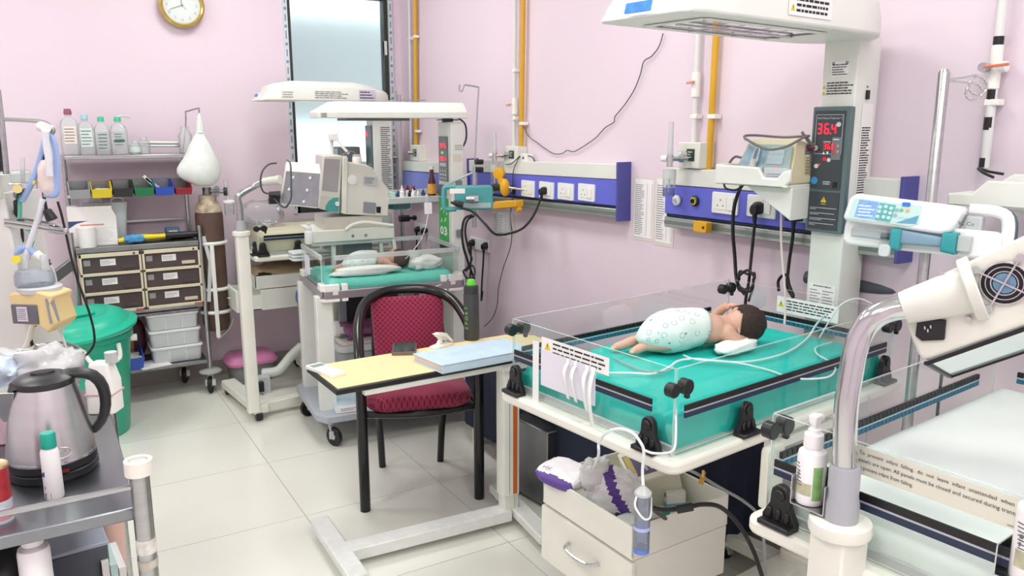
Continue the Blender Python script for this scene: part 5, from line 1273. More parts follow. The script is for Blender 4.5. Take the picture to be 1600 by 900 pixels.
m = MB(); m.box(-.09, -.02, -.0215, -.0203, .022, .045); m2 = m; build('label_strip', m, PAPER, T2, smooth=0)
m = MB(); m.box(-.035, .10, -.0215, -.0203, -.045, -.022); build('label_strip', m, mat('grey_label', 'a9bdbd', .5, var=.1), T2, smooth=0)
m = MB(); m.cyl((-.018, -.045, .0), (.02, -.045, .0), .012, n=12); m.box(-.01, .04, -.05, -.02, -.012, .014); build('clamp', m, CHROME, T2)
m = MB(); m.tube([(-.07, -.025, -.02), (-.05, -.04, -.022), (-.03, -.045, -.028)], .012, 10); build('mains_plug', m, BLACK, T2)
cable('pump_cable', [atd(705, 316, 3.7), atd(722, 325, 3.68), atd(740, 332, 3.68), atd(758, 350, 3.6), atd(775, 366, 3.6), atd(800, 364, 3.7), atd(820, 354, 3.8), atd(836, 332, 3.85), atd(847, 304, 3.9)], .006, RUBBER, 'black mains cable sagging from the teal pump to the wall panel')
cable('pump_cable', [atd(738, 336, 3.7), atd(726, 342, 3.7), atd(722, 362, 3.72), atd(724, 385, 3.75), atd(729, 402, 3.8), atd(735, 420, 3.85), atd(741, 436, 3.9)], .006, RUBBER, 'black cable hanging from the teal pump to the bundle behind the bottle')
cable('pump_cable', [atd(741, 337, 3.72), atd(730, 345, 3.72), atd(727, 365, 3.75), atd(733, 392, 3.8), atd(737, 405, 3.85), atd(730, 418, 3.86), atd(724, 425, 3.86), atd(732, 436, 3.86), atd(742, 428, 3.87), atd(738, 415, 3.88), atd(727, 424, 3.88)], .005, RUBBER, 'black cable coiled in a bundle above the sports bottle')

# medicine shelf left of the column and its bottles
SH = thing('medicine_shelf', 'pale shelf crowded with small bottles beside the green poster column', 'shelf', (0, 0, 0))
sc = atd(650, 306, 4.55); SH.location = sc
zsh = sc.z
sx0, sx1 = aty(600, 306, sc.y).x-sc.x, aty(680, 306, sc.y).x-sc.x
m = MB(); m.box(sx0, sx1, -.06, .10, -.035, 0); m.box(sx0, sx1, .09, .10, 0, .03); build('shelf_board', m, mat('pale_grey_shelf', 'cdd3cf', .4), SH, bev=.003)
def sb(px, y=0): p = aty(px, 296, sc.y+y); return (p.x, sc.y+y, zsh)
t = thing('brown_bottle', 'tall brown glass bottle with an orange label at the end of the medicine shelf', 'bottle', sb(675, -.03))
AMB = mat('amber_glass', '4a1f18', .12, var=.1, coat=.5)
build('glass', MB().lathe([(0, 0), (.024, 0), (.025, .004), (.024, .075), (.013, .115), (.0115, .15)], n=20), AMB, t); build('label', MB().lathe([(.0256, .012), (.0256, .068)], n=20), mat('orange_label', 'e0a043', .6, var=.15, scale=60), t); build('cap', MB().lathe([(.013, .148), (.013, .165), (0, .166)], n=14), OFFW, t)
small = [(606, .0, 'mint', .04, .030, 'pale mint paper pack at the left end of the medicine shelf'), (622, -.01, 'navy', .012, .028, 'tiny navy bottle left of the white bottle on the medicine shelf'), (628, -.035, 'white', .014, .05, 'white squeeze bottle nearest the drip pole on the medicine shelf'), (637, .03, 'drop', .012, .045, 'dropper bottle with a black teat behind the white squeeze bottle'), (640, -.02, 'dark', .010, .03, 'small dark vial in the middle of the medicine shelf'), (643, .05, 'red', .013, .05, 'red capped bottle at the back of the medicine shelf'), (647, .02, 'drop', .012, .042, 'second dropper bottle with a black teat, near the red cap'), (645, -.035, 'white', .011, .032, 'small white bottle at the front of the medicine shelf'), (653, -.03, 'clear', .010, .026, 'small clear vial at the front of the medicine shelf'), (661, .0, 'navy', .012, .028, 'tiny navy bottle beside the brown bottle'), (633, .05, 'red', .011, .036, 'second red capped bottle at the back left of the medicine shelf')]
for px, yy, kd, r_, h_, lb in small:
    t = thing('medicine_bottle' if kd != 'mint' else 'paper_pack', lb, 'bottle' if kd != 'mint' else 'pack', sb(px, yy), 0, 'small bottles on the medicine shelf')
    if kd == 'mint':
        m = MB(); m.box(-.05, .03, -.03, .03, 0, h_); build('pack', m, mat('mint_paper', 'c9e6e0', .7), t, bev=.003); continue
    body = {'navy': mat('navy_bottle', '2d3d78', .3), 'white': SAN, 'drop': mat('milky_bottle', 'd9dde2', .3), 'dark': BLACK, 'red': mat('smoky_bottle', '7d6a70', .3), 'clear': mat('milky_bottle', 'd9dde2', .3)}[kd]
    cap = {'navy': body, 'white': SAN, 'drop': BLACK, 'dark': BLACK, 'red': mat('red_cap', 'c04a55', .4), 'clear': OFFW}[kd]
    build('glass', MB().lathe([(0, 0), (r_, 0), (r_, h_*.6), (r_*.55, h_*.75)], n=12), body, t)
    build('cap', MB().lathe([(r_*.65, h_*.72), (r_*.6, h_*.95), (r_*.35, h_*1.05), (r_*.3, h_*1.3), (0, h_*1.32)], n=10), cap, t)
# steel pole and the dim pump under the shelf
ST2 = thing('drip_stand', 'steel drip pole in front of the window edge, behind the medicine shelf', 'drip stand', atz(630, 480, .3))
b0 = atd(631, 430, 4.85); ST2.location = (b0.x, b0.y, 0)
m = MB(); zt2 = atd(625, 150, 4.85).z; m.cyl((0, 0, .05), (0, 0, zt2), .0125, n=12); build('pole', m, STEEL, ST2); m = MB(); m.bar((0, 0, zt2-.03), (.16, -.02, zt2-.03), .006, .006); m.bar((-.015, 0, zt2-.03), (-.015, 0, zt2+.02), .006, .006); build('hook', m, STEEL, ST2)
m = MB(); m.cyl((0, 0, .03), (0, 0, .06), .12, .03, 18); build('base', m, DGREY, ST2)
c = atd(640, 340, 4.8)-ST2.location; m = MB(); m.cyl((-.03, -.03, c.z), (.03, -.03, c.z), .02, n=12); m.cyl((.03, -.03, c.z), (.065, -.03, c.z), .009, n=10); m.cyl((.06, -.03, c.z), (.075, -.03, c.z), .016, n=10); build('clamp_knob', m, BLACK, ST2)
t = thing('syringe_pump', 'teal and white syringe pump end-on below the medicine shelf', 'syringe pump', atd(626, 314, 4.6), 10, 'syringe pumps clamped on stands')
m = MB(); m.rbox(-.07, .05, -.03, .05, -.045, .04, .012, 3, axis='y'); build('body', m, PTB, t, bev=.004); m = MB(); m.tube([(.03, 0, .04), (.055, 0, .03), (.055, 0, -.04), (.03, 0, -.05)], .012, 8); build('handle', m, OFFW, t); m = MB(); m.box(-.045, .02, -.032, -.03, -.03, .02); build('side_panel', m, GREY, t)

# grey oxygen concentrator under the warmer with castors, with newspaper and a mauve bag on it
OC = thing('oxygen_concentrator', 'grey machine cabinet under the warmer with castors', 'concentrator', BL(.12, .25, 0), BRZ+4)
m = MB(); m.rbox(0, .42, -.03, .25, .06, .385, .03, 4); build('cabinet', m, mat('concentrator_grey', '9a9d9e', .5), OC, bev=.006)
m = MB(); m.rbox(-.01, .43, -.04, .26, .385, .42, .045, 5); build('lid', m, GREYL, OC, bev=.008)
build('vent_panel', MB(frame((-.0015, .23, .10), (0, -1, 0), (0, 0, 1))).rbox(0, .10, 0, .16, 0, .004, .02), DGREY, OC)
build('badge', MB(frame((-.0015, .21, .275), (0, -1, 0), (0, 0, 1))).box(0, .05, 0, .015, 0, .003), mat('dull_red_badge', '8a6a6a', .5), OC)
for x, y in ((.05, .02), (.37, .02), (.05, .2), (.37, .2)): caster(OC, x, y, .06, .025)
OM = wm(OC)
m = MB(OM); n = 12; vs = []
for j in range(n+1):
    for i in range(n+1): x, y = .02+.38*i/n, -.01+.25*j/n; vs.append((x, y, .424+.012*noise.noise(Vector((x*9, y*9, 2)))+.012*max(0, noise.noise(Vector((x*5, y*4, 7))))))
m.add(vs, [(j*(n+1)+i, j*(n+1)+i+1, (j+1)*(n+1)+i+1, (j+1)*(n+1)+i) for j in range(n) for i in range(n)])
nw = build('folded_newspaper', m, mat('printed_bag_paper', 'd9d0c6', .7, var=.1, scale=12), solid=.008, label='pale printed paper bag folded flat on the grey machine cabinet', cat='paper')
m = MB(OM @ Matrix.Translation((.02, .02, .447)))
for k in range(3): m.tube([(.05+.05*math.cos(a/8*2*math.pi)*(1-.25*k), .04+.03*math.sin(a/8*2*math.pi)*(1-.25*k), 0) for a in range(9)], .0016, 4, smooth=2)
build('printed_emblem', m, mat('blue_grey_print', '5f6f80', .7, var=0), nw, world=True)
crumple('plastic_bag', 'crumpled mauve plastic bag on the paper on the grey machine cabinet', 'bag', OM @ Matrix.Translation((.20, .13, .43)) @ rotz(20), .13, .08, .045, [clear('mauve_film', 'caa3c0', .5, .72, '9a6384')], 33, amp=.45)
crumple('snack_packet', 'shiny red packet half under the mauve bag', 'packet', OM @ Matrix.Translation((.075, .2, .435)) @ rotz(30), .05, .05, .028, [mat('red_foil', 'a8242a', .35, var=.35, scale=30)], 35, amp=.25)
crumple('snack_packet', 'colourful blue and red packet hanging at the back of the grey cabinet', 'packet', Matrix.Translation(atd(475, 465, 4.35)-Vector((0, 0, .05))), .04, .03, .05, [mat('colourful_foil', '4d5fae', .35, var=.7, scale=40)], 37, amp=.3)
t = thing('paper_towel_roll', 'white paper roll lying behind the front leg on the grey machine cabinet', 'roll', BL(.13, .42, .425), BRZ); m = MB(); m.cyl((0, 0, .045), (.14, 0, .045), .045, n=20); build('roll', m, PAPER, t, bev=.004)
t = thing('black_monitor', 'black screen standing under the teal mattress behind the purple bag', 'monitor', BL(.33, .40, .425), BRZ); m = MB(); m.box(-.13, .16, -.015, .015, .06, .29); build('screen', m, BLACK, t, bev=.003); m = MB(); m.box(-.17, -.13, -.02, .02, .0, .29); build('grey_post', m, GREY, t, bev=.002)
m = MB(); m.tube([(-.02, -.04, .02), (.03, -.05, .08), (.12, -.05, .085), (.2, -.04, .03)], .008, 8); build('grey_hose', m, GREYL, t)
t = thing('register_book', 'pale blue register lying on the base plate between the castors', 'book', BL(.17, .05, .166), BRZ-3)
m = MB(); m.box(-.14, .17, -.1, .12, .004, .03); build('pages', m, PAPER, t); m = MB(); m.box(-.145, .175, -.105, .122, .029, .034); build('cover', m, CV, t, bev=.001); m = MB(); m.box(-.145, .175, -.105, .122, 0, .004); build('cover', m, CV, t, bev=.001); m = MB(); m.box(-.145, .175, -.108, -.104, 0, .034); build('spine', m, PAPER, t, bev=.001)
m = MB(frame((-.12, -.1085, .008), (1, 0, 0), (0, 0, 1))); m.lines(.1, .016, 2, 3, fill=.4); build('small_print', m, INK, t, smooth=0)
for k, (x0, x1, lab) in enumerate(((650, 655, 'first'), (660, 668, 'second'), (668, 660, 'third'))):
    cable('hanging_cable', [atd(x0, 440, 4.5), atd((x0+x1)/2+3*k, 460, 4.5), atd(x1, 482, 4.5), atd(x1-8, 520, 4.5)], .005, RUBBER if k != 1 else mat('grey_cable', '8d9294', .5, var=0), f'{lab} cable from the left hanging under the warmer behind the armchair back', group='cables under the far warmer')
# ================================================================== furthest warmer (C), its lamp stand, the white machine on a trolley
C0 = Vector((-1.14, 2.80, 0)); CRZ_ = 0
WC, PC = warmer('furthest infant warmer, in front of the window, piled with pale cushions', C0, CRZ_, .80, .48, .83, colx=.80, coly=.26, colw=.11, cold=.13, ztop=1.70)
CM = Matrix.Translation(C0)
def CLc(x, y, z): return C0+Vector((x, y, z))
for nm, yy in (('foot', .05), ('foot', .43)): hinge(PC[nm], shift(PC[nm], (0, yy, .83)), (0, 1, 0), (-1, 0, 0))
for xx in (.02, .22): hinge(PC['near'], shift(PC['near'], (xx, 0, .83)), (1, 0, 0), (0, -1, 0))
knob(PC['near'], shift(PC['near'], (.014, 0, .98)), (1, 0, 0)); rail_solid(PC['near'], shift(PC['near'], (.03, 0, .925)), shift(PC['near'], (.76, 0, .925)), (0, -1, 0))
m = MB(); x0 = aty(396, 155, 2.9+.2).x-C0.x
hC = head_hood(WC, x0, .88, .16, .42, 1.685, 1.80, .88)
m = MB(frame((x0+.012, .27, 1.715), (0, -1, 0), (.25, 0, 1))); m.rbox(-.03, .03, -.008, .008, 0, .004, .003); build('blue_patch', m, MATS['blue_patch'], WC)
T = frame((x0+.32, .158, 1.70), (1, 0, 0), (0, 0, 1))
m = MB(T); m.lines(.2, .045, 4, 5, fill=.35, ragged=.5); m.lines(.07, .04, 3, 9, fill=.3, x=-.19); build('small_print', m, INK, WC, smooth=0)
m = MB(T); m.box(.27, .37, -.005, .055, 0, .001); build('sticker', m, mat('lilac_sticker', 'cfc9de', .6), WC, smooth=0)
m = MB(T @ Matrix.Translation((.275, 0, .0016))); m.lines(.09, .05, 3, 15, fill=.4); build('small_print', m, DINK, WC, smooth=0)
TCF = frame((.7994, .37, 0), (0, -1, 0), (0, 0, 1)); TCS = frame((.80, .2594, 0), (1, 0, 0), (0, 0, 1))
m = MB(TCF); m.box(.008, .105, 1.12, 1.545, 0, .012); build('control_panel', m, mat('teal_grey_bezel', '5d7273', .4), WC, bev=.002)
seven_seg(WC, TCF @ Matrix.Translation((.02, 1.48, .013)), '36', .03, GLUE, 'temperature_digits')
m = MB(TCF); m.box(.015, .095, 1.13, 1.30, .012, .014); build('lower_plate', m, DGREY, WC)
m = MB(TCS @ Matrix.Translation((.05, 1.12, .001))); m.lines(.065, .42, 34, 7, fill=.45, word=.3); build('small_print', m, INK, WC, smooth=0)
m = MB(TCS); m.box(.06, .075, 1.60, 1.625, 0, .006); build('side_switch', m, BLACK, WC)
m = MB(); m.prism([(.38, 1.30), (.76, 1.30), (.78, 1.36), (.38, 1.36)], 'x', .66, .67); m.box(.66, .88, .38, .78, 1.30, 1.31); build('monitor_tray', m, WHITE, WC, bev=.003)
t = thing('patient_monitor', 'dark screened monitor on the tray of the furthest warmer', 'monitor', CLc(.72, .50, 1.312), 0)
m = MB(); m.loft([[(-.08, y, z) for y, z in ((-.07, 0), (.07, 0), (.06, .10), (-.06, .10))], [(.06, y, z) for y, z in ((-.07, 0), (.07, 0), (.06, .10), (-.06, .10))]]); build('case', m, GREY, t, bev=.008)
m = MB(frame((-.081, .045, .03), (0, -1, 0), (0, 0, 1))); m.box(0, .09, 0, .06, 0, .002); build('screen', m, mat('dark_screen', '23292c', .08, var=0), t)
# cushions and pads piled on it
sheet_mattress('mattress', 'pale straw coloured pad on the furthest warmer', CM, .03, .60, .02, .46, .845, .955, 22, mat('straw_pad', 'ddd6bc', .7, var=.04), nx=22, ny=16, sag=.008)
soft_pad('clear_bag', 'clear inflated plastic bag standing on the furthest warmer by the lamp tube', 'bag', Matrix.Translation(CLc(.10, .30, .95)), .13, .10, .08, 51, clear('bag_film2', 'f8fafc', .35, .12, 'f8f8fc'), amp=.12)
t = thing('linen_stack', 'stack of folded white linen in front of the straw coloured pad', 'linen', CLc(.30, -.09, .80), 0)
for k in range(3): m = MB(); m.rbox(-.15, .17, -.05, .06, .018*k, .018*k+.016, .02); build('folded_sheet', m, mat('pale_mint_linen', 'dfeae7', .8), t, bev=.006)
# hung drawer unit, tray with brown cloth, drawer pulled out to the left
t = thing('drawer_unit', 'white drawer unit hung under the furthest warmer, a drawer pulled out to the left', 'drawer unit', CLc(-.02, .06, .50), 0)
lx, ly = .46, .40
m = MB(); m.box(0, lx, 0, .008, .13, .20); m.box(0, lx, ly-.008, ly, .13, .20); m.box(0, .008, 0, ly, .13, .20); m.box(lx-.008, lx, 0, ly, .13, .20); m.box(0, lx, 0, ly, .125, .133); build('open_tray', m, WHITE, t, bev=.002)
m = MB(); m.box(.03, lx, .0, ly, 0, .12); build('drawer_case', m, WHITE, t, bev=.002)
m = MB(); m.box(-.11, -.095, 0, ly, 0, .125); m.box(-.1, .03, .01, .02, 0, .09); m.box(-.1, .03, ly-.02, ly-.01, 0, .09); m.box(-.1, .03, .01, ly-.01, 0, .01); dw = build('drawer', m, WHITE, t, bev=.002)
m = MB(); m.tube([(-.11, .15, .06), (-.13, .17, .06), (-.13, .23, .06), (-.11, .25, .06)], .005, 6); build('handle', m, CHROME, dw, space=t)
soft_pad('brown_cloth', 'brown cloth heaped in the open tray of the furthest drawer unit', 'cloth', Matrix.Translation(CLc(.22, .26, .635)), .21, .17, .05, 61, mat('tan_cloth', 'b7a383', .9, bump=.3, bscale=50), amp=.2)
soft_pad('dark_bag', 'black pouch in the front of the furthest open tray', 'pouch', Matrix.Translation(CLc(.07, .13, .635)), .06, .05, .035, 63, BLACK, amp=.5)
# lamp stand
pb = atz(396, 640, .07); pb.z = 0
tps = [atd(388, 348, dep((pb.x, pb.y, 1.0))+.0)]
dC = dep((pb.x, pb.y, 1.05))
def cl_(px, py, d=0): return atd(px, py, dC+d)
zc_ = cl_(388, 368).z; zs_ = cl_(388, 344).z
xy = cl_(388, 345)
PT2 = photo_stand('phototherapy lamp stand on a white wheeled base by the gas cylinder', pb, None, zc_, zs_, .030, [(pb.x, pb.y, cl_(388, 320).z), (pb.x, pb.y, cl_(388, 305).z), cl_(395, 292), cl_(408, 285), cl_(418, 283)], .0165, False)
s0, s1 = cl_(412, 284), cl_(438, 281, -.02)
m = MB(); m.tube([s0, s1], [.019, .024], 16, smooth=0); build('socket_sleeve', m, MATS['bone_sleeve'], PT2, world=True)
# housing: end face at the sleeve, underside tipped towards the room
fp = cl_(440, 288, -.02)
Lc = [cl_(433, 262), cl_(438, 256), cl_(440, 300), cl_(437, 322)]
fr_ = [cl_(446, 264, -.05), cl_(502, 268, -.18), None, cl_(437, 321, -.04)]; fr_[2] = fr_[1]+fr_[3]-fr_[0]+(fr_[1]-fr_[0])*.1
bk_ = [p+Vector((.04, .13, .035)) for p in fr_]
m = MB(); m.loft([fr_, bk_]); build('lamp_housing', m, CREAM, PT2, world=True, bev=.012, seg=3)
n_ = (fr_[1]-fr_[0]).cross(fr_[3]-fr_[0]).normalized()
if n_.dot(Vector((CX, CY, CH))-fr_[0]) < 0: n_ = -n_
def fq(u, v, o=.002):
    a = fr_[0].lerp(fr_[1], u); b = fr_[3].lerp(fr_[2], u); return a.lerp(b, v)+n_*o
m = MB(); m.quad(fq(.04, .06), fq(.98, .06), fq(.98, .94), fq(.04, .94)); wn = build('lamp_window', m, mat('grey_lamp_glass', '8f9398', .15, .2, var=.08, scale=20), PT2, world=True, smooth=0)
for u, v in ((.27, .22), (.73, .2), (.2, .55), (.68, .53), (.62, .84)):
    c = fq(u, v, .004); m = MB(frame(c, fr_[1]-fr_[0], fr_[0]-fr_[3])); m.lathe([(.009, 0), (.006, .004), (0, .005)], n=12); build('led_lens', m, mat('led_lens', 'd3d6d8', .2), PT2, world=True)
m = MB(); c = cl_(431, 304, -.05); m.tube([c+Vector((-.035, 0, .002)), c+Vector((.02, -.01, -.002))], [.014, .02], 8, smooth=0); m.cbox(c+Vector((-.01, 0, -.03)), (.05, .03, .03)); build('mains_plug', m, BLACK, PT2, world=True)
cable('lamp_cable', [cl_(424, 303, -.06), cl_(412, 300, -.07), cl_(407, 286, -.08), cl_(410, 268, -.08), cl_(420, 257, -.06), cl_(432, 255, -.03)], .0045, DGREY, '', parent=PT2)
cable('lamp_cable', [cl_(449, 250, -.05), cl_(454, 258, -.16), cl_(455, 290, -.2), cl_(455, 308, -.2), cl_(450, 320, -.2), cl_(444, 324, -.16), cl_(433, 316, -.1), cl_(427, 309, -.06)], .0045, DGREY, '', parent=PT2)
# stand base
q1, q2, q3 = atz(404, 645, .06), atz(347, 598, .06), atz(486, 596, .06)
bs = MB(); dd = (q2-q1)
bs.bar(q1+dd*.06+Vector((.03, 0, 0)), q2-dd*.03+Vector((.03, 0, 0)), .085, .05); build('base_beam', bs, CREAM, PT2, world=True, bev=.012, seg=3)
m = MB(); m.bar((pb.x+.06, pb.y+.07, .055), (pb.x+.62, pb.y+.14, .055), .06, .05); build('base_beam', m, CREAM, PT2, world=True, bev=.004)
for q in (q1+dd*.08, q2-dd*.08, Vector((pb.x+.6, pb.y+.12, 0))):
    m = MB(); m.cyl((q.x+.0, q.y, .024), (q.x+.035, q.y, .024), .024, n=16); build('caster_wheel', m, BLACK, PT2, world=True, bev=.004)
# pale elbow pipe and valve lying on the floor behind the base
t = thing('elbow_pipe', 'pale plastic elbow pipe rising behind the wheeled base', 'pipe', atz(440, 600, 0)+Vector((0, .12, 0)))
m = MB(); m.tube([atd(411, 583, 4.75), atd(432, 580, 4.75), atd(442, 572, 4.76), atd(455, 556, 4.78), atd(472, 540, 4.8)], .028, 14, smooth=4); build('pipe', m, mat('pipe_grey_white', 'd5dbd6', .4), t, world=True)
m = MB(); m.cbox(atd(412, 602, 4.72), (.07, .06, .12)); build('valve_body', m, GREYL, t, world=True, bev=.006); m = MB(); m.cbox(atd(408, 604, 4.66), (.03, .03, .06)); build('valve_socket', m, BLACK, t, world=True, bev=.003)
# pink lidded tub
tc = atz(392, 580, 0); tc.y = min(tc.y, 3.2)
tc = Vector((aty(392, 585, 3.18).x, 3.18, 0))
t = thing('food_tub', 'clear tub with a bright pink lid on the floor behind the wheeled base', 'tub', tc, 5)
m = MB(); m.loft([[(x*s, y*s, z) for x, y in rrect(-.135, .135, -.10, .10, .05, 6)] for z, s in ((0, .85), (.01, .88), (.13, 1))]); build('tub', m, clear('cloudy_tub', 'dfe3e4', .3, .5, 'b9bdbd'), t)
m = MB(); m.loft([[(x*s, y*s, z) for x, y in rrect(-.15, .15, -.115, .115, .06, 6)] for z, s in ((.118, 1.0), (.135, 1.03), (.14, .98), (.165, .9), (.175, .8))]); build('lid', m, mat('bright_pink_lid', 'e08cbc', .4, coat=.2), t, smooth=50)
for k, (x, y) in enumerate(((-.04, 0), (.05, .02))): soft_pad('', '', '', Matrix.Translation(tc+Vector((x, y, .01))), .06, .06, .045, 71+k, mat('crumpled_white', 'd5d5d0', .8), parent=t, amp=.3).name = 'contents'

# white breathing machine on a trolley
dV = 4.32
VM = thing('breathing_machine', 'white breathing machine with a grey screen and teal dial, tilted on a trolley', 'machine', (0, 0, 0))
pbt = atd(536, 336, dV); VM.location = pbt; VM.rotation_euler = (0, R(2.5), R(-5))
kx = dV/1247
VMW = mat('machine_cream', 'dfddd4', .4)
vi = wm(VM).inverted()
def vl(px, py): q = vi @ atp(px, py, pbt, 265); return (q.x, q.z)
side = [vl(*p) for p in ((538, 335), (607, 338), (608, 296), (591, 276), (582, 262), (570, 257), (541, 252))]
m = MB(); m.prism(side, 'y', 0, .30); build('housing', m, VMW, VM, bev=.006)
fz0, fz1 = side[0][1], side[-1][1]+.01
fl_ = [vl(*p) for p in ((498, 326), (530, 334), (535, 243), (505, 243))]
m = MB(); m.loft([[(x, -.002+.0, z) for x, z in fl_], [(x+.02, .28, z) for x, z in fl_]]); build('front_block', m, VMW, VM, bev=.006)
m = MB(); a = [vl(*p) for p in ((533, 333), (541, 335), (543, 246), (535, 244))]; m.prism(a, 'y', -.012, .3); build('edge_trim', m, CREAM, VM, bev=.004)
def vq(name, pts, mt, o): m = MB(); q = [vl(*p) for p in pts]; m.loft([[(x, o, z) for x, z in q], [(x, o-.003, z) for x, z in q]]); return build(name, m, mt, VM, smooth=0)
vq('screen', ((503, 297), (527, 300), (531, 249), (507, 248)), mat('machine_screen', 'a9a5a6', .15, var=.05), -.003)
vq('lower_fascia', ((499, 325), (529, 332), (530, 309), (501, 305)), mat('machine_beige', 'd0cdc2', .4), -.003)
m = MB(); c = [vl(*p) for p in ((508, 329), (508, 322), (513, 314), (520, 309), (528, 308), (528, 332))]; m.prism(c, 'y', -.012, -.003); build('teal_dial', m, mat('teal_dial', '4aa39f', .4), VM)
m = MB(); x, z = vl(526, 318); m.cyl((x, -.022, z), (x, -.012, z), .012, n=14); build('dial_knob', m, OFFW, VM)
x, z = vl(550, 281); m = MB(Matrix.Translation((x, -.002, z)) @ Matrix.Rotation(math.pi/2, 4, 'X')); m.lathe([(.027, 0), (.027, .004), (.021, .005)], n=24); build('vent_ring', m, OFFW, VM); m = MB(Matrix.Translation((x, -.003, z)) @ Matrix.Rotation(math.pi/2, 4, 'X')); m.lathe([(.021, .001), (0, .002)], n=20); build('vent_disc', m, GREYL, VM)
vq('rating_plate', ((567, 288), (588, 291), (590, 278), (568, 275)), GREYL, -.002)
m = MB(); q = vl(568, 287); m2 = MB(Matrix.Translation((q[0]+.006, -.006, q[1])) @ Matrix.Rotation(math.pi/2, 4, 'X')); m2.lines(.055, .035, 4, 8, fill=.4); build('small_print', m2, INK, VM, smooth=0)
vq('grey_label', ((567, 332), (586, 334), (587, 317), (568, 315)), mat('label_grey', '8d9196', .5), -.002)
vq('socket', ((588, 332), (594, 333), (595, 323), (588, 323)), BLACK, -.002)
TR = thing('equipment_trolley', 'cream trolley frame with an arched handle under the breathing machine', 'trolley', (pbt.x, pbt.y, 0), -5)
ti = wm(TR).inverted()
def tl(px, py): q = ti @ atp(px, py, pbt, 265); return (q.x, q.z)
zt_ = pbt.z-.005
p0, p1 = tl(486, 352), tl(612, 352)
za, zb = tl(540, 358)[1], tl(540, 375)[1]
m = MB(); m.box(p0[0], p1[0], -.03, .32, za-.01, za+.0); m.box(p0[0], p1[0], -.045, -.03, zb, za+.004); build('deck', m, CREAM, TR, bev=.004)
m = MB(); m.tube([(tl(536, 358)[0], -.05, tl(536, 358)[1]), (tl(547, 350)[0], -.05, tl(547, 350)[1]), (tl(565, 346)[0], -.05, tl(565, 346)[1]), (tl(585, 348)[0], -.05, tl(585, 348)[1]), (tl(610, 351)[0], -.05, tl(610, 351)[1])], .010, 8); build('arched_handle', m, CREAM, TR)
m = MB(); m.box(-.10, .22, .02, .26, za, pbt.z-.012); build('plinth', m, mat('machine_beige', 'd0cdc2', .4), TR)
for x in (tl(548, 367), tl(568, 366)): m = MB(); m.cyl((x[0], -.048, x[1]), (x[0], -.044, x[1]), .008, n=10); build('bolt', m, GREY, TR)
for x in (-.06, .2):
    for y in (0, .28): m = MB(); m.bar((x, y, zb), (x*1.25, y, .07), .035, .02); build('leg', m, CREAM, TR, bev=.003)
m = MB(); m.bar((p1[0]-.01, -.02, za), (p1[0]+.05, -.02, .5), .03, .02); build('slanted_brace', m, CREAM, TR, bev=.003)
for x in (-.08, .24):
    for y in (0, .28): caster(TR, x, y, .075, .03)
m = MB(); m.box(-.0, .17, .05, .25, .70, .93); build('grey_box', m, GREY, TR, bev=.004)
# small soap bottle, and the white articulated arm above the machine
sp_ = atd(483, 372, 4.25)
t, _ = pump_bottle('pump_bottle', 'small white pump bottle between the linen and the breathing machine', sp_-Vector((0, 0, .03)), 200, .11, .024, SAN, SAN, nozzle=True)
t = thing('flexible_arm', 'thin white clip-on arm standing behind the breathing machine', 'arm', atd(520, 243, 4.7))
o = t.location
m = MB(); m.cyl(atd(519, 246, 4.7)-o, atd(518, 216, 4.7)-o, .010, n=10); build('post', m, OFFW, t)
m = MB(); m.cbox(atd(521, 214, 4.68)-o, (.05, .04, .045)); build('head', m, OFFW, t, bev=.006)
m = MB(); m.bar(atd(527, 220, 4.68)-o, atd(545, 240, 4.68)-o, .012, .012); m.bar(atd(526, 212, 4.68)-o, atd(529, 203, 4.68)-o, .005, .005); build('rod', m, OFFW, t)
cable('machine_lead', [atd(532, 246, 4.5), atd(538, 240, 4.55), atd(548, 237, 4.6), atd(556, 240, 4.62)], .004, GREY, 'grey lead arching behind the breathing machine')
t = thing('shelf_box', 'white jar on top of the breathing machine', 'jar', atd(558, 256, 4.5)); m = MB(); m.lathe([(0, 0), (.024, 0), (.026, .01), (.026, .035), (.02, .045), (0, .046)], n=16); build('jar', m, OFFW, t); m = MB(); m.cyl((0, 0, .045), (0, 0, .052), .024, n=16); build('lid', m, GREYL, t)
# ================================================================== steel rack by the back wall and everything on it
RK = thing('steel_rack', 'tall steel rack on castors against the back wall, holding bottles, bins and drawers', 'rack', (-1.72, 3.2, 0))
RY0, RY1, RX0, RX1 = 3.05, 3.36, -2.035, -1.415
def rx(px, py, y=3.06): return aty(px, py, y)
ZTOP, ZBIN, ZMID, ZDR, ZLOW = 1.39, 1.20, .905, .535, .20
def rbar(name, m, mt=STEEL, **k): return build(name, m, mt, RK, world=True, **k)
for x in (RX0, RX1):
    m = MB(); m.cyl((x, RY1-.02, .1), (x, RY1-.02, ZTOP), .0125, n=10); rbar('post', m)
    m = MB(); m.cyl((x-.012 if x < -1.8 else x+.012, RY0+.01, .1), (x-.012 if x < -1.8 else x+.012, RY0+.01, ZMID+.085), .0125, n=10); rbar('post', m)
for z, y0, h_ in ((ZTOP, RY0+.05, .022), (ZMID, RY0, .03), (ZDR, RY0, .016), (ZLOW, RY0, .022)):
    m = MB(); m.box(RX0, RX1, y0, RY1, z-h_, z); rbar('shelf', m, DSTEEL if z != ZTOP else STEEL, bev=.003)
m = MB(); m.box(RX0, RX1, RY0+.16, RY0+.18, ZBIN-.03, ZBIN+.05); rbar('bin_rail', m, DSTEEL)
m = MB(); m.bar((RX0, RY1-.02, ZMID+.10), (RX1, RY1-.02, ZMID+.10), .012, .012); rbar('guard_rail', m)
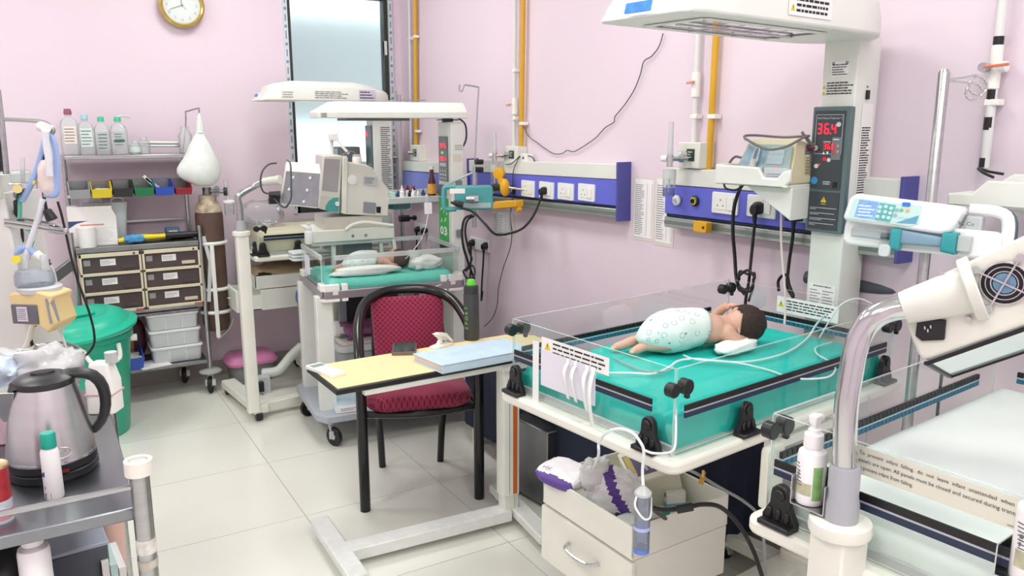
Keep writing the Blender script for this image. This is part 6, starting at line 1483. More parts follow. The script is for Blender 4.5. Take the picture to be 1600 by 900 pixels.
m = MB(); m.bar((RX0-.02, RY0+.02, ZMID-.08), (RX0-.24, RY0-.10, ZMID-.22), .03, .055); m.bar((RX0-.24, RY0-.10, ZMID-.22), (RX0-.22, RY0-.12, ZMID-.5), .03, .02); rbar('folding_bracket', m, DSTEEL, bev=.003)
m = MB(); m.bar((RX1+.03, RY0+.01, ZMID+.02), (RX1+.055, RY0+.0, ZMID-.12), .014, .02); m.bar((RX1+.055, RY0, ZMID-.12), (RX1+.03, RY0, ZMID-.36), .014, .02); rbar('side_flap', m, GREYL)
for x, y in ((RX1+.01, RY0+.01), (RX1-.09, RY1-.03), (RX0, RY0+.02), (RX0, RY1-.03)):
    m = MB(); m.lathe([(.02, .118), (.062, .120), (.064, .128), (.05, .138), (.012, .142)], (x, y, 0), 22); rbar('bumper', m, mat('grey_bumper', 'a6aba9', .5))
    c = caster(RK, x-RK.location.x, y-RK.location.y, .118, .05, a=-110, fork=OFFW)
# drawer blocks: two beige cabinets of three brown drawers
BEIGE = mat('beige_enamel', 'd9d0b6', .45); BROWN = mat('brown_drawer', '4b3f40', .5, var=.06)
for k in range(2):
    x0 = RX0+.012+.308*k; x1 = x0+.303
    t = thing('drawer_cabinet', f'beige cabinet of three brown drawers, {("left" if k == 0 else "right")} one of two on the rack', 'cabinet', ((x0+x1)/2, RY0+.15, ZDR+.001))
    m = MB(); H_ = ZMID-.035-ZDR
    z0 = ZDR+.001
    m.box(x0, x0+.012, RY0+.0, RY1-.02, z0, z0+H_); m.box(x1-.012, x1, RY0, RY1-.02, z0, z0+H_); m.box(x0, x1, RY1-.03, RY1-.02, z0, z0+H_)
    for z in (0, H_*.315, H_*.63, H_-.022): m.box(x0, x1, RY0, RY1-.02, z0+z, z0+z+(.016 if z < H_*.9 else .022))
    build('case', m, BEIGE, t, world=True, bev=.002)
    for j in range(3):
        a = z0+.018+H_*.315*j; b_ = a+H_*.315-.022
        m = MB(); m.box(x0+.014, x1-.014, RY0+.012, RY0+.03, a, b_); d = build('drawer', m, BROWN, t, world=True, bev=.002)
        m = MB(); m.box(x1-.10, x1-.03, RY0+.004, RY0+.013, a+.012, a+.03); build('pull', m, BROWN if (k, j) not in ((1, 0), (1, 2)) else mat('tan_tag', 'cfc4ae', .6), d, world=True, bev=.001)
        m = MB(); m.box(x0+.10, x0+.175, RY0+.0105, RY0+.012, a+.035, a+.035+.036); build('paper_label', m, PAPER, d, world=True, smooth=0)
        m = MB(Matrix.Translation((x0+.105, RY0+.0098, a+.04)) @ Matrix.Rotation(math.pi/2, 4, 'X')); m.lines(.06, .024, 3, j+7*k, fill=.3); build('small_print', m, INK, d, world=True, smooth=0)
        m = MB(); m.box(x0+.02, x0+.052, RY0+.0105, RY0+.012, a+.04, a+.07); build('number_tag', m, mat('grey_tag', '98989a', .6), d, world=True, smooth=0)
    m = MB(); m.box(x1-.05, x1-.008, RY0-.002, RY0+.004, z0-.002, z0+.012); build('red_tab', m, mat('dull_red_tab', 'a5665c', .6), t, world=True)
    m = MB(); m.cyl((x1-.035, RY0-.004, z0+H_-.011), (x1-.035, RY0+.001, z0+H_-.011), .006, n=10); build('lock', m, DGREY, t, world=True)
# colour bins
for k, (nm, hx, filling) in enumerate((('grey', '9ba1a1', 'white packets'), ('yellow', 'e3cb2c', 'small packets'), ('black', '2b2b2d', 'wrapped syringes'), ('green', '1f7a4c', 'a folded packet'), ('blue', '3054b8', 'long wrapped tools'), ('red', '9b2b33', 'a white and dark packet'))):
    w_ = .096 if k < 5 else .086; x0 = RX0+.002+.1035*k; 
    t = thing('storage_bin', f'{nm} open fronted plastic bin with {filling} on the rack rail', 'bin', (x0+w_/2, RY0+.08, ZBIN-.03), 0, 'coloured bins on the rack rail')
    m = MB(); w2 = w_/2; d0, d1, h0, h1 = -.09, .085, .045, .082
    if k == 5: h0, h1 = .035, .07
    m.add([(-w2*.9, d0, 0), (w2*.9, d0, 0), (w2*.9, d1, 0), (-w2*.9, d1, 0), (-w2, d0-.012, h0), (w2, d0-.012, h0), (w2, d0+.06, h1), (w2, d1, h1), (-w2, d1, h1), (-w2, d0+.06, h1)],
          [(3,2,1,0), (0,1,5,4), (1,2,7,6,5), (2,3,8,7), (3,0,4,9,8)])
    build('bin', m, mat(nm+'_bin_plastic', hx, .4), t, solid=.004, smooth=0)
    for q in range(2):
        m = MB(Matrix.Translation((-.02+.035*q, .0-.03*q, .006)) @ Matrix.Rotation(R(35+20*q), 4, 'Z') @ Matrix.Rotation(R(-20), 4, 'Y'))
        if k == 4: m = MB(Matrix.Translation((-.02+.02*q, -.02, .01)) @ Matrix.Rotation(R(-40-8*q), 4, 'Y')); m.box(-.004, .012, -.02, .0, 0, .12)
        else: m.box(-.03, .03, -.02, .02, 0, .03 if k == 1 else .014)
        build('contents', m, mat('packet_white', 'd8d9d6', .5) if (k, q) != (5, 1) else BLACK, t, bev=.002)
# clear bottles on the top shelf
def clear_bottle(label, px, h, w, capc, labc, lh, kind='bottle'):
    p = rx(px, 236, RY0+.16)
    t = thing('clear_bottle', label, 'bottle', (p.x, RY0+.16, ZTOP), 0, 'clear bottles on the top shelf')
    m = MB(); m.loft([[(x*s, y*s, z) for x, y in rrect(-w/2, w/2, -w*.36, w*.36, w*.22, 5)] for z, s in ((0, .93), (.008, 1), (h*.62, 1), (h*.74, .8), (h*.82, .34), (h*.88, .3))]); build('bottle', m, MATS['bottle_haze'], t, smooth=50)
    m = MB(); m.lathe([(w*.2, h*.87), (w*.22, h*.9), (w*.18, h*.99), (0, h)], n=14); build('cap', m, capc, t)
    m = MB(); m.box(-w*.32, w*.32, -w*.36-.002, -w*.36-.001, h*lh[0], h*lh[1]); build('label', m, labc, t, smooth=0)
    m = MB(Matrix.Translation((-w*.28, -w*.36-.003, h*lh[0]+.006)) @ Matrix.Rotation(math.pi/2, 4, 'X')); m.lines(w*.55, h*(lh[1]-lh[0])-.012, 5, int(px), fill=.3); build('small_print', m, INK, t, smooth=0)
    return t
clear('bottle_haze', 'f8fbfb', .3, .3, 'f8fcfc')
LBL = mat('mint_label', 'd6ebe2', .6)
clear_bottle('clear bottle with maroon cap and orange printed label, first on the top shelf', 112, .245, .092, mat('maroon_cap', '9b5a72', .4), mat('orange_white_label', 'f0e4da', .6, var=.05), (.25, .62))
clear_bottle('clear bottle with pale blue cap, second on the top shelf', 137, .215, .088, mat('pale_blue_cap', 'a8d6e2', .4), LBL, (.2, .66))
clear_bottle('clear bottle with green cap and curved label, third on the top shelf', 162, .205, .080, mat('mint_green_cap', '47cf9c', .4), clear('faint_label', 'e8f2ee', .1, .5, 'e2eeea'), (.1, .6))
tq = clear_bottle('clear pump bottle with green collar and dark stripe label on the top shelf', 188, .205, .086, mat('mint_green_cap', '47cf9c', .4), clear('faint_label', 'e8f2ee', .1, .5, 'e2eeea'), (.2, .6))
m = MB(); m.box(-.03, .024, -.034, -.033, .068, .078); build('dark_stripe', m, mat('dark_green_ink', '2f5a4a', .6), tq, smooth=0)
m = MB(); m.tube([(.0, 0, .2), (.03, -.01, .208), (.065, -.01, .2)], .007, 8); build('spout', m, MILKY, tq)
for px, h in ((212, .075), (226, .095)):
    p = rx(px, 236, RY0+.14); t = thing('clear_jar', 'small clear jar with a pale mint label on the top shelf' if px < 220 else 'small clear pump jar beside the mint labelled jar on the top shelf', 'jar', (p.x, RY0+.14, ZTOP))
    build('jar', MB().lathe([(0, 0), (.03, 0), (.031, .004), (.031, h*.7), (.018, h*.8), (.018, h)], n=18), MATS['bottle_haze'], t)
    if px < 220: build('label', MB().lathe([(.0315, .012), (.0315, .04)], n=18), LBL, t)
p0, p1 = rx(222, 222, RY0+.20), rx(282, 225, RY0+.20)
t = thing('steel_bar', 'bundle of cream and steel rods lying along the top shelf', 'rods', (p0+p1)/2+Vector((0, 0, -.02)))
for q, (dz, mt) in enumerate(((0, CREAM), (.016, STEEL))): m = MB(); m.cyl((p0.x, p0.y, ZTOP+.062-dz), (p1.x, p1.y, ZTOP+.058-dz), .009, n=10); build('rod', m, mt, t, world=True)
p = rx(291, 236, RY0+.15); t = thing('clear_bottle', 'clear ribbed bottle under the hook arm at the right end of the top shelf', 'bottle', (p.x, RY0+.15, ZTOP), 0, 'clear bottles on the top shelf')
build('bottle', MB().lathe([(0, 0), (.036, 0), (.038, .01), (.036, .03), (.038, .05), (.036, .07), (.038, .10), (.02, .13), (.018, .15)], n=20), MATS['bottle_haze'], t)
# hook arm with the hanging white bag
ha = rx(290, 235, RY0+.18)
t = thing('hook_arm', 'thin steel rod with a bent hook rising from the right end of the top shelf', 'hook', (RX1-.02, ha.y, ZTOP))
m = MB(); m.tube([(RX1-.02, ha.y, ZTOP), rx(290, 200, RY0+.18), rx(290, 176, RY0+.17), rx(292, 174, RY0+.16), rx(310, 169, RY0+.08), rx(311, 172, RY0+.08), rx(311, 178, RY0+.08)], .0045, 8, smooth=2); build('rod', m, STEEL, t, world=True)
hb = rx(314, 288, RY0+.03)
BAGW = mat('white_carrier_bag', 'e3ebe6', .5, var=.05, scale=20, bump=.15, bscale=40)
BG = thing('carrier_bag', 'full white carrier bag hanging from the hook arm above the gas cylinder', 'bag', hb)
m = MB(); rings = []; n = 30
prof = [(176, 311, 2), (190, 312, 4), (204, 313, 6), (208, 312, 4.5), (216, 312, 9), (232, 313, 17), (248, 314, 23), (262, 315, 26.5), (276, 316, 25), (286, 318, 19), (291, 320, 9)]
for k, (py, px, hw) in enumerate(prof):
    c = rx(px, py, RY0+.04); r_ = hw*4.95/1247; ring = []
    for j in range(n):
        a = 2*math.pi*j/n; f = 1+.10*noise.noise(Vector((math.cos(a)*2.4, math.sin(a)*2.4, k*.35)))+(.05*math.sin(a*7) if k < 6 else 0)
        corner = .35*max(0, math.cos(a-math.pi))**6 if k in (7, 8) else 0
        ring.append((c.x+r_*math.cos(a)*(f+corner), c.y+r_*.62*math.sin(a)*f, c.z))
    rings.append(ring)
m.loft(rings); build('bag', m, BAGW, BG, world=True, smooth=180, sub=1)
m = MB(); c = rx(312, 207, RY0+.04); m.lathe([(.012, -.012), (.02, 0), (.012, .012)], c, 12); build('knot', m, BAGW, BG, world=True)
# middle shelf: carton, jar, basket behind, tools
def rt(name, label, cat, px, z, y=None, rz=0, group=None): 
    y = RY0+.1 if y is None else y
    return thing(name, label, cat, (aty(px, 380, y).x, y, z), rz, group)
t = rt('carton', 'white carton with a navy curved corner standing on the rack top', 'box', 148, ZMID, RY0+.10, -4)
m = MB(); m.prism([(-.115, 0), (.115, 0), (.118, .16), (.10, .20), (.10, .215), (-.115, .215)], 'y', -.04, .05); build('carton', m, PAPER, t, bev=.002)
m = MB(Matrix.Translation((0, -.0406, 0)) @ Matrix.Rotation(math.pi/2, 4, 'X')); m.add([(-.115, .10, 0), (-.115, .138, 0), (-.02, .138, 0), (-.075, .125, 0)], [(0,1,2,3)]); build('navy_corner', m, mat('navy_print', '3f4a78', .6), t, smooth=0)
m = MB(Matrix.Translation((0, -.0408, 0)) @ Matrix.Rotation(math.pi/2, 4, 'X')); m.quad((-.06, .112, 0), (.055, .112, 0), (.055, .119, 0), (-.06, .119, 0)); build('red_line', m, mat('pale_red_print', 'd98a8a', .6), t, smooth=0)
m = MB(Matrix.Translation((.01, -.0408, .02)) @ Matrix.Rotation(math.pi/2, 4, 'X')); m.lines(.09, .08, 9, 3, fill=.25); build('small_print', m, GREYL, t, smooth=0)
t = rt('white_tub', 'white cylindrical tub in front of the carton on the rack', 'tub', 137, ZMID, RY0+.035); build('tub', MB().lathe([(0, 0), (.043, 0), (.044, .003), (.043, .1), (0, .101)], n=24), PAPER, t); build('lid', MB().lathe([(.045, .1), (.045, .108), (.0, .109)], n=24), OFFW, t)
t = rt('white_basket', 'white plastic basket with handles behind the carton on the rack', 'basket', 170, ZMID, RY1-.10)
m = MB(); m.loft([[(x*s, y*s, z) for x, y in rrect(-.12, .11, -.08, .08, .03, 4)] for z, s in ((0, .8), (.17, .95), (.21, 1), (.225, 1.03), (.225, 0.98))]); build('basket', m, mat('blue_white_plastic', 'dbe4ea', .4), t)
for x in (-.05, .06): m = MB(); m.tube([(x-.03, -.05, .222), (x-.02, -.06, .248), (x+.02, -.06, .248), (x+.03, -.05, .222)], .006, 8); build('handle', m, OFFW, t)
t = rt('yellow_hammer', 'yellow tool with a black grip and blue tie lying across the rack', 'tool', 250, ZMID+.018, RY0+.06, 1)
m = MB(); m.tube([(-.21, 0, .0), (-.12, 0, .012), (0, 0, .012), (.04, 0, .014)], [.014, .02, .014, .015], 12); build('shaft', m, mat('tool_yellow', 'e6d42e', .4), t)
m = MB(); m.cyl((.03, 0, .014), (.21, -.0, .012), .018, n=14); build('grip', m, BLACK, t, bev=.003)
soft_pad('', '', '', wm(t) @ Matrix.Translation((-.13, -.005, -.012)), .055, .028, .022, 81, mat('blue_tie', '4f9bd0', .6, var=.3, scale=50), parent=t, amp=.3).name = 'tie_wrap'
t = rt('paper_heap', 'crumpled yellowish paper heap under the yellow tool on the rack', 'paper', 255, ZMID, RY0+.15); soft_pad('', '', '', wm(t), .16, .06, .018, 83, mat('yellowed_paper', 'cfc48e', .8, var=.1), parent=t, amp=.4).name = 'paper'
t = rt('small_carton', 'small blue and white carton standing at the back of the rack', 'box', 271, ZMID, RY0+.2, 5); m = MB(); m.box(-.038, .038, -.02, .02, 0, .06); build('carton', m, mat('blue_card', '5f93b8', .6), t, bev=.001); m = MB(); m.box(-.024, .024, -.0212, -.0205, .008, .045); build('window', m, PAPER, t, smooth=0)
t = rt('blue_cap_tube', 'small white tube with a blue cap at the right end of the rack', 'tube', 296, ZMID, RY0+.17, 8); m = MB(); m.cyl((-.04, 0, .02), (.03, 0, .024), .01, n=10); build('tube', m, OFFW, t); m = MB(); m.box(-.03, .03, -.012, .012, .0, .028); build('blue_cap', m, mat('cobalt_cap', '2f53c0', .4), t, bev=.003)
# lower shelf: stacked clear boxes, blue basket, dark bag, magazine
LB = mat('frosted_box', 'd4d8da', .35, var=.02)
for k in range(3):
    t = thing('storage_box', f'translucent lidded box, {("lowest", "middle", "topmost")[k]} of three stacked on the rack\'s bottom shelf', 'box', (-1.57-.005*k, RY0+.13, ZLOW+.098*k+.001), 0, 'stacked translucent boxes')
    m = MB(); m.loft([[(x*s, y*s, z) for x, y in rrect(-.135, .135, -.10, .10, .02, 4)] for z, s in ((0, .93), (.005, .95), (.082, 1))]); build('box', m, LB, t, bev=.002)
    m = MB(); m.rbox(-.142, .142, -.106, .106, .08, .096, .022); build('lid', m, mat('frosted_lid', 'e2e5e6', .35), t, bev=.004)
    for x in (-.045, .045): m = MB(); m.box(x-.003, x+.003, -.1015, -.099, .008, .078); build('rib', m, mat('frosted_lid', 'e2e5e6', .35), t)
t = thing('blue_basket', 'blue plastic basket of bagged supplies on the bottom shelf by the green bin', 'basket', (-1.84, RY0+.05, ZLOW)); m = MB(); m.add([(-.11, -.06, 0), (.075, -.06, 0), (.075, .12, 0), (-.11, .12, 0), (-.12, -.07, .07), (.085, -.07, .07), (.085, .13, .11), (-.12, .13, .11)], [(3,2,1,0), (0,1,5,4), (1,2,6,5), (2,3,7,6), (3,0,4,7)]); build('basket', m, mat('royal_blue_plastic', '3f5fc8', .4), t, solid=.005, smooth=0)
soft_pad('', '', '', wm(t) @ Matrix.Translation((-.01, .02, .01)), .08, .06, .035, 91, mat('bagged_grey', 'aaa8a2', .4, var=.2, scale=20), parent=t, amp=.5).name = 'contents'
m = MB(wm(t)); m.box(-.1, .05, .07, .1, .03, .15); build('brown_card', m, mat('brown_card', '8a5a44', .7), t, world=True)
soft_pad('dark_bag', 'dark maroon bag behind the blue basket on the bottom shelf', 'bag', Matrix.Translation((-1.80, RY0+.22, ZLOW)), .085, .05, .13, 93, mat('maroon_bag', '4a2630', .6), amp=.2)
t = thing('magazine', 'white papers lying at the front of the bottom shelf beside the boxes', 'paper', (-1.72, RY0+.06, ZLOW+.001), 12); m = MB(); m.box(-.07, .09, -.09, .07, 0, .006); build('pages', m, PAPER, t)
t = thing('perforated_tray', 'mauve-grey perforated sheet below the drawer cabinets', 'tray', (-1.62, RY0+.08, ZLOW+.297)); m = MB(); m.box(-.2, .18, -.06, .15, 0, .012); build('sheet', m, mat('mauve_grey_sheet', '9c929c', .6, var=.25, scale=60), t)
# gas cylinder in its white carrier frame
cb = Vector((-1.335, 3.13, 0))
GC = thing('gas_cylinder', 'rusty brown oxygen cylinder in a white carrier beside the rack', 'gas cylinder', cb+Vector((0, 0, .3)))
zt = aty(335, 306, 3.13).z-.3; zb = aty(348, 515, 3.13).z-.3; r_ = .077
RUST = mat('rusty_brown_steel', '5a463c', .6, var=.18, scale=12, bump=.1)
build('cylinder', MB().lathe([(.03, zb), (r_*.8, zb+.01), (r_, zb+.05), (r_, zt-.11), (r_*.9, zt-.065), (r_*.6, zt-.03), (r_*.45, zt-.01), (.03, zt)], n=26), RUST, GC)
FLAKE = mat('flaking_paint', 'b5a58f', .7, var=.45, scale=28)
build('collar', MB().lathe([(r_*.98, zt-.09), (r_*.9, zt-.06), (r_*.62, zt-.022), (r_*.66, zt-.008), (r_*.62, zt+.006), (r_*.3, zt+.01)], n=22), FLAKE, GC)
m = MB(); m.cyl((0, 0, zt), (0, 0, zt+.05), .025, n=12); m.cyl((0, 0, zt+.03), (.09, -.03, zt+.025), .012, n=10); build('valve', m, DSTEEL, GC)
m = MB(); m.cyl((.085, -.035, zt+.025), (.105, -.04, zt+.025), .024, n=16); build('gauge', m, BLACK, GC); m = MB(); m.cyl((.04, -.05, zt+.03), (.045, -.055, zt+.03), .032, n=18); build('clear_gauge', m, CLEARP, GC)
# its carrier
t = thing('cylinder_carrier', 'white metal strap carrier round the oxygen cylinder', 'carrier', cb+Vector((0, 0, .3)), -20)
WHB = mat('white_strap_metal', 'e6e9e3', .4)
for py in (380, 452, 488):
    z = aty(345, py, 3.05).z-.3; m = MB(); m.tube([(.085*math.cos(R(a)), .085*math.sin(R(a)), z) for a in range(150, 391, 20)], .011, 6, smooth=0); build('hoop', m, WHB, t)
m = MB(); m.bar((.02, -.092, aty(345, 382, 3.05).z-.3), (.02, -.092, zb-.02), .022, .01, up=(0, 1, 0)); m.tube([(.02, -.09, zb-.02), (.02, -.05, zb-.03), (.06, .04, zb), (.085, .05, zb+.06)], .008, 6); build('upright', m, WHB, t)
# flowmeter bottle hanging by the cylinder valve
c = aty(358, 322, 3.10); t = thing('humidifier_bottle', 'small clear graduated bottle hanging from the oxygen cylinder valve', 'bottle', c)
build('bottle', MB().lathe([(0, -.05), (.026, -.05), (.028, -.04), (.030, .02), (.0, .021)], n=18), CLEARP, t); build('cap', MB().lathe([(.035, .02), (.036, .03), (.02, .036), (0, .037)], n=18), OFFW, t); m = MB(); m.cyl((-.005, 0, .04), (-.012, 0, .15), .011, n=12); build('flow_tube', m, MILKY, t)
m = MB(Matrix.Translation((-.02, -.031, -.04)) @ Matrix.Rotation(math.pi/2, 4, 'X')); m.lines(.03, .05, 5, 3, fill=.2); build('graduations', m, INK, t, smooth=0)
# big green bin with a tilted lid
bc = Vector((-2.06, 2.70, 0)); GB = thing('green_bin', 'big green plastic bin with a tilted green lid in front of the rack', 'bin', bc)
GRN = mat('bin_green', '19b998', .35, var=.04)
build('bin_body', MB().lathe([(0, .0), (.175, 0), (.18, .01), (.222, .50), (.235, .505), (.235, .53), (.225, .535), (.215, .53), (.17, .02), (0, .02)], n=40), mat('bin_body_green', '22a786', .35, var=.05), GB)
lm = Matrix.Translation((.0, 0, .555)) @ Matrix.Rotation(R(-5), 4, 'Y') @ Matrix.Rotation(R(4), 4, 'X')
m = MB(lm); m.lathe([(.238, -.012), (.258, -.008), (.262, .008), (.245, .018), (.225, .022), (.205, .05), (.175, .066), (.12, .070), (.10, .062), (.03, .055), (0, .055)], n=44); lid = build('lid', m, GRN, GB, bev=.0)
m = MB(lm); m.bar((-.075, 0, .066), (.075, 0, .066), .03, .014); build('lid_handle', m, GRN, lid, space=GB, bev=.004); m = MB(lm); m.cyl((-.06, -.06, .06), (-.06, -.06, .082), .02, .016, 12); build('lid_button', m, OFFW, lid, space=GB)
m = MB(); m.tube([(.232*math.cos(R(a)), .232*math.sin(R(a)), .535+.012*math.cos(R(a))) for a in range(0, 361, 15)], .009, 6, smooth=0); build('liner_rim', m, mat('grey_liner', 'b9beb8', .5), GB)
for s in (-1, 1): m = MB(); m.tube([(.225*math.cos(R(-70+s*22)), .225*math.sin(R(-70+s*22)), .49), (.262*math.cos(R(-70+s*14)), .262*math.sin(R(-70+s*14)), .43), (.268*math.cos(R(-70)), .268*math.sin(R(-70)), .42)], .011, 8); build('handle', m, OFFW, GB)
for a in (-8, -150): m = MB(); m.cyl((.22*math.cos(R(a)), .22*math.sin(R(a)), .48), (.25*math.cos(R(a)), .25*math.sin(R(a)), .48), .018, n=12); build('handle_peg', m, OFFW, GB)
a = R(-62); T = frame((.207*math.cos(a), .207*math.sin(a), .34), (-math.sin(a), math.cos(a), 0), (0, 0, 1)); text('BL', .05, T, mat('marker_green', '0f5a48', .6, var=0), GB, 'handwriting')
# ================================================================== steel trolley in the left foreground and what it carries
TX1, TY0, TY1, TZT = -2.085, -.26, .52, .88
TX0 = -2.62
CT = thing('steel_trolley', 'stainless steel ward trolley carrying the kettle, left foreground', 'trolley', ((TX0+TX1)/2, (TY0+TY1)/2, 0))
def ct(name, m, mt=STEEL, **k): return build(name, m, mt, CT, world=True, **k)
TOPST = mat('trolley_top_steel', '90959a', .3, 1, var=.12, scale=4)
m = MB(); m.box(TX0, TX1, TY0, TY1, TZT-.024, TZT); ct('top_shelf', m, TOPST, bev=.003)
m = MB(); m.box(TX0, TX1, TY0, TY1, .44, .46); ct('lower_shelf', m, TOPST, bev=.003)
for x in (TX0-.0, TX1+.006):
    for y in (TY0-.014, TY1-.03):
        m = MB(); m.cyl((x, y, .09), (x, y, TZT+.075 if y < 0 else TZT+.06), .0165, n=16); ct('post', m)
        caster(CT, x-CT.location.x, y-CT.location.y, .1, .04)
for a, b in (((TX0, TY0-.012), (TX1, TY0-.012)), ((TX0, TY1-.03), (TX1, TY1-.03)), ((TX0, TY0), (TX0, TY1-.03))):
    m = MB(); m.cyl((*a, TZT+.045), (*b, TZT+.045), .0055, n=10); ct('guard_rail', m)
    m = MB(); m.cyl((*a, .62), (*b, .62), .0055, n=10); ct('guard_rail', m)
px_, py_ = TX1+.006, TY0-.014
t = thing('tape_roll', 'roll of white surgical tape pushed onto the trolley post', 'tape', (px_, py_, TZT+.068)); build('roll', MB().lathe([(.0172, 0), (.0235, 0), (.0235, .026), (.0172, .026), (.0172, 0)], n=28), mat('cream_tape', 'e9e6dc', .7), t); build('core', MB().lathe([(.0166, .002), (.0171, .002), (.0171, .022), (.0166, .022)], n=24), GREYL, t)
m = MB(); m.lathe([(.0172, -.082), (.0172, -.055)], (px_, py_, TZT), 18); ct('post_sticker', m, mat('post_label', 'd6d4cc', .6, var=.25, scale=60))
m = MB(); m.lathe([(.0172, -.11), (.0174, -.095)], (px_, py_, TZT), 18); ct('post_sticker', m, mat('worn_sticker', 'b5b0a4', .7, var=.3, scale=40))
RV = Vector((_sy, -_cy, 0)); FV = Vector((_cy, _sy, 0))      # to the right and away, seen from the camera
def Tl(p, a=0): return Matrix.Translation(p) @ rotz(math.degrees(AZ)-90+a)      # local X right, Y away
kp = atz(85, 734, TZT)
KT = thing('electric_kettle', 'brushed steel electric kettle with black lid, handle and base on the steel trolley', 'kettle', kp, math.degrees(AZ)-90+33)
KS = mat('kettle_steel', 'ccd0cf', .3, 1, var=.05, scale=3, stretch=(2, 2, 14))
build('black_base', MB().lathe([(0, 0), (.076, 0), (.080, .006), (.080, .017), (.077, .019), (.079, .022), (.0785, .036), (0, .037)], n=40), BLACK, KT)
build('steel_body', MB().lathe([(.0785, .036), (.0785, .042), (.077, .055), (.070, .105), (.060, .155), (.054, .178), (.05, .18)], n=48), KS, KT)
build('trim_ring', MB().lathe([(.079, .0365), (.0795, .039), (.0788, .042)], n=40), CHROME, KT)
m = MB(); m.lathe([(.053, .176), (.054, .182), (.052, .19), (.04, .197), (.015, .200), (0, .2005)], n=36); m.add([(-.062, -.022, .176), (-.062, .022, .176), (-.04, .035, .186), (-.04, -.035, .186), (-.055, 0, .19)], [(0,1,2,4), (0,4,3), (4,2,3)]); ld = build('lid', m, mat('satin_black', '26282a', .35), KT)
m = MB(); m.lathe([(.022, .1995), (.02, .2035), (0, .204)], (0, .0, 0), 18, sx=1, sy=.6); build('lid_grip', m, BLACK, ld, space=KT)
m = MB(); m.loft([[(-.050, -.03, .178), (-.050, .03, .178), (-.06, .012, .118), (-.06, -.012, .118)], [(-.096, -.008, .177), (-.096, .008, .177), (-.072, .003, .115), (-.072, -.003, .115)]]); m.tube([(-.094, 0, .172), (-.072, 0, .116)], [.004, .002], 6, smooth=0); build('spout', m, KS, KT, bev=.002)
m = MB(); rg = []
for p, w_, h_ in (((.025, 0, .193), .020, .008), ((.06, 0, .193), .022, .011), ((.088, 0, .183), .021, .013), ((.103, 0, .155), .019, .012), ((.104, 0, .115), .018, .011), ((.094, 0, .082), .017, .010), ((.070, 0, .062), .015, .009)): rg.append((Vector(p), w_, h_))
rings = []
for k, (p, w_, h_) in enumerate(rg):
    a = rg[max(0, k-1)][0]; b = rg[min(len(rg)-1, k+1)][0]; tt = (b-a).normalized(); y = Vector((0, 1, 0)); n_ = tt.cross(y)
    rings.append([p+y*(w_*math.cos(2*math.pi*j/14))*.8+n_*(h_*math.sin(2*math.pi*j/14)) for j in range(14)])
m.loft(rings); build('handle', m, mat('satin_black', '26282a', .35), KT, smooth=60, sub=1)
m = MB(frame((.010, -.0788, .024), (.99, .12, 0), (0, 0, 1))); m.box(-.012, .012, -.003, .004, 0, .003); build('red_switch', m, mat('red_lamp_dull', '7d1f22', .3), KT)
m = MB(frame((.010, -.0762, .060), (.99, .12, 0), (-.01, .15, 1))); m.tube([(.021*math.cos(a/20*2*math.pi), .010*math.sin(a/20*2*math.pi), .001) for a in range(21)], .0008, 5, smooth=0); m.tube([(-.012, -.002, .001), (-.008, .004, .001), (-.003, -.002, .001), (.003, .004, .001), (.008, -.002, .001), (.012, .003, .001)], .0008, 5); build('embossed_oval', m, mat('etched_steel', 'cfcccb', .35, .8, var=0), KT)
cable('kettle_cord', [kp+RV*-.06+FV*-.03+Vector((0, 0, .008)), kp+RV*-.1+FV*-.05+Vector((0, 0, .006)), kp+RV*-.2+FV*-.06+Vector((0, 0, .006))], .004, RUBBER, 'black cord leaving the kettle base')
def shape_on(px, py, z=TZT): return atz(px, py, z)
p = shape_on(86, 777); t = thing('lotion_bottle', 'slim white bottle with a teal cap in front of the kettle', 'bottle', p); h = .125
build('bottle', MB().lathe([(0, 0), (.0150, 0), (.0162, .004), (.0155, .09), (.0125, .098)], n=24, sy=.8), SAN, t); build('cap', MB().lathe([(.0130, .098), (.0132, .122), (.011, .126), (0, .1265)], n=24), MATS['teal_cap'], t)
T = Tl(Vector((0, 0, 0))); m = MB(T @ frame((-.006, -.0128, .05), (1, 0, 0), (0, 0, 1))); m.disc((0, 0, .0004), .005, 16); m.box(-.003, .008, -.047, -.036, 0, .0004); build('purple_mark', m, PURP, t, smooth=0); m = MB(T @ frame((-.006, -.0128, .012), (1, 0, 0), (0, 0, 1))); m.disc((.002, 0.012, .0004), .0045, 14, r0=.003); m.lines(.003, .03, 4, 3, y=.05); build('grey_mark', m, INK, t, smooth=0)
p = shape_on(-2, 812); t = thing('food_tin', 'red and white printed tin at the left edge of the picture', 'tin', p); build('tin', MB().lathe([(0, 0), (.024, 0), (.024, .045), (.0, .045)], n=26), mat('blue_white_tin', 'cfd8e2', .35, var=.2, scale=50), t); build('red_band', MB().lathe([(.0243, .04), (.0243, .098), (.0, .098)], n=26), mat('red_tin', 'a32a34', .35, var=.25, scale=60), t); build('pink_band', MB().lathe([(.0244, .006), (.0244, .022)], n=26), mat('pink_tin', 'd98f9f', .4), t); build('rim', MB().lathe([(.0245, .097), (.0255, .099), (.0245, .102), (.022, .101)], n=26), mat('gold_rim', 'c9b27e', .3, .8), t)
p = shape_on(5, 690); t = thing('formula_packet', 'pink and white printed packet standing left of the kettle', 'packet', p, math.degrees(AZ)-90-12); m = MB(); m.rbox(-.05, .02, -.02, .02, 0, .10, .006); build('packet', m, mat('pink_white_packet', 'e6c6d2', .5, var=.06), t, bev=.003)
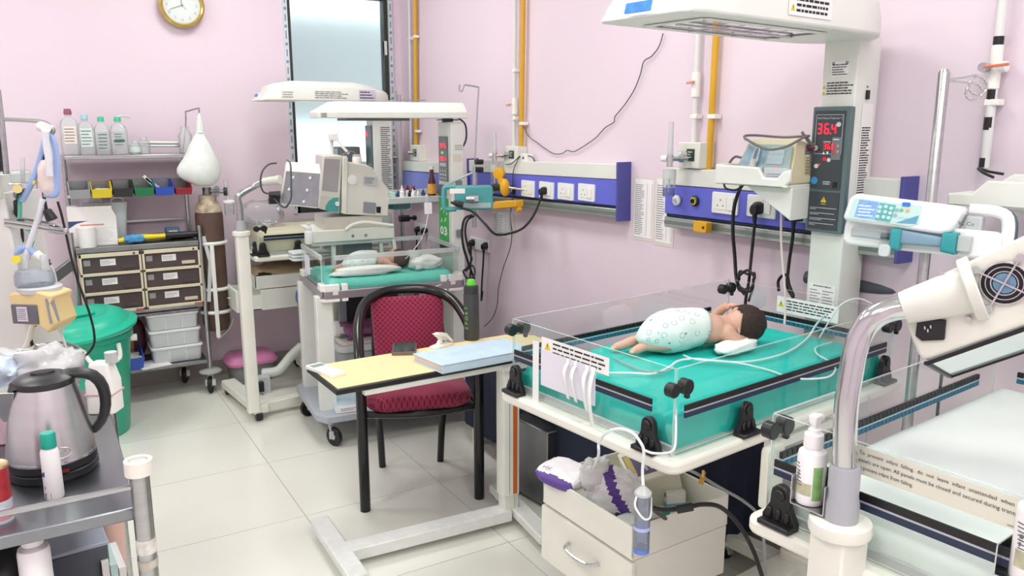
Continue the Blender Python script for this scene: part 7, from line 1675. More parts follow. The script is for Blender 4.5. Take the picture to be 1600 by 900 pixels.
m = MB(frame((-.045, -.0206, .005), (1, 0, 0), (0, 0, 1))); m.box(0, .062, .03, .04, 0, .0005); m.lines(.06, .045, 6, 5, y=.045, fill=.4); m.disc((.05, .018, .0006), .007, 14, r0=.005); build('magenta_print', m, mat('magenta_print', 'b04f7d', .6, var=0), t, smooth=0)
FILMW = clear('white_wrap', 'f4f5f7', .5, .72, 'f2f3f5')
crumple('plastic_wrap', 'heap of crumpled white plastic wrapping behind the kettle', 'wrapping', Tl(shape_on(40, 625)+FV*.06), .085, .07, .055, [FILMW], 103, amp=.5)
crumple('plastic_wrap', 'crumpled wrapping with blue print at the left edge behind the kettle', 'wrapping', Tl(shape_on(-6, 632)+FV*.04), .05, .05, .05, [mat('blue_print_wrap', 'c9d8ea', .4, var=.25, scale=30)], 107, amp=.45)
p = shape_on(158, 648); t = thing('wipes_box', 'white plastic canister with a pink line behind the kettle handle', 'canister', p+FV*.03, math.degrees(AZ)-90); m = MB(); m.loft([[(x*s, y*s, z) for x, y in rrect(-.035, .03, -.03, .03, .012, 4)] for z, s in ((0, 1.), (.075, 1.), (.11, .75), (.12, .7))]); build('canister', m, OFFW, t, bev=.002); m = MB(); m.box(-.0355, .0305, -.0305, .0305, .045, .049); build('pink_line', m, mat('pink_line', 'd9a9b4', .5), t)
m = MB(); m.cyl((.022, 0, .12), (.022, 0, .145), .014, n=14); build('cap', m, GREYL, t)
# lower shelf things
t = thing('grey_case', 'dark grey case with a pale top on the trolley\'s lower shelf', 'case', atz(105, 880, .62)+Vector((0, .02, -.158)), 4); m = MB(); m.box(-.10, .075, -.07, .11, 0, .20); build('case', m, mat('slate_case', '585d66', .5), t, bev=.004); m = MB(); m.box(-.102, .077, -.072, .112, .2, .21); build('top', m, mat('pale_blue_grey_top', 'a9b4c4', .4), t, bev=.003)
p = atd(58, 905, 1.42); t, _ = pump_bottle('pump_bottle', 'white soap pump bottle on the trolley\'s lower shelf', Vector((p.x, p.y, .64)), 200, .14, .026, SAN, SAN); t.location.z = p.z-.02
t2 = thing('carton', 'flat pale carton under the soap pump on the lower shelf', 'box', (p.x-.04, p.y+.01, .461), 10); m = MB(); m.box(-.09, .07, -.06, .06, 0, t.location.z-.462); build('carton', m, PAPER, t2, bev=.002)
t = thing('white_plate', 'white plate lid on the lower shelf at the bottom left corner', 'plate', (p.x-.07, p.y-.0, p.z-.019)); build('plate', MB().lathe([(0, 0), (.03, 0), (.045, .01), (.047, .014), (.04, .012), (0, .008)], n=30), PAPER, t)
soft_pad('dark_bag', 'black cloth bag pushed under the trolley top beside the grey case', 'bag', Matrix.Translation((-2.33, -.05, .461)), .10, .12, .165, 111, BLACK, amp=.15)
t = thing('paper_cup', 'pale pink plastic cup standing behind the grey case', 'cup', (TX1-.035, .26, .461)); build('cup', MB().lathe([(0, 0), (.03, 0), (.042, .24), (.038, .24), (.0, .01)], n=20), mat('pale_pink_cup', 'e0b9ad', .5), t)
t = thing('notebook_stack', 'white and mint notebooks standing beside the grey case', 'books', (TX1-.035, .12, .461), 4)
for k, mt in enumerate((PAPER, mat('mint_paper', 'c9e6e0', .7), PAPER)): m = MB(); m.box(-.03+.016*k, -.016+.016*k, -.07, .06, 0, .17-.012*k); build('notebook', m, mt, t)

# ---- breathing support tower at the left edge, with humidifier, hoses and cables
VD = 2.25
VP0 = atd(40, 430, VD)
def v(px, py, d=VD): c = Vector((CX, CY, CH)); return c+(atp(px, py, VP0, 59.25)-c)*(d/VD)
vb = v(5, 560)
VT = thing('ventilator_tower', 'white ventilator tower cut off by the left edge, with steel rails', 'ventilator', (vb.x-.06, vb.y+.05, 0))
TW = Tl(Vector((0, 0, 0)))
vi_ = Tl(v(0, 400)).inverted(); T0 = Tl(v(0, 400)); kk = VD/1247
def vz(py): return (vi_ @ v(10, py)).z
m = MB(T0); m.loft([[(x, y, vz(z)) for x, y in ((-.10, 0), (w_, 0), (w_, .16), (-.10, .16))] for z, w_ in ((300, .032), (600, .062), (760, .07))]); build('tower', m, mat('aged_white_enamel', 'd9dad6', .4, var=.05), VT, world=True, bev=.006)
m = MB(T0); m.box(-.10, .03, -.012, .14, vz(310), vz(272)); build('control_box', m, WHITE, VT, world=True, bev=.004); m = MB(T0); m.box(-.10, .008, -.01, .06, vz(270), vz(218)); build('screen_case', m, BLACK, VT, world=True, bev=.004)
m = MB(); m.tube([v(10, 272), v(7, 240), v(2, 190), v(-4, 140)], .008, 8); m.tube([v(0, 186), v(40, 188), v(63, 190), v(75, 194), v(83, 202), v(82, 208), v(78, 206)], .0055, 8); build('hose_arm', m, STEEL, VT, world=True)
m = MB(); m.cyl(v(64, 198), v(72, 200, VD-.02), .014, n=12); build('hose_clip', m, OFFW, VT, world=True)
m = MB(); m.tube([v(8, 344), v(50, 350), v(85, 356), v(100, 358), v(103, 362), v(98, 364), v(60, 358), v(8, 350)], .006, 8); m.tube([v(10, 340, 2.3), v(45, 344, 2.32), v(80, 350, 2.32), v(100, 356, 2.28)], .005, 8); m.tube([v(60, 356), v(80, 354, 2.3), v(96, 356, 2.3)], .007, 8); build('side_rail', m, CHROME, VT, world=True)
for k in range(4): m = MB(T0); m.cyl((.0-.04*(k % 2), .02+.1*(k//2), vz(760)), (.0-.04*(k % 2), .02+.1*(k//2), vz(760)-.05), .02, n=10); build('foot', m, GREY, VT, world=True)
m = MB(T0); m.box(-.12, .09, -.05, .2, vz(760)-.09, vz(760)-.04); build('base', m, GREYL, VT, world=True, bev=.006)
m = MB(T0); m.cyl((-.02, .08, -v(0, 400).z+.02), (-.02, .08, vz(760)-.08), .05, n=18); build('pedestal', m, GREYL, VT, world=True); m = MB(T0); m.lathe([(0, .0), (.22, 0), (.22, .02), (.05, .05), (0, .05)], (-.02, .08, -v(0, 400).z), 24); build('floor_base', m, GREYL, VT, world=True)
# humidifier clamped to the tower
HD = 2.2
def hv(px, py, d=HD): return atd(px, py, d)
hc = hv(62, 512); H0 = Tl(hc, -6); hk = HD/1247
HU = thing('humidifier', 'cream and grey humidifier with a clear water chamber on the ventilator tower', 'humidifier', hc, math.degrees(AZ)-96)
CY_ = mat('cream_yellow_plastic', 'e2cb92', .45)
m = MB(); m.prism([(-.055, .07), (-.05, .018), (.0, .012), (.022, .012), (.045, -.008), (.075, .02), (.062, .078), (.07, .098), (.02, .112), (-.058, .10)], 'y', -.03, .06); build('housing', m, CY_, HU, bev=.006)
m = MB(); m.box(-.052, .024, -.034, -.02, .018, .072); build('front_panel', m, mat('slate_panel', '66666e', .5), HU, bev=.003); m = MB(); m.box(-.034, -.004, -.036, -.034, .026, .066); build('label', m, mat('lilac_label', 'd9cfdc', .6), HU, smooth=0)
m = MB(frame((-.032, -.0365, .03), (1, 0, 0), (0, 0, 1))); m.lines(.026, .032, 6, 4, fill=.35); build('small_print', m, INK, HU, smooth=0)
m = MB(); m.add([(.056, -.032, .02), (.077, -.02, .028), (.067, -.02, .085), (.05, -.032, .09)], [(0,1,2,3)]); build('side_display', m, mat('grey_display', '8d9197', .3), HU, solid=.004, smooth=0)
build('heater_plate', MB().lathe([(0, .1), (.055, .1), (.056, .112), (.05, .116), (0, .116)], (.0, .02, 0), 26), GREYL, HU)
build('water_chamber', MB().lathe([(.048, .116), (.05, .122), (.049, .145), (.044, .158), (.04, .16), (.012, .163), (0, .163)], (-.012, .02, 0), 26), clear('chamber', 'eef4fa', .4, .3, 'dfeaf4'), HU)
for x in (-.038, .022): m = MB(); m.cyl((x, .02, .158), (x, .02, .20), .012, .010, 12); build('chamber_port', m, MILKY, HU)
m = MB(); m.cyl((-.042, .0, .19), (-.035, -.012, .192), .011, n=12); build('yellow_plug', m, mat('lemon_plug', 'e3d23f', .4), HU)
HOB = mat('pale_blue_hose', '9db8e6', .4, var=.04); HOW = mat('white_hose', 'dfe2e8', .4); HOG = mat('green_hose', '58b09a', .4)
cable('breathing_hose', [v(76, 206), v(84, 222), v(88, 245), v(89, 275), v(88, 300), v(82, 305), v(70, 304)], .0085, HOB, 'pale blue breathing hose hanging from the steel arm, right strand', 'hose', n=10)
cable('breathing_hose', [v(73, 206), v(68, 230), v(60, 258), v(52, 280), v(42, 300), v(34, 314)], .0085, HOB, 'pale blue breathing hose running down left behind the valve block', 'hose', n=10)
cable('breathing_hose', [v(71, 206, 2.22), v(72, 225, 2.22), v(76, 250, 2.22), v(78, 275, 2.22)], .009, HOW, 'white breathing hose hanging between the blue strands', 'hose', n=10)
cable('breathing_hose', [v(68, 310), v(62, 335), v(57, 350), v(50, 372), v(44, 390), v(42, 405)], .009, HOW, 'white hose dropping from the clear bag towards the humidifier', 'hose', n=10)
cable('breathing_hose', [v(27, 395), v(35, 388), v(45, 388), v(52, 394), v(58, 398)], .009, HOB, 'short pale blue hose arching onto the humidifier', 'hose', n=10)
soft_pad('rebreathing_bag', 'pale pink folded breathing bag hanging between the hoses', 'bag', Matrix.Translation(v(80, 306)), .026, .014, .05, 121, mat('pale_pink_rubber', 'e6d6d2', .5), amp=.15)
t = thing('hose_connector', 'white hose connector with a navy end above the humidifier', 'connector', v(66, 404)); o = t.location; m = MB(); m.tube([v(56, 396)-o, v(70, 408)-o], [.013, .011], 12, smooth=0); build('white_body', m, OFFW, t); m = MB(); m.tube([v(69, 406)-o, v(75, 410)-o], .010, 10, smooth=0); build('navy_end', m, mat('navy_connector', '3d4f93', .4), t); m = MB(); m.tube([v(75, 410)-o, v(79, 414)-o], .005, 8, smooth=0); build('black_tip', m, BLACK, t)
t = thing('valve_block', 'clear and grey blender valve with yellow knobs on the ventilator tower', 'valve', v(32, 296)); o = t.location
m = MB(); m.cbox(v(33, 276)-o, (.05, .03, .035)); build('clear_block', m, CLEARP, t, bev=.003); m = MB(); m.cyl(v(36, 285)-o, v(35, 246)-o, .006, n=10); build('flow_tube', m, MILKY, t); m = MB(); m.cyl(v(26, 300)-o, v(32, 303)-o, .016, .02, 12); build('grey_valve', m, DSTEEL, t, bev=.002); m = MB(); m.cyl(v(27, 295, 2.2)-o, v(27, 295, 2.22)-o, .012, n=14); build('yellow_knob', m, mat('straw_knob', 'dccf8c', .4), t); m = MB(); m.cyl(v(49, 285)-o, v(57, 285)-o, .0075, n=12); build('cream_knob', m, mat('straw_knob', 'dccf8c', .4), t); m = MB(); m.cbox(v(36, 290)-o, (.07, .025, .018)); build('manifold', m, CHROME, t, bev=.003)
cable('gas_hose', [v(31, 304), v(31, 318), v(31, 335), v(30, 342)], .0055, HOG, 'green gas hose from the valve to the rail', 'hose')
cable('gas_hose', [v(42, 358), v(50, 366), v(52, 375), v(48, 386), v(42, 395), v(41, 402)], .004, HOG, 'thin green hose curling down to the humidifier', 'hose')
cable('black_hose', [v(26, 316), v(28, 340, 2.3), v(32, 370, 2.3), v(31, 390, 2.3), v(28, 408, 2.3)], .009, RUBBER, 'black hose hanging behind the steel rail of the tower', 'hose')
cable('black_lead', [v(70, 235), v(67, 270), v(68, 300), v(72, 325), v(77, 335)], .0045, RUBBER, 'black lead with a plug hanging between the pale hoses')
m = MB(); m.tube([v(73, 328), v(82, 344)], [.012, .016], 8, smooth=0); build('mains_plug', m, BLACK, label='black plug hanging loose above the steel rail', cat='plug', bev=.002)
cable('black_lead', [v(90, 315), v(96, 335), v(103, 365), v(112, 405), v(122, 440), v(130, 462), v(140, 490), v(147, 520), v(146, 540), v(133, 556), v(110, 566), v(85, 566)], .0034, RUBBER, 'long black lead sweeping down in front of the green bin')
cable('sensor_lead', [v(79, 414), v(86, 430), v(92, 465), v(97, 490), v(99, 510), v(98, 520)], .003, mat('white_lead', 'e3e3e0', .4, var=0), 'white sensor lead falling from the hose connector')
cable('sensor_lead', [v(90, 511), v(97, 525), v(104, 545), v(110, 566)], .0032, mat('white_lead', 'e3e3e0', .4, var=0), 'white lead dangling below the humidifier')
cable('grey_coil', [v(62, 545)]+[v(92+26*math.cos(a*.55)*(1+.04*a), 552+17*math.sin(a*.55), VD+.02) for a in range(-4, 16)]+[v(70, 560), v(120, 548), v(129, 560)], .0035, mat('grey_cable', '8d9294', .5, var=0), 'grey cable coiled in front of the green bin')
cable('drain_hose', [v(52, 505), v(44, 535), v(34, 550), v(18, 556), v(-5, 557)], .009, mat('ivory_hose', 'e6e4d8', .4), 'ivory hose looping out of the picture at the left edge', 'hose', n=10)
cable('black_lead', [v(66, 502), v(52, 510), v(48, 520), v(49, 535), v(56, 546), v(66, 556)], .005, RUBBER, 'short black lead curling behind the humidifier')
# ================================================================== bed-head panels, pipes, outlets and wiring on the right wall
def wx(px, py, x=-.06): return atx(px, py, x)
PANELW = mat('panel_white', 'e3e6de', .35, var=.02)
def wall_panel(name, label, y0, y1, zt, tilt, capn, capf, d=.065):
    """white top trough, violet socket strip, dark groove, aluminium rail; tilt = rise of z per metre of y"""
    t = thing(name, label, 'bed-head panel', (-d/2, (y0+y1)/2, zt-.23), 0, 'bed-head service panels', rot=(math.atan(tilt), 0, 0))
    h = (y1-y0)/2
    def P(name, a, b, x0, x1, m_): m = MB(); m.box(-x1+d/2, -x0+d/2, -h, h, a, b); return build(name, m, m_, t, bev=.003)
    P('top_trough', .165, .23, 0, d, PANELW); P('socket_strip', .052, .163, 0, d*.95, VIOLET); P('groove', .040, .052, 0, d*.8, NAVYLINE); P('equipment_rail', .0, .040, 0, d*.95, ALU)
    m = MB(); m.box(-d*.96+d/2, -d*.9+d/2, -h, h, .012, .026); build('rail_slot', m, mat('rail_shadow_green', '7f8f88', .4, .5), t)
    for f, y in ((capn, -h), (capf, h)):
        if f: m = MB(); m.box(-d*1.12+d/2, d/2, min(y, y+.012*(1 if y > 0 else -1))-.0, max(y, y+.012*(1 if y > 0 else -1)), -.012, .238); build('end_cap', m, VIOLETD, t, bev=.002)
    return t
def on_strip(px, py): return atx(px, py, -.0635)
W2 = wall_panel('bedhead_panel', 'violet bed-head panel behind the middle warmer, with a yellow clip on its rail', -.345, .655, 1.392, -.012, True, False)
W1 = wall_panel('bedhead_panel', 'violet bed-head panel with four sockets beyond the middle warmer', .95, 2.30, 1.372, -.024, True, True)
W3 = wall_panel('bedhead_panel', 'furthest violet bed-head panel behind the medicine shelf', 2.62, 3.25, 1.322, -.02, False, False)
PLATE = mat('socket_plate', 'eef1ee', .35, var=0)
def socket(label, c1, c2, x=-.0625, switch=True, wide=False):
    a, b = atx(*c1, x), atx(*c2, x)
    y0, y1 = min(a.y, b.y), max(a.y, b.y); z0, z1 = min(a.z, b.z), max(a.z, b.z)
    t = thing('wall_socket', label, 'socket', (x, (y0+y1)/2, (z0+z1)/2), 0, 'white wall sockets')
    hy, hz = (y1-y0)/2, (z1-z0)/2
    m = MB(frame((0, 0, 0), (0, -1, 0), (0, 0, 1))); m.rbox(-hy, hy, -hz, hz, -.002, .007, .006); build('plate', m, PLATE, t, bev=.002)
    T = frame((-.0075, 0, 0), (0, -1, 0), (0, 0, 1))
    m = MB(T); m.box(-hy*.72, hy*.15, -hz*.6, hz*.6, 0, .0015); build('socket_module', m, OFFW, t)
    m = MB(T)
    for x_, z_ in ((-hy*.29, hz*.28), (-hy*.5, -hz*.25), (-hy*.08, -hz*.25)): m.cyl((x_, z_, .001), (x_, z_, .002), hz*.075, n=8)
    build('pin_holes', m, DGREY, t)
    m = MB(T); m.box(hy*.25, hy*.68, -hz*.6, hz*.6, 0, .004); build('switch', m, OFFW, t, bev=.001)
    return t
for nm, a, b in (('first', (816, 281), (836, 309)), ('second', (844, 283), (866, 312)), ('third', (873, 285), (897, 314)), ('fourth', (905, 286), (930, 316))):
    socket(f'{nm} white socket from the left on the four-socket violet panel', a, b)
socket('white socket left of the plugged one behind the middle warmer', (1115, 299), (1154, 337))
s2 = socket('white socket holding the round plug behind the middle warmer', (1170, 303), (1213, 343))
s3 = socket('white socket holding the square adapter beside the display column', (1231, 306), (1274, 350))
socket('double socket low on the wall above the sports bottle', (735, 369), (765, 395), x=-.004)
socket('double socket low on the wall left of the green poster column', (648, 347), (668, 366), x=-.004)
def plug(label, px, py, x=-.085, r=.02, kind='round'):
    c = atx(px, py, x); t = thing('mains_plug', label, 'plug', c, 0, 'black plugs in the wall')
    m = MB()
    if kind == 'round': m.loft([[(.02, y*1.05, z) for y, z in rrect(-r, r, -r, r, r*.9, 4)], [(.0, y, z) for y, z in rrect(-r, r, -r*1.1, r, r*.9, 4)], [(-.018, y*.7, z*.8-.006) for y, z in rrect(-r, r, -r, r, r*.9, 4)]])
    else: m.rbox(-.03, .02, -r, r, -r*1.1, r*1.2, .004, axis='y')
    build('body', m, BLACK, t, bev=.002); m = MB(); m.cyl((-.006, 0, -r*.8), (-.006, 0, -r*2.3), r*.45, r*.3, 10); build('strain_relief', m, BLACK, t); return c
plug('black plug in the second socket of the four-socket panel', 848, 298, r=.018)
c1 = plug('round black plug in the socket behind the middle warmer', 1182, 325, r=.021)
c2 = plug('square black adapter in the socket beside the display column', 1243, 335, r=.019, kind='sq')
c3 = plug('left black plug in the double socket above the sports bottle', 737, 379, x=-.025, r=.019); c4 = plug('right black plug in the double socket above the sports bottle', 757, 384, x=-.025, r=.019)
c5 = plug('left black plug in the low socket left of the poster column', 652, 358, x=-.025, r=.018); c6 = plug('right black plug in the low socket left of the poster column', 662, 360, x=-.025, r=.018)
cable('mains_cable', [c1+Vector((-.006, 0, -.04)), atx(1179, 350, -.09), atx(1174, 400, -.10), atx(1170, 440, -.12), atx(1166, 462, -.13), atx(1164, 480, -.13)], .0055, RUBBER, 'black cable hanging from the round plug behind the middle warmer')
cable('mains_cable', [atx(1163, 283, -.2), atx(1155, 298, -.12), atx(1147, 325, -.10), atx(1145, 360, -.10), atx(1148, 400, -.10), atx(1150, 430, -.11), atx(1154, 446, -.12), atx(1164, 460, -.12)], .0065, RUBBER, 'thick black cable running from under the monitor tray down the wall')
cable('mains_cable', [c2+Vector((-.006, 0, -.04)), atx(1238, 375, -.09), atx(1233, 410, -.09), atx(1230, 440, -.10), atx(1232, 452, -.10), atx(1240, 466, -.10)], .0055, RUBBER, 'black cable hanging from the square adapter')
cable('coiled_cable', [atx(1165+14*math.cos(a*.7)-2+(a % 3)*2.5, 436+14*math.sin(a*.7)+(6 if a % 2 else 0), -.12-.002*a) for a in range(20)]+[atx(1170, 470, -.13)], .0045, RUBBER, 'black cable coiled in a loop behind the back corner of the bed')
cable('coiled_cable', [atx(1217, 455, -.11), atx(1216, 440, -.11), atx(1222, 431, -.11), atx(1230, 431, -.11), atx(1233, 445, -.11), atx(1240, 462, -.12)], .005, RUBBER, 'short black cable loop under the square adapter')
cable('tray_cable', [atp(1132, 281, AL(.9, .6, 0), ARZ), atp(1133, 293, AL(.9, .6, 0), ARZ), atp(1148, 297, AL(.9, .6, 0), ARZ), atp(1160, 291, AL(.9, .6, 0), ARZ), atp(1166, 284, AL(.9, .6, 0), ARZ)], .0035, RUBBER, 'thin black cable looping under the monitor tray')
for k, (cc, pts, lb) in enumerate(((c3, [(736, 400), (735, 425), (733, 445)], 'left'), (c4, [(755, 410), (753, 440), (752, 470), (754, 455)], 'right'))):
    cable('mains_cable', [cc+Vector((-.006, 0, -.04))]+[atx(a, b, -.03) for a, b in pts], .005, RUBBER, f'black cable from the {lb} plug above the sports bottle')
cable('mains_cable', [c5+Vector((-.006, 0, -.04)), atx(651, 385, -.03), atx(650, 420, -.03), atx(648, 470, -.03)], .005, RUBBER, 'black cable hanging from the low socket left of the poster column')
# round outlets
def outlet(label, px, py, r, m1, m2, m3):
    c = atx(px, py, -.066); t = thing('gas_outlet', label, 'outlet', c, 0, 'round gas outlets'); T = frame((0, 0, 0), (0, -1, 0), (0, 0, 1))
    build('ring', MB(T).lathe([(0, 0), (r, 0), (r, .006), (r*.8, .010), (0, .010)], n=26), m1, t); build('colour_ring', MB(T).lathe([(r*.76, .0105), (r*.5, .0115)], n=24), m2, t); build('port', MB(T).lathe([(r*.5, .0105), (r*.45, .016), (r*.2, .016), (r*.15, .012), (0, .012)], n=20), m3, t)
outlet('round white vacuum outlet under the clear flowmeter bottle', 1058, 313, .020, OFFW, OFFW, GREYL); outlet('round black air outlet with a yellow and red ring', 1086, 314, .020, BLACK, mat('yellow_red_ring', 'd9c93a', .5, var=.6, scale=28), BLACK); outlet('round black outlet behind the yellow suction regulator', 801, 297, .024, BLACK, DGREY, CHROME)
t = thing('rail_clip', 'yellow clip block on the aluminium rail behind the middle warmer', 'clip', atx(1098, 354, -.09)); m = MB(); m.rbox(-.02, .012, -.036, .03, -.02, .02, .006, axis='x'); build('block', m, YPLASTIC, t, bev=.003); m = MB(); m.cyl((-.02, -.024, 0), (-.024, -.024, 0), .005, n=10); build('screw', m, DGREY, t)
# pipes with clips and valves
PVC = mat('white_pipe', 'e0e3e2', .4); YP = mat('yellow_gas_hose', 'd9a520', .4)
def pipe(name, label, top, bot, r, mt, clips=(), extra=()):
    a, b = atx(*top, -.025), atx(*bot, -.025); y = (a.y+b.y)/2
    t = thing(name, label, 'pipe', (-.025, y, b.z))
    m = MB(); m.cyl((0, b.y-y, 0), (0, a.y-y, max(a.z, 2.6)-b.z), r, n=12); build('pipe', m, mt, t)
    for py in clips:
        z = atx((top[0]+bot[0])/2, py, -.025).z-b.z; m = MB(); m.box(-r*1.1, .02, -r*2.0, r*1.1, z-.008, z+.008); build('clip', m, OFFW, t, bev=.002)
    return t, y, b.z
pipe('yellow_hose_pipe', 'yellow gas hose rising beside the four-socket panel', (819, 0), (814, 250), .0125, YP, (193,))
t, y, z0 = pipe('white_pipe', 'white pipe beside the yellow hose above the four-socket panel', (806, 0), (803, 228), .0105, PVC, (110, 185)); m = MB(); zz = atx(804, 163, -.025).z-z0; m.cyl((0, 0, zz-.05), (0, 0, zz+.03), .016, n=12); m.bar((-.02, 0, zz), (-.02, .035, zz-.008), .012, .006); build('valve', m, OFFW, t); m = MB(); m.bar((-.024, .0, zz), (-.024, .04, zz-.004), .014, .005); build('valve_lever', m, mat('salmon_lever', 'd99a7c', .4), t)
pipe('yellow_hose_pipe', 'yellow gas hose rising behind the middle heater head', (1121, 60), (1107, 268), .0125, YP, (182,))
t, y, z0 = pipe('white_pipe', 'white pipe with a copper coloured valve behind the middle heater head', (1090, 60), (1084, 222), .0105, PVC, (182,)); zz = atx(1086, 130, -.025).z-z0; m = MB(); m.cyl((0, 0, zz-.05), (0, 0, zz+.04), .017, n=12); build('valve', m, OFFW, t); m = MB(); m.bar((-.024, .022, zz), (-.024, -.012, zz+.004), .012, .007); build('valve_lever', m, mat('salmon_lever', 'd99a7c', .4), t)
pipe('yellow_hose_pipe', 'yellow gas hose by the window corner', (650, 0), (650, 250), .0125, YP, (57, 205)); pipe('white_pipe', 'thin white pipe by the window corner', (640, 0), (642, 226), .008, PVC, (60,))
t, y, z0 = pipe('white_pipe', 'white pipe wrapped in black tape with an orange lever, top right', (1562, 40), (1538, 262), .0115, PVC, (160,))
for py0, py1 in ((58, 75), (140, 157), (183, 203), (247, 262)):
    za, zb = atx(1548, py1, -.025).z-z0, atx(1548, py0, -.025).z-z0; m = MB(); m.lathe([(.0125, za), (.0125, zb)], n=12); build('black_tape', m, BLACK, t)
zz = atx(1556, 105, -.025).z-z0; m = MB(); m.cyl((0, 0, zz-.055), (0, 0, zz+.055), .0145, n=14); m.cyl((-.0, .03, zz), (0, -.03, zz), .014, n=10); build('valve', m, OFFW, t, bev=.002); m = MB(); m.bar((-.03, .012, zz), (-.03, -.048, zz+.004), .013, .007); build('valve_lever', m, mat('orange_lever', 'd9795a', .4), t, bev=.002); m = MB(); m.cyl((-.035, .015, zz), (-.01, .015, zz), .012, n=10); build('valve_nut', m, CHROME, t)
# outlet boxes and flowmeters
def outlet_box(label, p0, p1, d=.075):
    a, b = atx(*p0, -d), atx(*p1, -d); t = thing('outlet_box', label, 'outlet box', (-d/2, (a.y+b.y)/2, min(a.z, b.z)), 0, 'oxygen outlet boxes'); hy = abs(a.y-b.y)/2; h = abs(a.z-b.z)
    m = MB(); m.box(-d/2, d/2, -hy, hy, 0, h); build('box', m, CREAM, t, bev=.003); m = MB(); m.box(-d/2-.002, -d/2, -hy*.55, hy*.15, h*.28, h*.75); build('dark_plate', m, mat('dark_green_plate', '2f3f38', .4), t)
    T = frame((-d/2-.0025, hy*.05, h*.38), (0, -1, 0), (0, 0, 1)); m = MB(T); m.lines(hy*.4, h*.3, 3, 3, fill=.4); build('plate_marks', m, OFFW, t, smooth=0); m = MB(); m.cyl((-d/2-.0, hy*.2, h*.52), (-d/2-.03, hy*.35, h*.52), .014, n=12); build('socket', m, CHROME, t, bev=.002); return t
def flowmeter(label, px, y0, y1, y2, y3, x=-.13, water=True):
    """top of tube y0, body y1, bottle y2..y3"""
    a = atx(px, y1, x); t = thing('flowmeter', label, 'flowmeter', a, 0, 'oxygen flowmeters'); o = a
    zt, zb0, zb1 = atx(px, y0, x).z-o.z, atx(px, y2, x).z-o.z, atx(px, y3, x).z-o.z
    m = MB(); m.cyl((0, 0, .01), (0, 0, zt), .011, .009, 14); build('flow_tube', m, MILKY, t); m = MB(); m.cyl((0, 0, -.03), (0, 0, .015), .012, n=12); m.cyl((0, 0, 0), (.06, -.03, 0), .009, n=10); m.cyl((.03, -.015, 0), (.045, -.022, 0), .014, n=10); build('chrome_body', m, CHROME, t)
    m = MB(); m.cyl((-.0, .014, 0), (-.01, .035, 0), .012, n=12); build('white_knob', m, OFFW, t); r_ = .024
    m = MB(); m.lathe([(.008, zb0+.02), (r_*1.02, zb0+.018), (r_*1.04, zb0-.02), (r_, zb0-.02)], n=20); build('bottle_cap', m, MILKY, t); build('bottle', MB().lathe([(r_, zb0-.02), (r_*.95, zb1+.006), (r_*.8, zb1), (0, zb1)], n=20), CLEARP, t)
    if water: build('water', MB().lathe([(0, zb1+.004), (r_*.9, zb1+.006), (r_*.9, zb1+(zb0-zb1)*.4), (0, zb1+(zb0-zb1)*.4)], n=20), clear('violet_water', 'c9d0f2', .3, .15, 'b9c2f0'), t)
    m = MB(); m.cyl((0, 0, zb0), (0, 0, zb1+.02), .004, n=8); build('dip_tube', m, OFFW, t); return t
outlet_box('cream oxygen outlet box on the panel behind the middle warmer', (1060, 222), (1092, 264)); flowmeter('clear oxygen flowmeter with water bottle behind the middle warmer', 1047, 190, 248, 272, 308, x=-.15)
outlet_box('cream oxygen outlet box above the four-socket panel', (787, 228), (808, 256), .06); flowmeter('clear oxygen flowmeter above the yellow suction regulator', 773, 207, 243, 262, 300, x=-.11, water=False)
outlet_box('cream oxygen outlet box by the window corner', (640, 226), (654, 252), .06); flowmeter('small oxygen flowmeter in front of the window edge', 607, 226, 246, 262, 290, x=-.118, water=False)
# yellow suction regulator and jar on the four-socket panel
c = atx(789, 293, -.13); t = thing('suction_regulator', 'yellow suction regulator with gauge, bracket and clear jar on the four-socket panel', 'regulator', c); T = frame((0, 0, 0), (.6, -.8, 0), (0, 0, 1)); T2_ = frame((0, 0, 0), (0.55, -.83, 0), (0, 0, 1))
def rg_(px, py): return atx(px, py, -.13)-c
m = MB(); m.ball((0, 0, 0), (.026, .026, .045), 14); build('body', m, YPLASTIC, t, bev=.002); g = rg_(780, 271); m = MB(T2_ @ Matrix.Translation((0, 0, 0))); build('gauge', MB(Matrix.Translation(g) @ T2_).lathe([(0, -.012), (.030, -.012), (.032, .0), (.03, .012), (.024, .014)], n=24), YPLASTIC, t); build('gauge_face', MB(Matrix.Translation(g) @ T2_).lathe([(.024, .0135), (0, .0135)], n=20), mat('gauge_face', 'e2c46a', .4), t)
m = MB(); m.bar(rg_(781, 279), rg_(785, 286), .02, .03); build('neck', m, YPLASTIC, t); m = MB(); p = rg_(772, 293); m.cyl(Vector((0, .0, 0)), p, .016, .021, 14); build('black_knob', m, BLACK, t); m = MB(); m.cyl(p, p+(p.normalized()*.006), .010, n=12); build('knob_cap', m, YPLASTIC, t)
m = MB(); a, b = rg_(774, 322), rg_(812, 318); m.bar(a, b, .05, .035); m.bar(rg_(776, 317), rg_(800, 316), .03, .02); m.bar(rg_(808, 320), rg_(812, 331), .024, .03); build('bracket', m, YPLASTIC, t, bev=.006)
jz = rg_(788, 366).z; m = MB(); j = rg_(787, 330); build('jar', MB().lathe([(.036, j.z), (.037, jz+.01), (.03, jz), (0, jz)], (j.x, j.y, 0), 20), CLEARP, t); m = MB(Matrix.Translation((j.x-.03, j.y-.03, jz+.02)) @ Matrix.Rotation(math.pi/2, 4, 'X') @ Matrix.Rotation(R(-30), 4, 'Y')); m.lines(.03, .07, 6, 3, fill=.25); build('jar_marks', m, GREYL, t, smooth=0)
m = MB(); m.cyl(rg_(795, 293), rg_(801, 297)+Vector((.06, 0, 0)), .006, n=8); build('stem', m, CHROME, t)
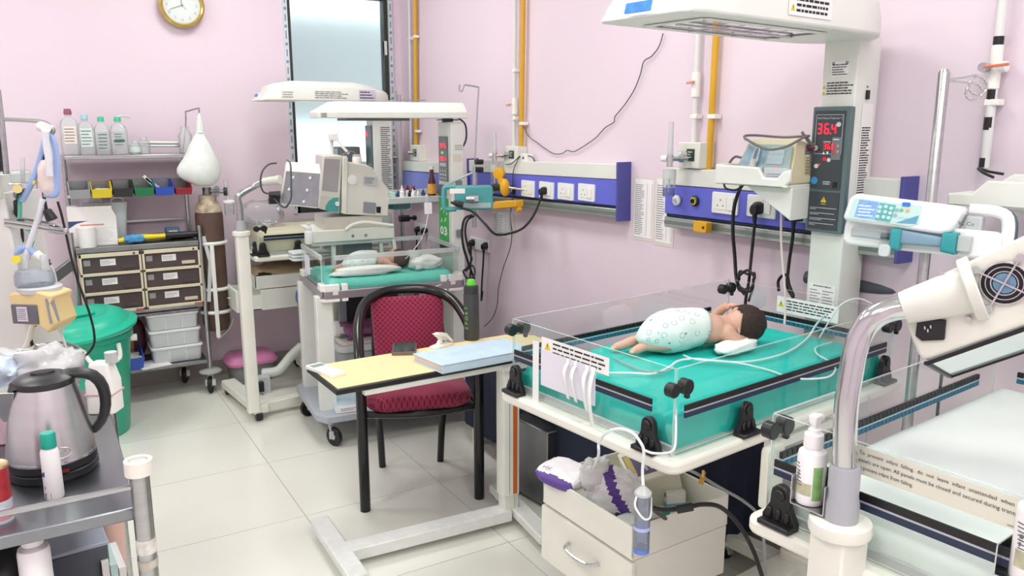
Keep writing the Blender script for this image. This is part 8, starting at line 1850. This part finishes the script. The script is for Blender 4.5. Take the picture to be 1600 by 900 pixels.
m = MB(); m.tube([rg_(765, 300), rg_(756, 312), rg_(748, 322)], .007, 8); m.tube([rg_(770, 300), rg_(762, 314), rg_(756, 322)], .007, 8); build('clear_tubes', m, MILKY, t)
# papers taped to the wall
def paper(label, c1, c2, rows, seed, x=-.002):
    a, b = atx(*c1, x), atx(*c2, x); t = thing('wall_notice', label, 'notice', (x, (a.y+b.y)/2, (a.z+b.z)/2), 0, 'notices taped to the wall'); T = frame((0, 0, 0), (0, -1, 0), (0, 0, 1)); hy, hz = abs(a.y-b.y)/2, abs(a.z-b.z)/2
    m = MB(T); m.box(-hy*1.2, hy*1.2, -hz*1.1, hz*1.08, -.0015, -.0005); build('clear_sleeve', m, mat('yellowed_sleeve', 'e3dad3', .3, var=.03), t, smooth=0); m = MB(T); m.box(-hy, hy, -hz, hz, 0, .0008); build('sheet', m, PAPER, t, smooth=0)
    m = MB(T @ Matrix.Translation((-hy*.88, -hz*.92, .0014))); m.lines(hy*.9, hz*1.75, rows, seed, fill=.3, word=.3); m.quad((-hy*.02, 0, 0), (0, 0, 0), (0, hz*1.8, 0), (-hy*.02, hz*1.8, 0)); m.quad((hy*1.2, 0, 0), (hy*1.22, 0, 0), (hy*1.22, hz*1.8, 0), (hy*1.2, hz*1.8, 0)); m.quad((hy*1.74, 0, 0), (hy*1.76, 0, 0), (hy*1.76, hz*1.8, 0), (hy*1.74, hz*1.8, 0)); build('small_print', m, INK, t, smooth=0)
paper('long printed list taped to the pink wall left of the flowmeter bottle', (993, 279), (1019, 374), 26, 5); paper('second printed list taped under the flowmeter bottle', (1027, 279), (1049, 382), 24, 6, -.0025); paper('printed sheet taped to the wall behind the suction jar', (771, 330), (801, 374), 9, 8)
paper('printed sheet taped to the wall left of the yellow regulator', (766, 262), (776, 290), 8, 9)
# thin wire looping across the wall, small white junction box and thin lead
cable('wall_wire', [atx(*p, -.012) for p in ((1036, 52), (1030, 72), (1018, 88), (1006, 96), (1000, 118), (990, 142), (975, 165), (961, 182), (959, 191), (945, 200), (930, 216), (905, 233), (895, 237), (886, 235), (878, 240), (865, 240), (850, 231), (838, 222), (828, 215), (822, 206), (816, 192), (810, 184))], .0022, mat('thin_grey_wire', '4d4a50', .5, var=0), 'thin dark wire looping across the pink wall from the heater head')
t = thing('junction_box', 'small white junction box lying on top of the four-socket panel', 'junction box', atx(823, 251, -.04)); m = MB(); m.cbox((0, 0, .012), (.04, .06, .045)); build('box', m, OFFW, t, bev=.003); m = MB(); m.cyl((-.0205, 0, .014), (-.022, 0, .014), .006, n=10); build('hole', m, BLACK, t)
cable('thin_lead', [atx(*p, -.075) for p in ((790, 257), (798, 256), (806, 250), (812, 244), (808, 252), (802, 268), (801, 290), (800, 315), (797, 340), (800, 362), (797, 388), (786, 420), (779, 450), (777, 475), (770, 496), (757, 510))], .0025, DGREY, 'thin dark lead running down the wall past the suction jar to the bench')
cable('thin_lead', [atx(*p, -.05) for p in ((810, 256), (806, 252), (806, 247), (815, 245), (828, 244), (835, 250), (834, 256))], .003, DGREY, 'short dark lead curled over the junction box')
m = MB(); m.tube([atx(784, 257, -.05), atx(800, 256, -.05)], .006, 8, smooth=0); build('lead_plug', m, BLACK, label='black lead plug lying on the four-socket panel', cat='plug')
# monitor on the tray of the middle warmer
MO = thing('patient_monitor', 'yellowed patient monitor with a blue-grey screen on the tray of the middle warmer', 'monitor', AL(.87, .405, 1.378), ARZ)
AGED = mat('yellowed_case', 'd6d0ae', .5, var=.04)
m = MB(); y0, y1 = -.105, .105
m.loft([[(-.05, y0, .0), (-.05, y1, .0), (-.05, y1, .02), (-.046, y1-.004, .025), (-.02, y1-.03, .115), (-.006, y1-.04, .128), (-.006, y0+.012, .132), (-.02, y0+.01, .118), (-.046, y0+.004, .025), (-.05, y0, .02)], [(.12, y0, .0), (.12, y1, 0), (.12, y1, .02), (.12, y1, .025), (.12, y1-.02, .085), (.115, y1-.03, .10), (.115, y0+.01, .10), (.12, y0+.008, .085), (.12, y0, .025), (.12, y0, .02)]]); build('case', m, AGED, MO, bev=.004)
TM = frame((-.047, y1-.006, .027), (0, -1, 0), (.3, 0, 1))
m = MB(TM); m.add([(0, 0, .0012), (.195, 0, .0012), (.185, .09, .0012), (.03, .09, .0012)], [(0,1,2,3)]); build('bezel', m, mat('blue_grey_bezel', '93aaa9', .4), MO, smooth=0); m = MB(TM); m.add([(.022, .03, .002), (.10, .03, .002), (.10, .083, .002), (.034, .083, .002)], [(0,1,2,3)]); build('screen', m, mat('grey_blue_screen', '7f9fb0', .2, var=.2, scale=30), MO, smooth=0)
for k in range(5): m = MB(TM); m.rbox(.02+.022*k+(.03 if k == 4 else 0), .036+.022*k+(.03 if k == 4 else 0), .008, .022, .0015, .004, .003); build('key', m, mat('key_grey_blue', 'a9bcc2', .4) if k < 4 else mat('salmon_key', 'e88f86', .5, var=0), MO)
m = MB(TM); m.box(.11, .165, .03, .075, .0015, .003); m.box(.115, .16, .078, .083, .0015, .003); build('side_keys', m, mat('key_grey_blue', 'a9bcc2', .4), MO); m = MB(TM); m.cyl((.07, .0, .012), (.07, .04, .012), .012, .009, 12); m.tube([(.06, .03, .012), (.062, .07, .006), (.07, .08, .005), (.078, .07, .006), (.08, .03, .012)], .003, 6); build('clear_probe', m, MILKY, MO)
m = MB(frame((.0, y0-.001, .03), (1, 0, 0), (0, 0, 1)));
for k in range(6): m.box(.02, .085, .0+.009*k, .003+.009*k, 0, .0012)
build('vents', m, mat('vent_shadow', '8f8a70', .6, var=0), MO); m = MB(frame((.02, y0+.004, .085), (1, 0, 0), (0, 0, 1))); m.lines(.05, .03, 4, 9, fill=.55); build('ink_stamp', m, mat('navy_ink', '2c3b77', .7, var=0), MO, smooth=0)
t = thing('small_box', 'stack of grey-white printed cards at the right end of the monitor tray', 'cards', AL(.828, .345, 1.378), ARZ)
for k in range(4): m = MB(); m.box(-.02+.012*k, -.01+.012*k, -.04, .04, 0, .046); build('card', m, mat('card_grey', 'c3c9cd', .5), t, bev=.001)
m = MB(frame((-.0205, .03, .012), (0, -1, 0), (0, 0, 1))); m.lines(.05, .02, 3, 4, fill=.4); build('small_print', m, GREY, t, smooth=0)
GC_ = mat('grey_cable_dark', '6f6a68', .5, var=0)
def am(x, y, z): return wm(MO) @ Vector((x, y, z))
cable('monitor_lead', [am(-.05, .06, .13), am(-.06, .02, .115), am(-.06, -.03, .10), am(-.045, -.08, .11), am(-.01, -.11, .135), am(.03, -.10, .14), am(.03, -.02, .135), am(.0, .06, .14), am(-.03, .08, .138), am(-.05, .06, .128)], .0038, GC_, 'grey lead looped over the top of the yellowed monitor')
cable('monitor_lead', [am(.02, -.085, .15), am(.03, -.10, .13), am(.05, -.112, .10), am(.07, -.115, .07), am(.09, -.112, .04), am(.11, -.108, .02)], .0038, GC_, 'grey lead falling from the yellowed monitor towards the column')
cable('monitor_lead', [am(.02, -.085, .152), am(.04, -.105, .115), am(.06, -.114, .12), am(.085, -.116, .09), am(.1, -.114, .05), am(.1, -.108, .02)], .0038, GC_, 'second grey lead bunched behind the yellowed monitor')
cable('monitor_lead', [am(.0, .11, .07), am(.0, .135, .072), am(.0, .155, .05), am(.0, .15, .02), am(.0, .13, .003)], .0042, GC_, 'grey lead curving down at the left of the yellowed monitor')
pb_ = AM @ Vector((.918, .2835, 1.483)); m = MB(); m.tube([pb_, pb_+AM.to_3x3() @ Vector((-.01, .035, 0))], .008, 10, smooth=0); build('probe_plug', m, mat('dark_red_plug', '5c1f2a', .4), label='dark red probe plug in the display column socket', cat='plug')
cable('probe_lead', [pb_+AM.to_3x3() @ Vector((-.01, .035, 0)), pb_+AM.to_3x3() @ Vector((-.014, .065, -.01)), AL(.90, .37, 1.44), AL(.89, .372, 1.36), AL(.89, .365, 1.2), AL(.89, .34, 1.05), AL(.885, .33, .99), AL(.87, .32, .945)], .0035, mat('ivory_lead', 'e3d6cf', .4, var=0), 'ivory probe lead dropping from the display column into the middle warmer')
t = thing('paper_tag', 'small printed tag on the ivory probe lead by the display column', 'tag', AL(.88, .372, 1.345), ARZ); m = MB(frame((0, 0, 0), (0, -1, 0), (0, 0, 1))); m.box(-.02, .022, -.045, .04, 0, .001); build('tag', m, PAPER, t, smooth=0); m = MB(frame((-.0012, .016, -.035), (0, -1, 0), (0, 0, 1))); m.lines(.03, .06, 5, 6, fill=.3); build('small_print', m, INK, t, smooth=0)
